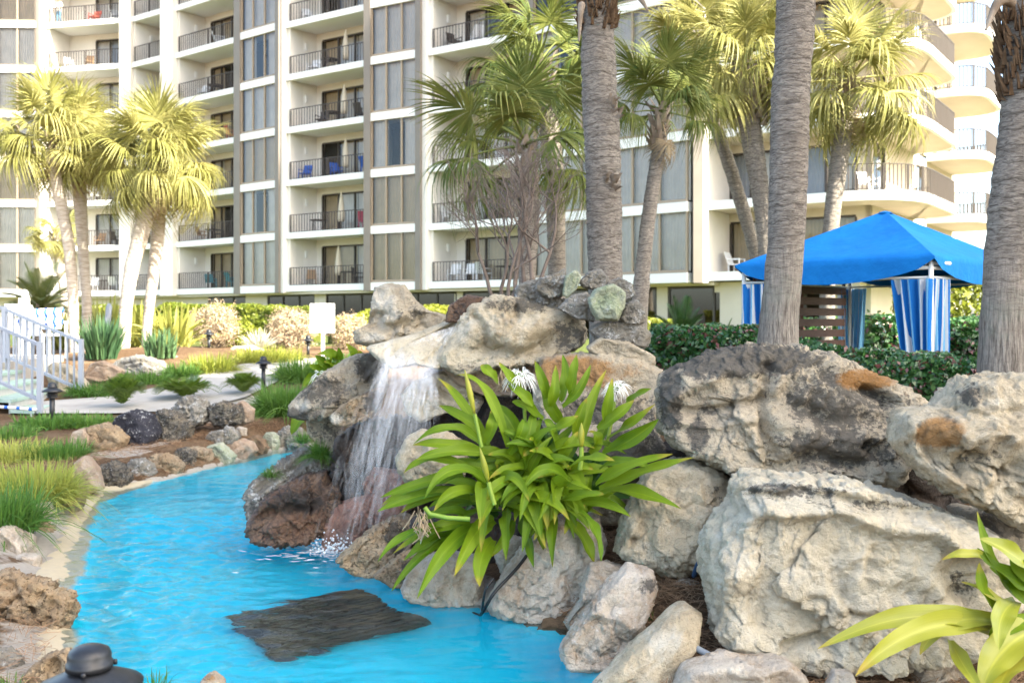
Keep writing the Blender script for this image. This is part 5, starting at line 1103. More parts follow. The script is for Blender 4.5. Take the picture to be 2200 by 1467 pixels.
# a third clump behind the jutting ledge
lil3 = thing('spider_lily', P(690, 850, 8.8), 'spider lily behind the jutting grey ledge beside the sign', 'plant')
cv3 = lambda p: np.array((500 + p[0] / 3.26, 550 + p[1] / 3.26))
for i, sgm in enumerate('700,830,640,760,575,695 720,820,700,760,640,740 760,800,700,700,590,690 790,790,860,720,790,610 820,790,880,720,880,660 800,800,880,760,930,680 780,810,690,790,590,830 650,860,560,860,495,910 760,820,760,730,740,640 700,830,600,800,540,760 480,1120,450,1170,410,1250'.split()):
    v = [float(a) for a in sgm.split(',')]; lily_leaf(lil3, v[:2], v[2:4], v[4:], 8.6, 8.45, .11, 800 + i, MATS['lily_leaf'], cv3)
bloom(lil3, P(690, 808, 8.3), .10, 5, 4)

# ---- leaf clouds, hedges
def leafquads(C, nrm, size, rg, asp=.55):
    n = len(C); a = unit(np.cross(nrm, unit(rg.normal(size=(n, 3))))); b = np.cross(nrm, a); s_ = (size * rg.uniform(.6, 1.25, n))[:, None]
    V = np.stack([C - a * s_, C + b * s_ * asp + nrm * s_ * .15, C + a * s_, C - b * s_ * asp + nrm * s_ * .15], 1)
    i = np.arange(n)[:, None] * 4; return V.reshape(-1, 3), np.concatenate([i, i + 1, i + 2, i + 3], 1)
def hedge(label, line, depth, top, leaf, n, mat, core, seed, name='hedge', bottom=None, bumpy=.10):
    """clipped hedge along plan points (x, y); top: heights at the points"""
    line = np.asarray(line, float); rg = np.random.default_rng(seed); d = np.r_[0, np.cumsum(np.linalg.norm(np.diff(line, axis=0), axis=1))]; Lh = d[-1]
    def at(u): return np.stack([np.interp(u, d, line[:, 0]), np.interp(u, d, line[:, 1])], -1)
    tdir = unit(line[-1] - line[0]); nd = np.array((tdir[1], -tdir[0])); 
    if nd[1] > 0: nd = -nd                    # towards the camera
    g0 = gz(*line.mean(0))[0] if bottom is None else bottom
    u = rg.uniform(0, Lh, n); zt = np.interp(u, d, top); ht = zt - g0
    pf = np.where(rg.random(n) < ht.mean() / (ht.mean() + depth), 0, 1); f = rg.random(n)
    v = np.where(pf == 0, 0, f * depth); z = np.where(pf == 0, g0 + f * ht, zt)
    # rounded shoulders and uneven growth
    edge = np.minimum(u, Lh - u); rd = np.clip(1 - edge / .35, 0, 1) ** 2 * .25
    xy = at(u); bp = np.concatenate([xy * 2.2, z[:, None] * 2.2], 1); bm_ = bumpy * fbm(bp, 3)
    sh = np.where(pf == 0, np.clip((z - (zt - .15)) / .15, 0, 1) ** 2 * .10, 0); shz = np.where(pf == 1, np.clip(1 - v / .15, 0, 1) ** 2 * .10, 0)
    depthj = np.abs(rg.normal(0, .05, n))
    out = -v + np.where(pf == 0, bm_ - sh - depthj - rd, 0); z = z + np.where(pf == 1, bm_ - shz - depthj - rd, 0)
    C = np.concatenate([xy + nd * out[:, None], z[:, None]], 1)
    nr = np.where((pf == 0)[:, None], np.array((*nd, .25)), np.array((0, -.15, 1.0))); nr = unit(nr + rg.normal(0, .55, (n, 3)))
    V, F = leafquads(C, nr, leaf, rg)
    t = thing(name, (*line.mean(0), g0), label, 'hedge'); obj('foliage', V, F, MATS[mat], t, smooth=False)
    m = MB(); K = max(2, int(Lh / .4)); us = np.linspace(.06, Lh - .06, K)
    for a, b in zip(us[:-1], us[1:]):
        A, B = at(np.array([a]))[0], at(np.array([b]))[0]; za = np.interp((a + b) / 2, d, top) - .15
        q = [A - nd * .16, B - nd * .16, B - nd * (depth - .05), A - nd * (depth - .05)]
        m.add([(*p, g0 - .1) for p in q] + [(*p, za) for p in q], [(3, 2, 1, 0), (4, 5, 6, 7), (0, 1, 5, 4), (1, 2, 6, 5), (2, 3, 7, 6), (3, 0, 4, 7)])
    m.build('branches', MATS[core], t); return t  # solid dark core added to block light and look like inner shade
def xz(px, D): return ((px - 1100) * D / FPX, D)
hedge('dense dark green clipped hedge with reddish leaves behind the right boulders', [xz(1372, 8.9), xz(1600, 8.7), xz(1850, 8.2), xz(2240, 7.6)], .9, [1.72, 1.68, 1.50, 1.42], .030, 42000, 'hedge_leaf', 'hedge_core', 1, bottom=.55)
hedge('clipped dark hedge behind the cabana by the far wall', [xz(1690, 18), xz(1960, 17.6), xz(2300, 17.4)], 1.0, [1.80, 1.84, 1.75], .05, 9000, 'hedge_leaf', 'hedge_core', 2)
hedge('low dark hedge right of the striped corner curtain', [xz(2030, 14.6), xz(2230, 14.4)], .8, [1.58, 1.6], .05, 5000, 'hedge_leaf', 'hedge_core', 3)
hedge('long sunlit golden hedge below the balconies on the left', [xz(330, 37), xz(500, 36.5), xz(668, 35.5)], 1.3, [2.33, 2.36, 2.22], .075, 16000, 'hedge_leaf_gold', 'hedge_core_gold', 4)
hedge('sunlit golden hedge behind the left palms', [xz(60, 38), xz(310, 37.5)], 1.2, [2.30, 2.34], .085, 9000, 'hedge_leaf_gold', 'hedge_core_gold', 5)
hedge('sunlit rounded hedge between the sign and the horned rock', [xz(722, 32), xz(800, 32.5), xz(1010, 34)], 1.3, [1.78, 2.05, 2.30], .075, 11000, 'hedge_leaf_gold', 'hedge_core_gold', 6)
hedge('sunlit low hedge seen under the fronds right of the slim palm', [xz(1360, 31), xz(1480, 31)], 1.0, [1.8, 1.8], .075, 4000, 'hedge_leaf_gold', 'hedge_core_gold', 7)
def bush(label, c, r, n, leaf, mat, seed, name='shrub', core=None, stems=14, twig='bare_twig', nup=.3):
    rg = np.random.default_rng(seed); r = np.asarray(r, float); d = unit(rg.normal(size=(n, 3))); rad = rg.uniform(.45, 1.0, n) ** .5
    lump = 1 + .42 * fbm(d * 2.6 + seed, 4)
    C = np.asarray(c) + d * (rad * lump)[:, None] * r; g = gz(*c[:2])[0]; C[:, 2] = np.maximum(C[:, 2], g + .02)
    V, F = leafquads(C, unit(d + rg.normal(0, .7, (n, 3)) + (0, 0, nup)), leaf, rg); t = thing(name, (c[0], c[1], g), label, 'shrub'); obj('foliage', V, F, MATS[mat], t, smooth=False)
    m = MB(); b = np.array((c[0], c[1], g - .05))
    for i in range(stems):
        e = np.asarray(c) + unit(rg.normal(size=3) + (0, 0, .6)) * r * .85; m.tube(np.stack([b, (b + e) / 2 + rg.normal(0, .06, 3), e]), [.02, .012, .004], 5, False)
    m.build('stems', MATS[twig], t); return t
def at_ground(px, D, up=0.0): x, y = xz(px, D); return np.array((x, y, GZ(x, y) + up))
bush('dry pinkish shrub in the sun before the golden hedge, nearer the palms', at_ground(462, 29.5, .65), (.72, .7, .70), 6500, .030, 'dry_shrub', 1, stems=40)
bush('dry pinkish shrub in the sun left of the sign', at_ground(622, 29, .55), (.70, .7, .62), 6500, .030, 'dry_shrub', 2, stems=40)
bush('dry pinkish shrub in the sun right of the sign', at_ground(752, 28, .45), (.55, .5, .55), 4500, .030, 'dry_shrub', 3, stems=30)
bush('green shrub showing through below the dry shrubs', at_ground(500, 30.5, .4), (.9, .5, .45), 1500, .06, 'hedge_leaf_gold', 4)
bush('yellow green tree mass in the sun beyond the right corner of the building', at_ground(2080, 27, 1.1), (1.7, 1.2, 1.25), 6000, .085, 'hedge_leaf_gold', 5, name='leafy_tree', stems=10)
bush('dark leafed shrub before the far wall beside the striped curtain', at_ground(1874, 16, .75), (.20, .20, .45), 500, .07, 'hedge_leaf', 6)
def blades(label, c, n, Lb, spread, mat, seed, width=.012, droop=.9, name='grass_clump', base=.12, upr=.6, cat='grass', lean=(0, 0), K=7, parent=None, group=None, fold=.2):
    rg = np.random.default_rng(seed); a = rg.uniform(0, 2 * math.pi, n); r_ = base * np.sqrt(rg.random(n)); b = np.asarray(c) + np.stack([r_ * np.cos(a), r_ * np.sin(a), 0 * a], -1)
    a2 = a + rg.normal(0, .5, n); tilt = np.abs(rg.normal(0, 1, n)) * spread; L_ = Lb * rg.uniform(.6, 1.15, n); t = np.linspace(0, 1, K)
    h = np.stack([np.cos(a2), np.sin(a2)], -1) * np.sin(np.minimum(tilt, 1.3))[:, None] + np.asarray(lean); v = np.cos(np.minimum(tilt, 1.3)) * upr + .25
    Pt = np.zeros((n, K, 3)); Pt[..., :2] = b[:, None, :2] + h[:, None] * (L_[:, None] * (t * .6 + .4 * t ** 1.7))[..., None]
    Pt[..., 2] = b[:, 2:3] + (L_ * v)[:, None] * t - (L_ * droop * rg.uniform(.6, 1.2, n) * np.minimum(.85, .12 + .75 * np.linalg.norm(h, axis=1)))[:, None] * t ** 2.3
    T = unit(np.gradient(Pt, axis=1)); wv = unit(np.cross(T, np.array((0, 0, 1.0)) + rg.normal(0, .4, (n, 1, 3)))); wd = width * (np.minimum(1, .5 + 2 * t) * (1 - t ** 2.5) + .03)[None] * rg.uniform(.7, 1.2, (n, 1))
    v_, f, uv = ribbons(Pt, wd, wv, fold, np.broadcast_to(np.array((0, 0, 1.0)), Pt.shape)) if fold else ribbons(Pt, wd, wv)
    o = obj(name, v_, f, MATS[mat], parent, uv=uv)
    if parent is None: tag(o, label, cat, group)
    return o
GR = 'grass clumps around the pond'
for i, (lb, px, py, n, L_, spr, mt, bs, dr) in enumerate([
        ('big yellow tufted grass mound at the left edge', 70, 1075, 1500, .54, .62, 'grass_yellow', .32, .95), ('green grass mound at the left edge below the yellow one', -5, 1140, 900, .55, .6, 'grass_green', .28, .9), ('yellow green grass at the left edge behind the mound', 20, 990, 800, .38, .6, 'grass_yellow', .35, .9),
        ('upright green grass between the mound and the hollowed boulder', 120, 985, 800, .34, .55, 'grass_green', .32, .8), ('dark green grass around the near path light', 105, 915, 600, .30, .7, 'grass_green', .40, .9), ('dark green grass left of the black boulder', 185, 912, 500, .26, .7, 'grass_green', .35, .9),
        ('green grass at the left edge beside the path light', 10, 940, 500, .28, .6, 'grass_green', .35, .8), ('low green grass before the slanting boulder', 215, 848, 800, .38, .7, 'grass_green', .50, .9), ('low green grass before the long grey boulder', 318, 822, 700, .36, .7, 'grass_green', .45, .9),
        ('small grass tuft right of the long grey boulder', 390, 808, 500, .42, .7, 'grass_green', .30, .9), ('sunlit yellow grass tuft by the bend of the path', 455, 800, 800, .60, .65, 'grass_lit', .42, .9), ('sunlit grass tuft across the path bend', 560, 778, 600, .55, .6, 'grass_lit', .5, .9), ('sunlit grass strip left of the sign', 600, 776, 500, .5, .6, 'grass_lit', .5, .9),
        ('arching dark green grass left of the jutting ledge', 612, 892, 1600, .70, .62, 'grass_green', .34, .95), ('grass behind the arching clump by the far path light', 655, 818, 1200, .62, .6, 'grass_green', .45, .8), ('grass tuft right of the sign post behind the ledge', 735, 795, 700, .55, .6, 'grass_green', .4, .8)]):
    c = G(px, py, -.02); blades(lb, c, n, L_, spr, mt, 60 + i, .011 if c[1] < 13 else .017, dr, base=bs, group=GR)
for i, (lb, px, py, D, n, L_) in enumerate([('bright grass tuft growing on the rock beside the fall', 690, 985, 7.85, 500, .22), ('tiny grass tuft at the water on the fluted rock', 582, 1024, 7.95, 160, .14), ('few grass blades at the bottom edge beside the black lamp', 335, 1490, 4.6, 60, .16), ('seedling weed on the straw behind the white rock', 1398, 1330, 5.35, 40, .10), ('tiny grass tuft in the bottom left corner', 18, 1480, 4.6, 40, .10), ('tiny grass tuft at the far corner of the water', 650, 952, 12.6, 250, .25)]):
    blades(lb, P(px, py, D), n, L_, .8, 'grass_green', 90 + i, .006, .8, base=.05, group=GR)
for i, (lb, px, py, n, L_, mt, wd, bs) in enumerate([('blue green upright strap clump before the left palm pair', 218, 772, 200, .86, 'blue_blade', .05, .30), ('shorter blue green strap clump left of the V palms', 345, 770, 130, .58, 'blue_blade', .05, .30)]):
    blades(lb, G(px, py), n, L_, .32, mt, 120 + i, wd, .3, name='strap_clump', base=bs, upr=.85, cat='plant')
for i, (lb, px, D, n, L_) in enumerate([('sunlit broad leafed clump between the left palm trunks', 212, 26.5, 130, 1.5), ('sunlit broad leafed clump behind the V palms', 300, 27, 130, 1.3), ('sunlit broad leafed clump right of the V palms', 372, 26, 130, 1.25), ('sunlit broad leafed clump behind the handrail', 120, 28, 80, 1.2)]):
    blades(lb, at_ground(px, D), n, L_, .55, 'broad_gold', 130 + i, .11, .7, name='broad_leaf_clump', base=.4, upr=.8, cat='plant')
blades('silvery spiky shrub in the sun before the golden hedge', at_ground(556, 27.5), 160, .62, .8, 'silver_leaf', 140, .035, .1, name='silver_shrub', base=.12, upr=.7, cat='plant')
def coontie(label, px, py, r, h, seed, n=34):
    c = G(px, py); rg = np.random.default_rng(seed); t = thing('coontie_shrub', c, label, 'shrub', 'feathery shrubs along the path'); V_ = []; F_ = []; k = 0
    for i in range(n):
        a = rg.uniform(0, 6.28); q = rg.uniform(.25, 1) ; e = c + np.array((math.cos(a) * r * q, math.sin(a) * r * q, h * (1.1 - .85 * q) * rg.uniform(.75, 1.1)))
        tt = np.linspace(0.15, 1, 14)[:, None]; rac = c * (1 - tt) + e * tt; rac[:, 2] += .38 * np.sin(tt[:, 0] * 3.0) * h * q
        dr = unit(e - c); sd = unit(np.cross(dr, (0, 0, 1))); Pt = []
        for s_ in (-1, 1):
            l_ = (.16 * r / .4) * np.sin(np.linspace(.5, 2.8, 14))[:, None]; Pt.append(np.stack([rac, rac + (sd * s_ * .75 + dr * .55 + (0, 0, .22)) * l_ * .6, rac + (sd * s_ * .8 + dr * .7 + (0, 0, .1)) * l_], 1))
        Pt = np.concatenate(Pt); wv = np.broadcast_to(unit(dr + (0, 0, .3)), Pt.shape); v, f, _ = ribbons(Pt, np.broadcast_to(np.array((.012, .017, .003)) * r / .4, Pt.shape[:2]), wv); V_.append(v); F_.append(f + k); k += len(v)
        rv, rf = tube(rac, .004, 4); V_.append(rv); F_.append(np.array(rf) + k); k += len(rv)
    obj('foliage', np.concatenate(V_), np.concatenate(F_), MATS['coontie_leaf'], t)
coontie('feathery green shrub behind the round black boulder', 262, 880, .42, .58, 1, 46); coontie('feathery green shrub spreading beside the path in the middle', 400, 862, .52, .40, 2, 40); coontie('feathery green shrub next to the far path light', 524, 850, .40, .40, 3, 34)
def cycad(label, c, n, Lf, seed, mat, trunk_h=0, trunk_r=.2, el=(5, 75)):
    rg = np.random.default_rng(seed); g = GZ(c[0], c[1]); t = thing('cycad', (c[0], c[1], g), label, 'cycad')
    if trunk_h:
        V, F = tube(np.stack([np.array((c[0], c[1], g - .1)), np.array((c[0], c[1], g + trunk_h * .5)), np.array((c[0], c[1], g + trunk_h))]), [trunk_r * .85, trunk_r, trunk_r * .9], 14); obj('trunk', V, F, MATS['leaf_base'], t); boots_part(t, (c[0], c[1], g + trunk_h), (0, 0, 1), trunk_r * 1.1, 50, trunk_h, seed, .25)
    top = np.array((c[0], c[1], g + trunk_h))
    for i in range(n):
        a = i * 2.4; e = R(el[0] + (el[1] - el[0]) * ((i + .5) / n)); k = np.linspace(0, 1, 16); o = np.array((math.cos(a), math.sin(a), 0)); L_ = Lf * rg.uniform(.85, 1.1)
        rac = top + o[None] * (L_ * math.cos(e) * k)[:, None] + np.array((0, 0, 1))[None] * (L_ * (math.sin(e) * k - .42 * k ** 2.2 * math.cos(e)))[:, None]
        sd = np.cross(o, (0, 0, 1)); T = unit(np.gradient(rac, axis=0)); up = np.cross(np.broadcast_to(sd, T.shape), T)
        ks = np.linspace(.12, .99, 34); rc = np.stack([np.interp(ks, k, rac[:, j]) for j in range(3)], -1); tt = np.stack([np.interp(ks, k, T[:, j]) for j in range(3)], -1); uu = np.stack([np.interp(ks, k, up[:, j]) for j in range(3)], -1); Pt = []
        for s_ in (-1, 1):
            l_ = (.20 * Lf * np.sin(np.linspace(.6, 2.9, 34)))[:, None]; Pt.append(np.stack([rc, rc + (sd * s_ * .8 + tt * .45 + uu * .3) * l_ * .55, rc + (sd * s_ * .85 + tt * .7 + uu * .25) * l_], 1))
        Pt = np.concatenate(Pt); v, f, _ = ribbons(Pt, np.broadcast_to(np.array((.016, .016, .003)) * Lf, Pt.shape[:2]), np.concatenate([tt, tt])[:, None] * np.ones((1, 3, 1))); rv, rf = tube(rac, np.linspace(.014, .004, 16), 4)
        obj('frond', np.concatenate([v, rv]), np.concatenate([f, np.array(rf) + len(v)]), MATS[mat], t)
cycad('dark green cycad behind the hedge right of the slim palm', (*xz(1466, 14.5), 0), 26, .72, 1, 'cycad_leaf', .85, .10, (0, 80)); cycad('small cycad behind the hedge beside the striped curtain', (*xz(1552, 16.5), 0), 14, .5, 2, 'cycad_leaf', .75, .08)
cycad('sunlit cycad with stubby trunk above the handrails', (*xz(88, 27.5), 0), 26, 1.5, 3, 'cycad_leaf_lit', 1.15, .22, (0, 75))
# ---- bare crape myrtle above the waterfall
bare = thing('bare_shrub', P(1080, 650, 8.4), 'bare leafless many stemmed shrub above the waterfall before the shaded palms', 'shrub')
rgb = np.random.default_rng(12)
def grow(m, p, d, L_, r_, lev, rg):
    n = 4; pts = [p]; dd = d
    for i in range(n):
        dd = unit(dd + rg.normal(0, .10, 3) + np.array((0, 0, .035))); pts.append(pts[-1] + dd * L_ / n)
    m.tube(np.array(pts), np.linspace(r_, r_ * .66, n + 1), 6 if lev < 2 else 4, False)
    if lev >= 5: return
    kids = 3 if lev in (1, 2, 3) else 2
    for k in range(kids):
        i = n if k == 0 else int(rg.integers(2, n + 1)); sd = unit(rg.normal(size=3) * np.array((1, .8, .5))); grow(m, pts[i], unit(dd + sd * (.4 if k == 0 else 1.0) + np.array((0, 0, .12))), L_ * rg.uniform(.60, .80), r_ * (.66 if k == 0 else .55), lev + 1, rg)
for (bx_, by_, tx, ty, L_, r_) in [(1062, 650, 1000, 540, .40, .014), (1078, 648, 1062, 540, .40, .013), (1092, 645, 1085, 540, .42, .013), (1110, 640, 1100, 520, .45, .015), (1126, 635, 1128, 500, .46, .016), (1140, 630, 1150, 500, .46, .016), (1152, 630, 1190, 520, .44, .014), (1100, 640, 1130, 540, .4, .012)]:
    a = P(bx_, by_, 8.4); b = P(tx, ty, 8.4 + rgb.uniform(-.25, .25)); m = MB(); grow(m, a, unit(b - a), L_ * 1.12, r_ * 1.35, 0, rgb); m.build('stem', MATS['bare_twig'], bare, True)
# ---- fallen pine needles
def needles(xr, yr, n, seed):
    rg = np.random.default_rng(seed); x = rg.uniform(*xr, n); y = rg.uniform(*yr, n); z = gz(x, y); k = z > .01; x, y, z = x[k], y[k], z[k]; n = len(x); a = rg.uniform(0, math.pi, n); L_ = rg.uniform(.05, .15, n); t = np.array((-.5, 0, .5))
    Pt = np.stack([x[:, None] + (L_ * np.cos(a))[:, None] * t, y[:, None] + (L_ * np.sin(a))[:, None] * t, z[:, None] + .018 + rg.uniform(0, .022, n)[:, None] + rg.normal(0, .012, n)[:, None] * t * 2], -1)
    wv = np.broadcast_to(np.stack([-np.sin(a), np.cos(a), rg.normal(0, .5, n)], -1)[:, None], Pt.shape); v, f, _ = ribbons(Pt, np.full((n, 3), .0032), unit(wv)); return v, f
vs, fs, k = [], [], 0
for xr, yr, n, sd_ in [((.5, 3.0), (4.0, 6.4), 14000, 1), ((-5.6, -2.0), (9.8, 14.2), 16000, 2), ((-3.2, -2.0), (4.2, 6), 1500, 3), ((.3, 1.4), (5.4, 6.6), 4000, 4)]:
    v, f = needles(xr, yr, n, sd_); vs.append(v); fs.append(f + k); k += len(v)
tag(obj('pine_needles', np.concatenate(vs), np.concatenate(fs), MATS['straw'], smooth=False, loc=(0, 0, 0)), 'brown fallen pine needles covering the ground between rocks', 'pine needles', kind='stuff')
# ------------------------------------------------------------------ cabana
simple('canvas_blue', (0.002, 0.15, 0.46), (0.003, 0.18, 0.52), 0.8, 0.2, 3, 0.5, 5, 0.05)
simple('slat_brown', (0.085, 0.040, 0.028), (0.12, 0.06, 0.042), 0.6, 0.3, 6, 0.2, 40, stretch=(1, 1, 8))
simple('pipe_white', (0.78, 0.77, 0.74), None, 0.4, 0.5)
s = N('striped_canvas'); uv = s.n('SeparateXYZ', {0: s.n('TexCoord').outputs['UV']}); fr = s.math('FRACT', s.math('MULTIPLY', uv.outputs[0], 4.0))
B_, W_, A_ = (0.010, 0.16, 0.50), (0.66, 0.66, 0.67), (0.16, 0.40, 0.62)
col = s.ramp(fr, [(0.0, B_), (0.2, W_), (0.3, A_), (0.5, W_), (0.6, B_), (0.72, W_), (0.80, A_)], 'CONSTANT')
d = s.bsdf(col, 0.8, 0.2); s.done(s.n('MixShader', {0: 0.15, 1: d, 2: s.n('BsdfTranslucent', {'Color': col})}))
cF, cL, cR, cB = np.array((4.84, 11.5)), np.array((3.10, 13.3)), np.array((6.70, 13.25)), np.array((5.10, 15.03)); cC = (cF + cB) / 2; zf, ze, zp = .58, 2.50, 3.22
cab = thing('cabana', (*cC, zf), 'blue canvas cabana with striped corner curtains and slatted screen behind the hedge', 'cabana')
def ov(p, k): return cC + (np.asarray(p) - cC) * k
def roof_panel(a, b):
    A, B = ov(a, 1.06), ov(b, 1.06); n = 15; m_ = 9; V = []
    for i in range(m_):                       # peak to eave, with a slight sag
        t = i / (m_ - 1)
        for j in range(n):
            s_ = j / (n - 1); e = A * (1 - s_) + B * s_; xy = cC * (1 - t) + e * t; sag = -.05 * math.sin(math.pi * t) * math.sin(math.pi * s_) 
            V.append((*xy, zp + (ze - zp) * t + sag))
    for i in range(1, 5):                     # valance, deep in the middle and gathered up at the posts
        t = i / 4
        for j in range(n):
            s_ = j / (n - 1); e = A * (1 - s_) + B * s_; dp = .03 + .27 * math.sin(math.pi * s_) ** .55; w_ = .012 * math.sin(j * 2.4 + i)
            e2 = cC + (e - cC) * (1.0 + .008 * t) + w_ * unit(e - cC) * t; V.append((*e2, ze - dp * t))
    r_ = m_ + 4; return np.array(V), [(i * n + j, (i + 1) * n + j, (i + 1) * n + j + 1, i * n + j + 1) for i in range(r_ - 1) for j in range(n - 1)]
for a, b in ((cL, cF), (cF, cR), (cR, cB), (cB, cL)):
    V, F = roof_panel(a, b); obj('roof_panel', V, F, MATS['canvas_blue'], cab, smooth=True)
m = MB(); m.lathe((*cC, zp - .03), [(.10, -.01), (.07, .012), (.02, .024)], 12); m.build('roof_cap', MATS['canvas_blue'], cab, True)
for c in (cF, cL, cR, cB):
    m = MB(); m.tube(np.array([(*c, zf - .05), (*c, 1.6), (*c, ze - .03)]), .028, 10); m.build('post', MATS['pipe_white'], cab, True)
for a, b in ((cL, cF), (cF, cR), (cR, cB), (cB, cL)):
    m = MB(); m.tube(np.array([(*a, ze - .13), (*((a + b) / 2), ze - .13), (*b, ze - .13)]), .022, 8); m.tube(np.array([(*a, ze - .24), (*((a + b) / 2), ze - .24), (*b, ze - .24)]), .014, 8); m.build('frame_rail', MATS['pipe_white'], cab, True)
for c in (cF, cL, cR, cB):                    # bowed corner pipe under the roof
    k = np.linspace(0, 1, 9); d1 = unit(cC - c); p1 = c + np.array((-d1[1], d1[0])) * .28 + d1 * .2; p2 = c - np.array((-d1[1], d1[0])) * .28 + d1 * .2; c_ = c - d1 * .10
    q = [((1 - t) ** 2 * p1 + 2 * t * (1 - t) * c_ + t * t * p2) for t in k]; m = MB(); m.tube(np.array([(*p, ze - .075) for p in q]), .024, 8); m.build('corner_pipe', MATS['pipe_white'], cab, True)
def curtain_at(c, n1, n2, seed, wd=.42, bot=.35):
    """gathered curtain hung round a corner post"""
    rg = np.random.default_rng(seed); a = unit(np.asarray(n1) - c); b = unit(np.asarray(n2) - c); K = 90; Z = 22; V = []; UV = []
    for i in range(Z):
        t = i / (Z - 1); z = ze - .26 + (zf + .02 - ze + .26) * t; w_ = wd * (1 - bot * min(1, t * 1.25) + .0)
        for j in range(K):
            s_ = j / (K - 1) * 2 - 1; e = a if s_ < 0 else b; ds = abs(s_) * w_; out = unit(c - cC)
            f_ = .045 * math.sin(j * .62 + seed) + .025 * math.sin(j * .27 + 2 + t * 2.2 + seed); f_ *= (.75 + .5 * t)
            nn = np.array((-e[1], e[0])); nn = nn if nn @ out > 0 else -nn
            p = c + e * ds + nn * (f_ + .02) + out * .04 * (1 - abs(s_)); V.append((*p, z)); UV.append((s_ * .5 + .5 + .06 * t * math.sin(3 * s_ + seed) + .02 * math.sin(j * .62), t))
    return obj('curtain', np.array(V), [(i * K + j, i * K + j + 1, (i + 1) * K + j + 1, (i + 1) * K + j) for i in range(Z - 1) for j in range(K - 1)], MATS['striped_canvas'], cab, uv=np.array(UV))
curtain_at(cF, cL, cR, 1, .46, .38); curtain_at(cL, cF, cB, 2, .55, .05); curtain_at(cR, cF, cB, 3, .42); curtain_at(cB, cL, cR, 4, .26)
sdv = unit(cB - cL); a_, b_ = cL + sdv * .28, cB - sdv * .12
for i in range(11):
    z = zf + .22 + i * .155; m = MB(); m.beam((*a_, z), (*b_, z), .022, .108); m.build('slat', MATS['slat_brown'], cab)
for p in (a_, (a_ + b_) / 2, b_):
    nv = np.array((sdv[1], -sdv[0])) * .03; m = MB(); m.beam((*(p - nv), zf), (*(p - nv), zf + 1.9), .04, .04); m.build('screen_post', MATS['slat_brown'], cab)
tag(ear('patio_slab', [(*ov(cF, 1.15), zf), (*ov(cR, 1.15), zf), (*ov(cB, 1.15), zf), (*ov(cL, 1.15), zf)], MATS['path_concrete'], thick=.2), kind='structure')

# ------------------------------------------------------------------ sign and garden lights
simple('sign_white', (0.82, 0.82, 0.81), None, 0.5, 0.4)
simple('lamp_black', (0.012, 0.013, 0.016), (0.022, 0.023, 0.026), 0.42, 0.5, 20)
b = at_ground(694, 23); sg = thing('garden_sign', b, 'blank white rectangular sign on a white post beside the waterfall', 'sign')
top = P(692, 652, 23)
m = MB(); m.box(b[0] + .0 - .035, b[0] + .035, b[1] - .03, b[1] + .03, b[2] - .1, top[2] - .02); m.build('post', MATS['sign_white'], sg)
m = MB(); m.box(top[0] - .285, top[0] + .285, b[1] + .031, b[1] + .05, top[2] - .68, top[2]); m.build('panel', MATS['sign_white'], sg)
def path_light(label, base, h=.56, s_=1.0):
    t = thing('path_light', base, label, 'garden light', 'black garden path lights'); x, y, z = base
    m = MB(); m.lathe((x, y, z - .05), [(.036 * s_, 0), (.036 * s_, h * .62 + .05)], 14); m.build('post', MATS['lamp_black'], t, True)
    z1 = z + h * .62
    for i in range(3):
        m = MB(); zz = z1 + i * .028 * s_; m.lathe((x, y, zz), [(.045 * s_, -.002), (.078 * s_, -.010), (.080 * s_, -.004), (.045 * s_, .016)], 18); m.build('louvre', MATS['lamp_black'], t, True)
    zz = z1 + .085 * s_; m = MB(); m.lathe((x, y, zz), [(.135 * s_, -.012), (.138 * s_, 0), (.10 * s_, .022), (.066 * s_, .040), (.060 * s_, .046)], 28); m.build('hat', MATS['lamp_black'], t, True)
    m = MB(); m.lathe((x, y, zz + .044 * s_), [(.060 * s_, 0), (.060 * s_, .020), (.056 * s_, .022), (.056 * s_, .045), (.050 * s_, .062), (.030 * s_, .074), (.006 * s_, .078)], 28); m.build('cap', MATS['lamp_black'], t, True)
    for k in range(3):
        a = .7 + k * 2.1; m = MB(); m.lathe((x + math.cos(a) * .068 * s_, y + math.sin(a) * .068 * s_, zz + .040 * s_), [(.006 * s_, 0), (.007 * s_, .012), (.004 * s_, .017)], 8); m.build('screw', MATS['lamp_black'], t, True)
    return t
path_light('black tiered path light in the grass before the near handrail post', G(112, 906), .56)
path_light('black tiered path light in the middle beside the path', G(566, 838), .62)
path_light('small distant path light under the dry shrub by the palms', at_ground(449, 24.5), .42)
path_light('small distant path light left of the sign post', at_ground(662, 24), .45)
lp = P(192, 1372, 3.35); path_light('black dome capped path light close up at the bottom left edge', np.array((lp[0], lp[1], lp[2] - .56 * .62 * 1.25 - .207 * 1.25)), .56 * 1.25, 1.25)

# ------------------------------------------------------------------ steps, handrails, deck and pool things on the left
simple('rail_grey', (0.31, 0.34, 0.40), None, 0.4, 0.5)
simple('tread_green', (0.30, 0.42, 0.36), (0.40, 0.50, 0.44), 0.8, 0.2, 5)
simple('riser_grey', (0.42, 0.42, 0.40), (0.50, 0.50, 0.48), 0.8, 0.2, 5)
simple('plastic_white', (0.80, 0.80, 0.79), None, 0.5, 0.4)
s = N('towel_blue'); f_ = s.math('FRACT', s.math('MULTIPLY', s.n('SeparateXYZ', {0: s.co()}).outputs[0], 6.0)); s.done(s.bsdf(s.ramp(f_, [(0.0, (.72, .72, .72)), (.45, (.03, .12, .50)), (.75, (.72, .72, .72))], 'CONSTANT'), .95, .1))
nb = P(86, 880, 14.6); nb[2] = .45; fb = P(174, 855, 16.9); fb[2] = .45; up = np.array((-1.22, .40, .44)); n_up = up / 1.3
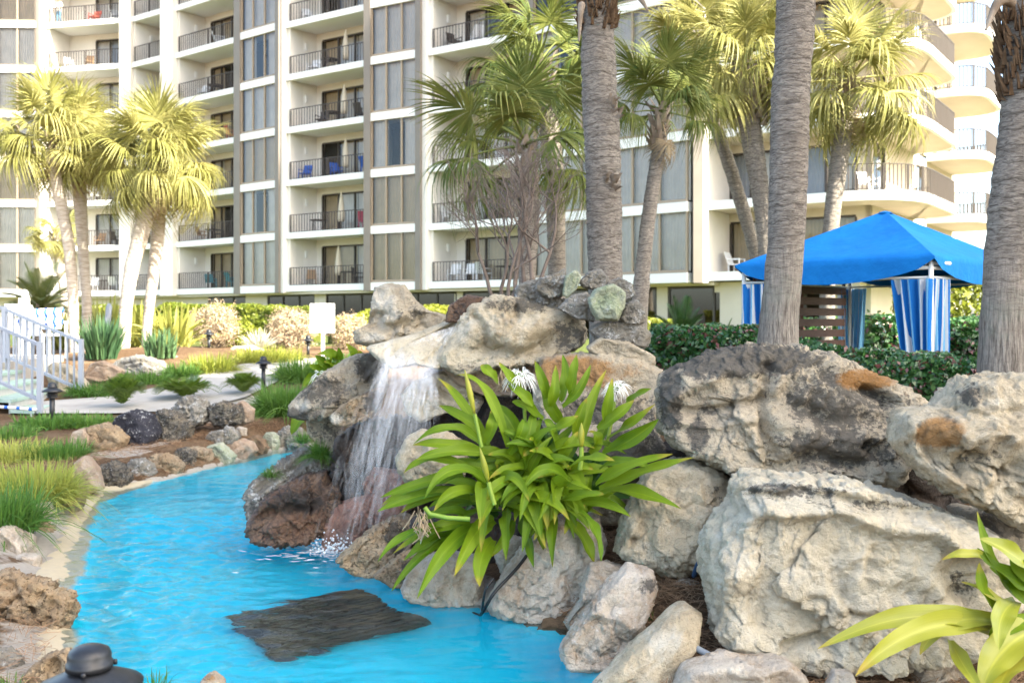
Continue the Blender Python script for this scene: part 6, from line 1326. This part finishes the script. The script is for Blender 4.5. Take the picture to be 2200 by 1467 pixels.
def handrail(label, b, L_, posts):
    t = thing('handrail', b, label, 'handrail', 'pale metal handrails beside the steps'); d = n_up * L_
    for k in posts:
        q = b + n_up * L_ * k; m = MB(); m.box(q[0] - .036, q[0] + .036, q[1] - .036, q[1] + .036, q[2] - (.05 if k == 0 else .15), q[2] + 1.0); m.build('post', MATS['rail_grey'], t)
    for z, nm in ((.95, 'top_rail'), (.14, 'bottom_rail')):
        m = MB(); m.beam(b + (0, 0, z), b + d + (0, 0, z), .05, .045); m.build(nm, MATS['rail_grey'], t)
    n = int(L_ / .145)
    for i in range(1, n):
        q = b + d * i / n; m = MB(); m.beam(q + (0, 0, .14), q + (0, 0, .95), .026, .026); m.build('baluster', MATS['rail_grey'], t)
handrail('pale metal handrail on the near side of the green steps', nb, 1.9, (0, 1)); handrail('pale metal handrail on the far side of the green steps', fb, 1.75, (0, .95))
st = thing('garden_steps', nb, 'green edged wooden steps between the two handrails at left', 'steps'); acr = fb - nb; acr[2] = 0
for i in range(4):
    o = np.array((-.05, .0, 0)) + np.array((-1.22, .40, 0)) / 1.284 * (.02 + i * .40); z = .45 + .0 + i * .15; a = nb + o - acr * .04; b2 = a + acr * 1.08; dd = np.array((-1.22, .40, 0)) / 1.284
    V = np.array([a, b2, b2 + dd * .46, a + dd * .46]); V[:, 2] = z
    ear('tread', V, MATS['tread_green'], st, .05); V2 = np.array([a + dd * .03, b2 + dd * .03, b2 + dd * .06, a + dd * .06]); V2[:, 2] = z - .05; ear('riser', V2, MATS['riser_grey'], st, .16)
dk = nb + np.array((-1.22, .40, 0)) / 1.284 * 1.62; q = [dk - acr * .3, dk + acr * 2.6, dk + acr * 2.6 + np.array((-9, 3, 0)), dk - acr * .3 + np.array((-9, 3, 0))]
tag(ear('pool_deck', [(*p[:2], 1.03) for p in q], MATS['path_concrete'], thick=.7), kind='structure')
def chair(label, loc, rz, mat, cat='chair', group=None, s_=1.0, name='patio_chair', recl=.18):
    t = thing(name, loc, label, cat, group); c, sn = math.cos(rz), math.sin(rz)
    def fr(V): V = np.asarray(V, float) * s_; return np.stack([loc[0] + V[:, 0] * c - V[:, 1] * sn, loc[1] + V[:, 0] * sn + V[:, 1] * c, loc[2] + V[:, 2]], -1)
    m = MB(); m.box(-.26, .26, -.25, .25, .40, .435, fr); m.build('seat', MATS[mat], t)
    m = MB(); V = np.array([(-.25, .24, .44), (.25, .24, .44), (.25, .27, .44), (-.25, .27, .44), (-.23, .24 + recl, .92), (.23, .24 + recl, .92), (.23, .27 + recl, .92), (-.23, .27 + recl, .92)]); m.add(fr(V), [(3, 2, 1, 0), (4, 5, 6, 7), (0, 1, 5, 4), (1, 2, 6, 5), (2, 3, 7, 6), (3, 0, 4, 7)]); m.build('backrest', MATS[mat], t)
    for x in (-.24, .24):
        for y in (-.22, .24): m = MB(); m.box(x - .02, x + .02, y - .02, y + .02, 0, .40, fr); m.build('leg', MATS[mat], t)
        m = MB(); m.box(x - .025, x + .025, -.24, .32, .62, .65, fr); m.box(x - .018, x + .018, -.23, -.19, .436, .62, fr); m.build('armrest', MATS[mat], t)
    return t
cl = P(100, 740, 20.0); cl[2] = max(1.03, GZ(cl[0], cl[1])); chair('white pool chair under a blue striped towel behind the handrail', (cl[0], cl[1], 1.0), 2.6, 'plastic_white', s_=1.15)
m = MB(); t_ = []; 
V = []; n = 8
for i in range(n):
    a = i / (n - 1); V += [(cl[0] - .42 + .05 * math.sin(i), cl[1] - .26 - .04 * math.sin(i * 2), 1.98 - .40 * a), (cl[0] + .40 + .04 * math.sin(i * 1.7), cl[1] - .20 + .04 * math.cos(i * 2), 2.02 - .42 * a)]
V = np.array(V); V2 = V + (0, .025, 0); F = [(2 * i, 2 * i + 1, 2 * i + 3, 2 * i + 2) for i in range(n - 1)]; F += [tuple(x + 2 * n for x in f)[::-1] for f in F]
m.add(np.concatenate([V, V2]), F); tag(m.build('towel', MATS['towel_blue'], None, True), 'white and blue striped towel hung over the pool chair', 'towel')
wp = P(52, 720, 21.5); ws_ = thing('rinse_post', (wp[0], wp[1], .95), 'bright white post with ball finial and box, behind the handrails at left', 'post')
m = MB(); m.box(wp[0] - .085, wp[0] + .085, wp[1] - .08, wp[1] + .08, .85, 2.25); m.build('post', MATS['plastic_white'], ws_)
m = MB(); m.lathe((wp[0], wp[1], 2.25), [(.07, 0), (.03, .03), (.075, .07), (.085, .11), (.06, .16), (.01, .18)], 14); m.build('finial', MATS['plastic_white'], ws_, True)
m = MB(); m.box(wp[0] - .36, wp[0] - .087, wp[1] - .12, wp[1] + .12, 1.86, 2.12); m.build('box', MATS['plastic_white'], ws_)
pb = at_ground(226, 25.2); t = thing('kiosk_pole', pb, 'pale blue rounded pole leaning above the blue green strap clump', 'pole'); m = MB(); m.tube(np.array([pb, pb + (.06, 0, .75), pb + (.10, 0, 1.15), pb + (.105, 0, 1.22)]), [.075, .075, .075, .03], 12); m.build('pole', bpy.data.materials['rail_grey'], t, True)
ml = W0(40, 888, .47); tag(MB().tube(np.array([P(-30, 872, 13.6), P(30, 876, 13.6), P(78, 880, 13.6)]), .022, 8).build('pool_pole', MATS['towel_blue'], None, True), 'blue and white banded pole lying at the foot of the steps', 'pole')

# ------------------------------------------------------------------ hoses, cables, mat under water
simple('hose_blue', (0.012, 0.06, 0.14), None, 0.4, 0.5); simple('cable_black', (0.012, 0.012, 0.013), None, 0.5, 0.4); simple('pipe_grey', (0.20, 0.22, 0.24), None, 0.5, 0.4)
def run(name, label, pts, r_, mat, cat):
    q = np.array(pts); k = np.linspace(0, len(q) - 1, 24); c = np.stack([np.interp(k, range(len(q)), q[:, i]) for i in range(3)], -1); w_ = 5; c2 = np.stack([np.convolve(np.pad(c[:, i], 2, mode='edge'), np.ones(5) / 5, 'valid') for i in range(3)], -1)
    m = MB(); m.tube(c2, r_, 8); return tag(m.build(name, MATS[mat], None, True), label, cat)
run('garden_hose', 'dark blue hose running down the gap beside the cream block', [P(1592, 1080, 5.15), P(1560, 1115, 5.1), P(1535, 1150, 5.12), P(1512, 1185, 5.2), P(1498, 1215, 5.3), P(1490, 1240, 5.4)], .014, 'hose_blue', 'hose')
run('drain_pipe', 'short grey pipe showing between the leaning slab and the broad low rock', [P(1490, 1388, 4.75), P(1515, 1402, 4.7), P(1545, 1416, 4.65)], .016, 'pipe_grey', 'pipe')
run('power_cable', 'black cable dropping from the lily roots into the pond', [P(1140, 1180, 5.95), P(1110, 1225, 5.85), P(1068, 1262, 5.75), P(1050, 1290, 5.72), P(1040, 1312, 5.8), W0(1020, 1335, -.10), W0(960, 1362, -.2), W0(900, 1385, -.24)], .010, 'cable_black', 'cable')
run('power_cable', 'second thinner black cable left of the first at the lily roots', [P(1062, 1240, 5.75), P(1044, 1262, 5.72), P(1038, 1290, 5.75), P(1036, 1316, 5.9)], .008, 'cable_black', 'cable')
simple('mat_dark', (0.035, 0.030, 0.022), (0.085, 0.068, 0.045), 0.6, 0.4, 9)
mq = [W0(485, 1372, -.22), W0(765, 1312, -.22), W0(925, 1388, -.22), W0(590, 1472, -.22)]
mt = thing('drain_grate', (mq[0] + mq[2]) / 2, 'dark square grate lying on the pond floor under the water', 'grate')
ear('panel', np.array(mq) - (0, 0, .012), MATS['mat_dark'], mt, .03)
for i in range(15):
    t = (i + .5) / 15; a = mq[0] * (1 - t) + mq[3] * t; b = mq[1] * (1 - t) + mq[2] * t; m = MB(); m.beam(a + (0, 0, .006), b + (0, 0, .006), .045, .03); m.build('bar', MATS['mat_dark'], mt)

# ------------------------------------------------------------------ waterfall
s = N('falling_water'); d = s.bsdf((0.86, 0.88, 0.92), 0.15, 0.5); uvn = s.n('SeparateXYZ', {0: s.n('TexCoord').outputs['UV']}); isl = s.n('NewGeometry').outputs['Random Per Island']
al = s.math('MULTIPLY', s.ramp(uvn.outputs[1], [(0.0, 0.0), (0.25, 1.0), (0.6, 1.0), (1.0, 0.0)]), s.math('ADD', s.math('MULTIPLY', isl, 0.12), 0.012)); al = s.math('MULTIPLY', al, s.ramp(s.noise(30, 3, 0.6, s.co((1, 1, .25))), [(0.35, 0.25), (0.6, 1.0)]))
s.done(s.n('MixShader', {0: al, 1: s.n('BsdfTransparent'), 2: d}))
s = N('water_foam'); d = s.bsdf((0.88, 0.90, 0.92), 0.5, 0.4); s.done(s.n('MixShader', {0: 0.62, 1: s.n('BsdfTransparent'), 2: d}))
rg = np.random.default_rng(21); wf = thing('waterfall', P(780, 1180, 7.3), 'white veil of water falling from the chute over the dark rocks into the pond', 'waterfall')
def strands(n, seed, t0r, t1r, wpx, us=(0, 1), jit=1.0):
    rg = np.random.default_rng(seed); K = 14; u = rg.uniform(*us, n); u = np.clip(u + .06 * np.sin(u * 31) , 0, 1); ta = rg.uniform(*t0r, n); tb = np.minimum(1, ta + rg.uniform(*t1r, n)); k = np.linspace(0, 1, K)
    t = ta[:, None] + (tb - ta)[:, None] * k
    y0 = 752 + 46 * (u - .1) ** 2 + rg.normal(0, 6, n) * jit; y1 = 1188 - 100 * u ** 1.3 + rg.normal(0, 12, n) * jit
    x0 = 838 + 104 * u; x1 = 706 + 185 * u ** .9 + rg.normal(0, 16, n) * jit; bow = rg.normal(0, 10, n) * jit
    y = y0[:, None] + (y1 - y0)[:, None] * t ** 1.25; x = x0[:, None] + (x1 - x0)[:, None] * (t ** .95) + bow[:, None] * np.sin(t * 3.1) + 3 * jit * fbm(np.stack([np.repeat(u * 40, K), t.ravel() * 9, 0 * t.ravel() + seed], -1), 2).reshape(n, K)
    D = 7.30 - .28 * np.minimum(1, t / .35) ** .6 + (.10 * np.sin(u * 25) + rg.normal(0, .05, n))[:, None] * t
    Pt = Pv(np.stack([x, y], -1), D); T = unit(np.gradient(Pt, axis=1)); wv = unit(np.cross(T, np.array((0, -1.0, 0)))); wd = (rg.uniform(*wpx, n) * 7.2 / FPX)[:, None] * np.sin(np.pi * (k * .94 + .03))[None] ** .5
    return ribbons(Pt, wd, wv)
for nm, args in (('sheet', (170, 1, (0, .14), (.10, .34), (6, 16), (0, 1), 1.8)), ('strand', (260, 2, (0, .55), (.12, .45), (1.6, 4.2))), ('strand', (240, 3, (.1, .8), (.08, .3), (1.2, 3.2), (0, 1), 1.5)), ('sheet', (120, 5, (.15, .7), (.15, .35), (6, 18), (.0, .9), 1.6)), ('strand', (120, 6, (.55, .9), (.1, .3), (2, 6), (0, .75), 2.0))):
    v, f, uv_ = strands(*args); obj(nm, v, f, MATS['falling_water'], wf, uv=uv_)
# thin film sliding down the chute
K = 10; n = 26; k = np.linspace(0, 1, K); u = rg.uniform(-1, 1, n); x = 985 + (850 + 46 * (u + 1) - 985)[:, None] * k + 3 * rg.normal(size=(n, K)); y = 700 + (754 + 6 * u - 700)[:, None] * k ** 1.2 + rg.normal(0, 1.0, (n, K)); Pt = Pv(np.stack([x, y], -1), 7.35 - .30 * k[None] + .0 * u[:, None]); T = unit(np.gradient(Pt, axis=1)); v, f, uv_ = ribbons(Pt, np.full((n, K), .016) * np.sin(np.pi * (k * .9 + .05))[None], unit(np.cross(T, np.array((0, -.8, .5))))); obj('film', v, f, MATS['falling_water'], wf, uv=uv_)
# splash and foam
dv, df = ico(1); V_, F_, kk = [], [], 0
for i in range(240):
    c = P(712 + rg.normal(0, 26) + abs(rg.normal(0, 14)), 1186 - abs(rg.normal(0, 16)) + rg.normal(0, 5), 7.35 + rg.normal(0, .12)); r_ = rg.uniform(.003, .011); V_.append(dv * r_ + c); F_.append(df + kk); kk += len(dv)
obj('splash', np.concatenate(V_), np.concatenate(F_), MATS['water_foam'], wf)['kind'] = 'stuff'
n = 260; K = 6; a = rg.uniform(0, 6.28, n); rr_ = np.abs(rg.normal(0, .22, n)); c0_ = np.stack([FALL[0] + rr_ * np.cos(a) * 1.4, FALL[1] + rr_ * np.sin(a), 0 * a], -1); k = np.linspace(-.5, .5, K); L_ = rg.uniform(.03, .10, n); b_ang = rg.normal(0, .5, n)
Pt = c0_[:, None] + np.stack([np.cos(b_ang)[:, None] * (L_[:, None] * k), np.sin(b_ang)[:, None] * (L_[:, None] * k), np.full((n, K), .014)], -1); Pt[..., 2] += rg.uniform(0, .008, (n, 1)); v, f, _ = ribbons(Pt, .018 * np.sin(np.pi * (k + .5) * .94 + .1)[None] * np.ones((n, 1)), np.broadcast_to(np.array((0, 1.0, .1)), Pt.shape)); obj('foam', v, f, MATS['water_foam'], wf)['kind'] = 'stuff'

# ------------------------------------------------------------------ life on the balconies
simple('chair_blue', (0.02, 0.10, 0.42), None, 0.5, 0.4); simple('chair_pink', (0.45, 0.08, 0.14), None, 0.5, 0.4); simple('chair_teal', (0.05, 0.22, 0.26), None, 0.5, 0.4); simple('chair_dark', (0.05, 0.04, 0.035), None, 0.5, 0.4); simple('chair_wood', (0.33, 0.21, 0.12), None, 0.6, 0.3); simple('chair_red', (0.50, 0.10, 0.07), None, 0.6, 0.3); simple('umbrella_cream', (0.62, 0.53, 0.40), None, 0.8, 0.2)
ORD = ['lowest', 'second', 'third', 'fourth', 'fifth', 'sixth', 'seventh']
CN = {'B': (bB, 'far left column'), 'D': (bD, 'column right of the left palms'), 'F': (bF_, 'column above the sign'), 'H': (bH, 'column behind the shaded palms'), 'K': (None, 'rounded corner column')}
cnw = {'plastic_white': 'white', 'chair_blue': 'blue', 'chair_pink': 'pink', 'chair_teal': 'teal', 'chair_dark': 'dark', 'chair_wood': 'wooden', 'chair_red': 'red'}
def bal_pt(col, fl, u, v):
    by = CN[col][0] or bK; z = Z1 + fl * FH + .005; return by.pt(u, v, z)
for col, fl, u, v, mt_, wh in [('F', 0, 1.0, .7, 'chair_wood', 'left'), ('F', 0, 4.3, .8, 'chair_dark', 'right'), ('F', 1, 4.9, .5, 'chair_pink', 'right'), ('F', 2, .7, .5, 'chair_blue', 'left'), ('F', 2, 2.7, .8, 'chair_blue', 'middle'), ('F', 2, 5.0, .6, 'chair_blue', 'right'), ('F', 3, 1.7, .7, 'chair_dark', 'left'), ('F', 3, 4.4, .8, 'chair_dark', 'right'), ('F', 4, 1.2, .6, 'plastic_white', 'left'), ('F', 5, .8, .6, 'plastic_white', 'left'),
        ('H', 0, .95, .55, 'plastic_white', 'left'), ('H', 0, 1.85, .6, 'plastic_white', 'middle'), ('H', 0, 2.7, .6, 'plastic_white', 'right'), ('H', 1, .7, .6, 'plastic_white', 'left'), ('H', 1, 1.9, .7, 'plastic_white', 'right'), ('H', 3, 1.2, .7, 'chair_dark', 'left'), ('H', 4, 1.0, .6, 'chair_dark', 'left'), ('H', 4, 2.2, .7, 'plastic_white', 'right'),
        ('D', 0, 2.3, .6, 'chair_teal', 'left'), ('D', 0, 4.3, .6, 'chair_teal', 'right'), ('D', 1, 1.6, .6, 'chair_wood', 'left'), ('D', 1, 3.0, .7, 'chair_dark', 'right'), ('D', 2, 1.5, .7, 'chair_dark', 'left'), ('D', 3, 4.3, .6, 'chair_red', 'right'), ('D', 4, 1.6, .6, 'plastic_white', 'left'), ('D', 5, 3.0, .7, 'plastic_white', 'right'),
        ('B', 0, 2.9, .5, 'plastic_white', 'left'), ('B', 0, 4.3, .5, 'plastic_white', 'right'), ('B', 1, 3.2, .6, 'chair_wood', 'left'), ('B', 1, 4.4, .6, 'chair_dark', 'right'), ('B', 2, 3.0, .6, 'plastic_white', 'left'), ('B', 5, 2.6, .5, 'chair_wood', 'middle'), ('B', 5, 1.1, .5, 'plastic_white', 'left'), ('B', 6, 2.9, .5, 'chair_red', 'middle'), ('B', 6, 4.4, .5, 'plastic_white', 'right')]:
    p = bal_pt(col, fl, u, v); chair(f'{cnw[mt_]} chair at the {wh} of the {ORD[fl]} balcony, {CN[col][1]}', tuple(p), random.uniform(-.9, .9) + (2.6 if wh == 'right' else .5), mt_, group='chairs on the balconies', name='balcony_chair')
for fl in (1, 3):
    p = bK.pt(5.8, -.9, Z1 + fl * FH + .005); chair(f'{"wooden" if fl == 3 else "white"} chair on the {ORD[fl]} rounded balcony', tuple(p), .4, 'chair_wood' if fl == 3 else 'plastic_white', group='chairs on the balconies', name='balcony_chair')
p = bK.pt(.7, -.9, Z1 + .005); chair('white chair on the lowest balcony right of the bronze pier', tuple(p), .9, 'plastic_white', group='chairs on the balconies', name='balcony_chair')
for fl, (u, v) in {0: (2.9, .7), 1: (3.1, .7), 2: (3.4, .7), 3: (3.3, .7), 4: (3.4, .7)}.items():
    p = bal_pt('F', fl, u, v); t = thing('closed_umbrella', p, f'cream closed umbrella on the {ORD[fl]} balcony, column above the sign', 'umbrella', 'closed umbrellas on the balconies')
    m = MB(); m.lathe(p, [(.22, 0), (.22, .05), (.025, .07), (.02, .8)], 12); m.build('stand', MATS['chair_dark'], t, True)
    m = MB(); prof = [(.16, .55), (.19, .75), (.15, 1.3), (.09, 1.75), (.03, 2.05), (.005, 2.1)]; m.lathe(p, prof, 14); m.build('canopy', MATS['umbrella_cream'], t, True)
for col, fl, u in [('F', 0, 3.6), ('F', 1, 1.5), ('F', 3, 2.5), ('F', 4, 2.3), ('H', 0, 3.8), ('H', 3, 2.4), ('D', 1, 2.3), ('D', 4, 2.6), ('B', 0, 3.6)]:
    p = bal_pt(col, fl, u, .7); t = thing('patio_table', p, f'round table on the {ORD[fl]} balcony, {CN[col][1]}', 'table', 'tables on the balconies'); m = MB(); m.lathe(p, [(.45, .68), (.46, .70), (.45, .72)], 20); m.build('table_top', MATS['chair_dark'], t, True)
    for k in range(4):
        a = .8 + k * 1.57; m = MB(); m.beam(p + (math.cos(a) * .35, math.sin(a) * .35, 0), p + (math.cos(a) * .3, math.sin(a) * .3, .68), .03, .03); m.build('leg', MATS['chair_dark'], t)
# person leaning at the rail of the top left balcony
simple('skin', (0.50, 0.29, 0.20), None, 0.6, 0.3); simple('shirt_white', (0.70, 0.66, 0.62), None, 0.9, 0.1); simple('jeans_blue', (0.12, 0.24, 0.36), None, 0.9, 0.1); simple('hair_brown', (0.10, 0.05, 0.03), None, 0.8, 0.2)
o_ = bal_pt('B', 6, .55, .35); tb_ = np.array((*bB.t, 0)); nb_ = np.array((*bB.n, 0))
def J(u, v, z): return o_ + tb_ * u + nb_ * v + np.array((0, 0, z))
jn = {'pel': (0, 0, .88, .13), 'spi': (.02, -.03, 1.08, .14), 'che': (.06, -.09, 1.28, .16), 'nek': (.10, -.14, 1.43, .06), 'hed': (.13, -.18, 1.55, .095), 'top': (.14, -.19, 1.65, .07), 'hl': (-.09, 0, .84, .09), 'kl': (-.10, -.02, .48, .062), 'al': (-.10, .03, .08, .042), 'tl': (-.09, -.13, .03, .035), 'hr': (.09, 0, .84, .09), 'kr': (.12, -.05, .48, .062), 'ar': (.14, .02, .08, .042), 'tr': (.15, -.13, .03, .035),
      'sl': (-.11, -.06, 1.36, .06), 'el': (-.20, -.13, 1.12, .045), 'wl': (-.10, -.28, 1.02, .033), 'fl': (-.06, -.34, 1.00, .034), 'sr': (.24, -.12, 1.36, .06), 'er': (.34, -.18, 1.14, .045), 'wr': (.30, -.32, 1.02, .033), 'fr': (.29, -.38, 1.00, .034)}
ks = list(jn); ed = 'pel-spi spi-che che-nek nek-hed hed-top pel-hl hl-kl kl-al al-tl pel-hr hr-kr kr-ar ar-tr che-sl sl-el el-wl wl-fl che-sr sr-er er-wr wr-fr'.split()
me = bpy.data.meshes.new('tmp'); me.from_pydata([tuple(J(*jn[k][:3])) for k in ks], [tuple(ks.index(a) for a in e.split('-')) for e in ed], []); to = bpy.data.objects.new('tmp', me); COL.objects.link(to); to.modifiers.new('s', 'SKIN')
for i, k in enumerate(ks): me.skin_vertices[0].data[i].radius = (jn[k][3],) * 2
me.skin_vertices[0].data[0].use_root = True; to.modifiers.new('d', 'SUBSURF').levels = 2
dg = bpy.context.evaluated_depsgraph_get(); ev = to.evaluated_get(dg).to_mesh(); V = np.array([v.co[:] for v in ev.vertices]); F = [tuple(p.vertices) for p in ev.polygons]; bpy.data.objects.remove(to)
cz_ = np.array([V[list(f)].mean(0) for f in F]); rel = cz_[:, 2] - o_[2]; hands = ((cz_ - o_) @ nb_) < -.22
mi = np.where(rel < .90, 2, np.where(rel < 1.40, 1, 0)); mi[(hands & (rel > .9) & (rel < 1.2))] = 0
per = thing('person', o_, 'person in a pale shirt and blue jeans standing at the top left balcony rail', 'person')
obj('body', V, F, None, per, True, mats=[MATS['skin'], MATS['shirt_white'], MATS['jeans_blue']], midx=mi)
hv, hf = ico(3); hh = hv * np.array((.10, .11, .10)) + J(.135, -.165, 1.62); k = hv[:, 2] > -.1; obj('hair', hh, np.array([f for f in hf if k[f].all()]), MATS['hair_brown'], per)
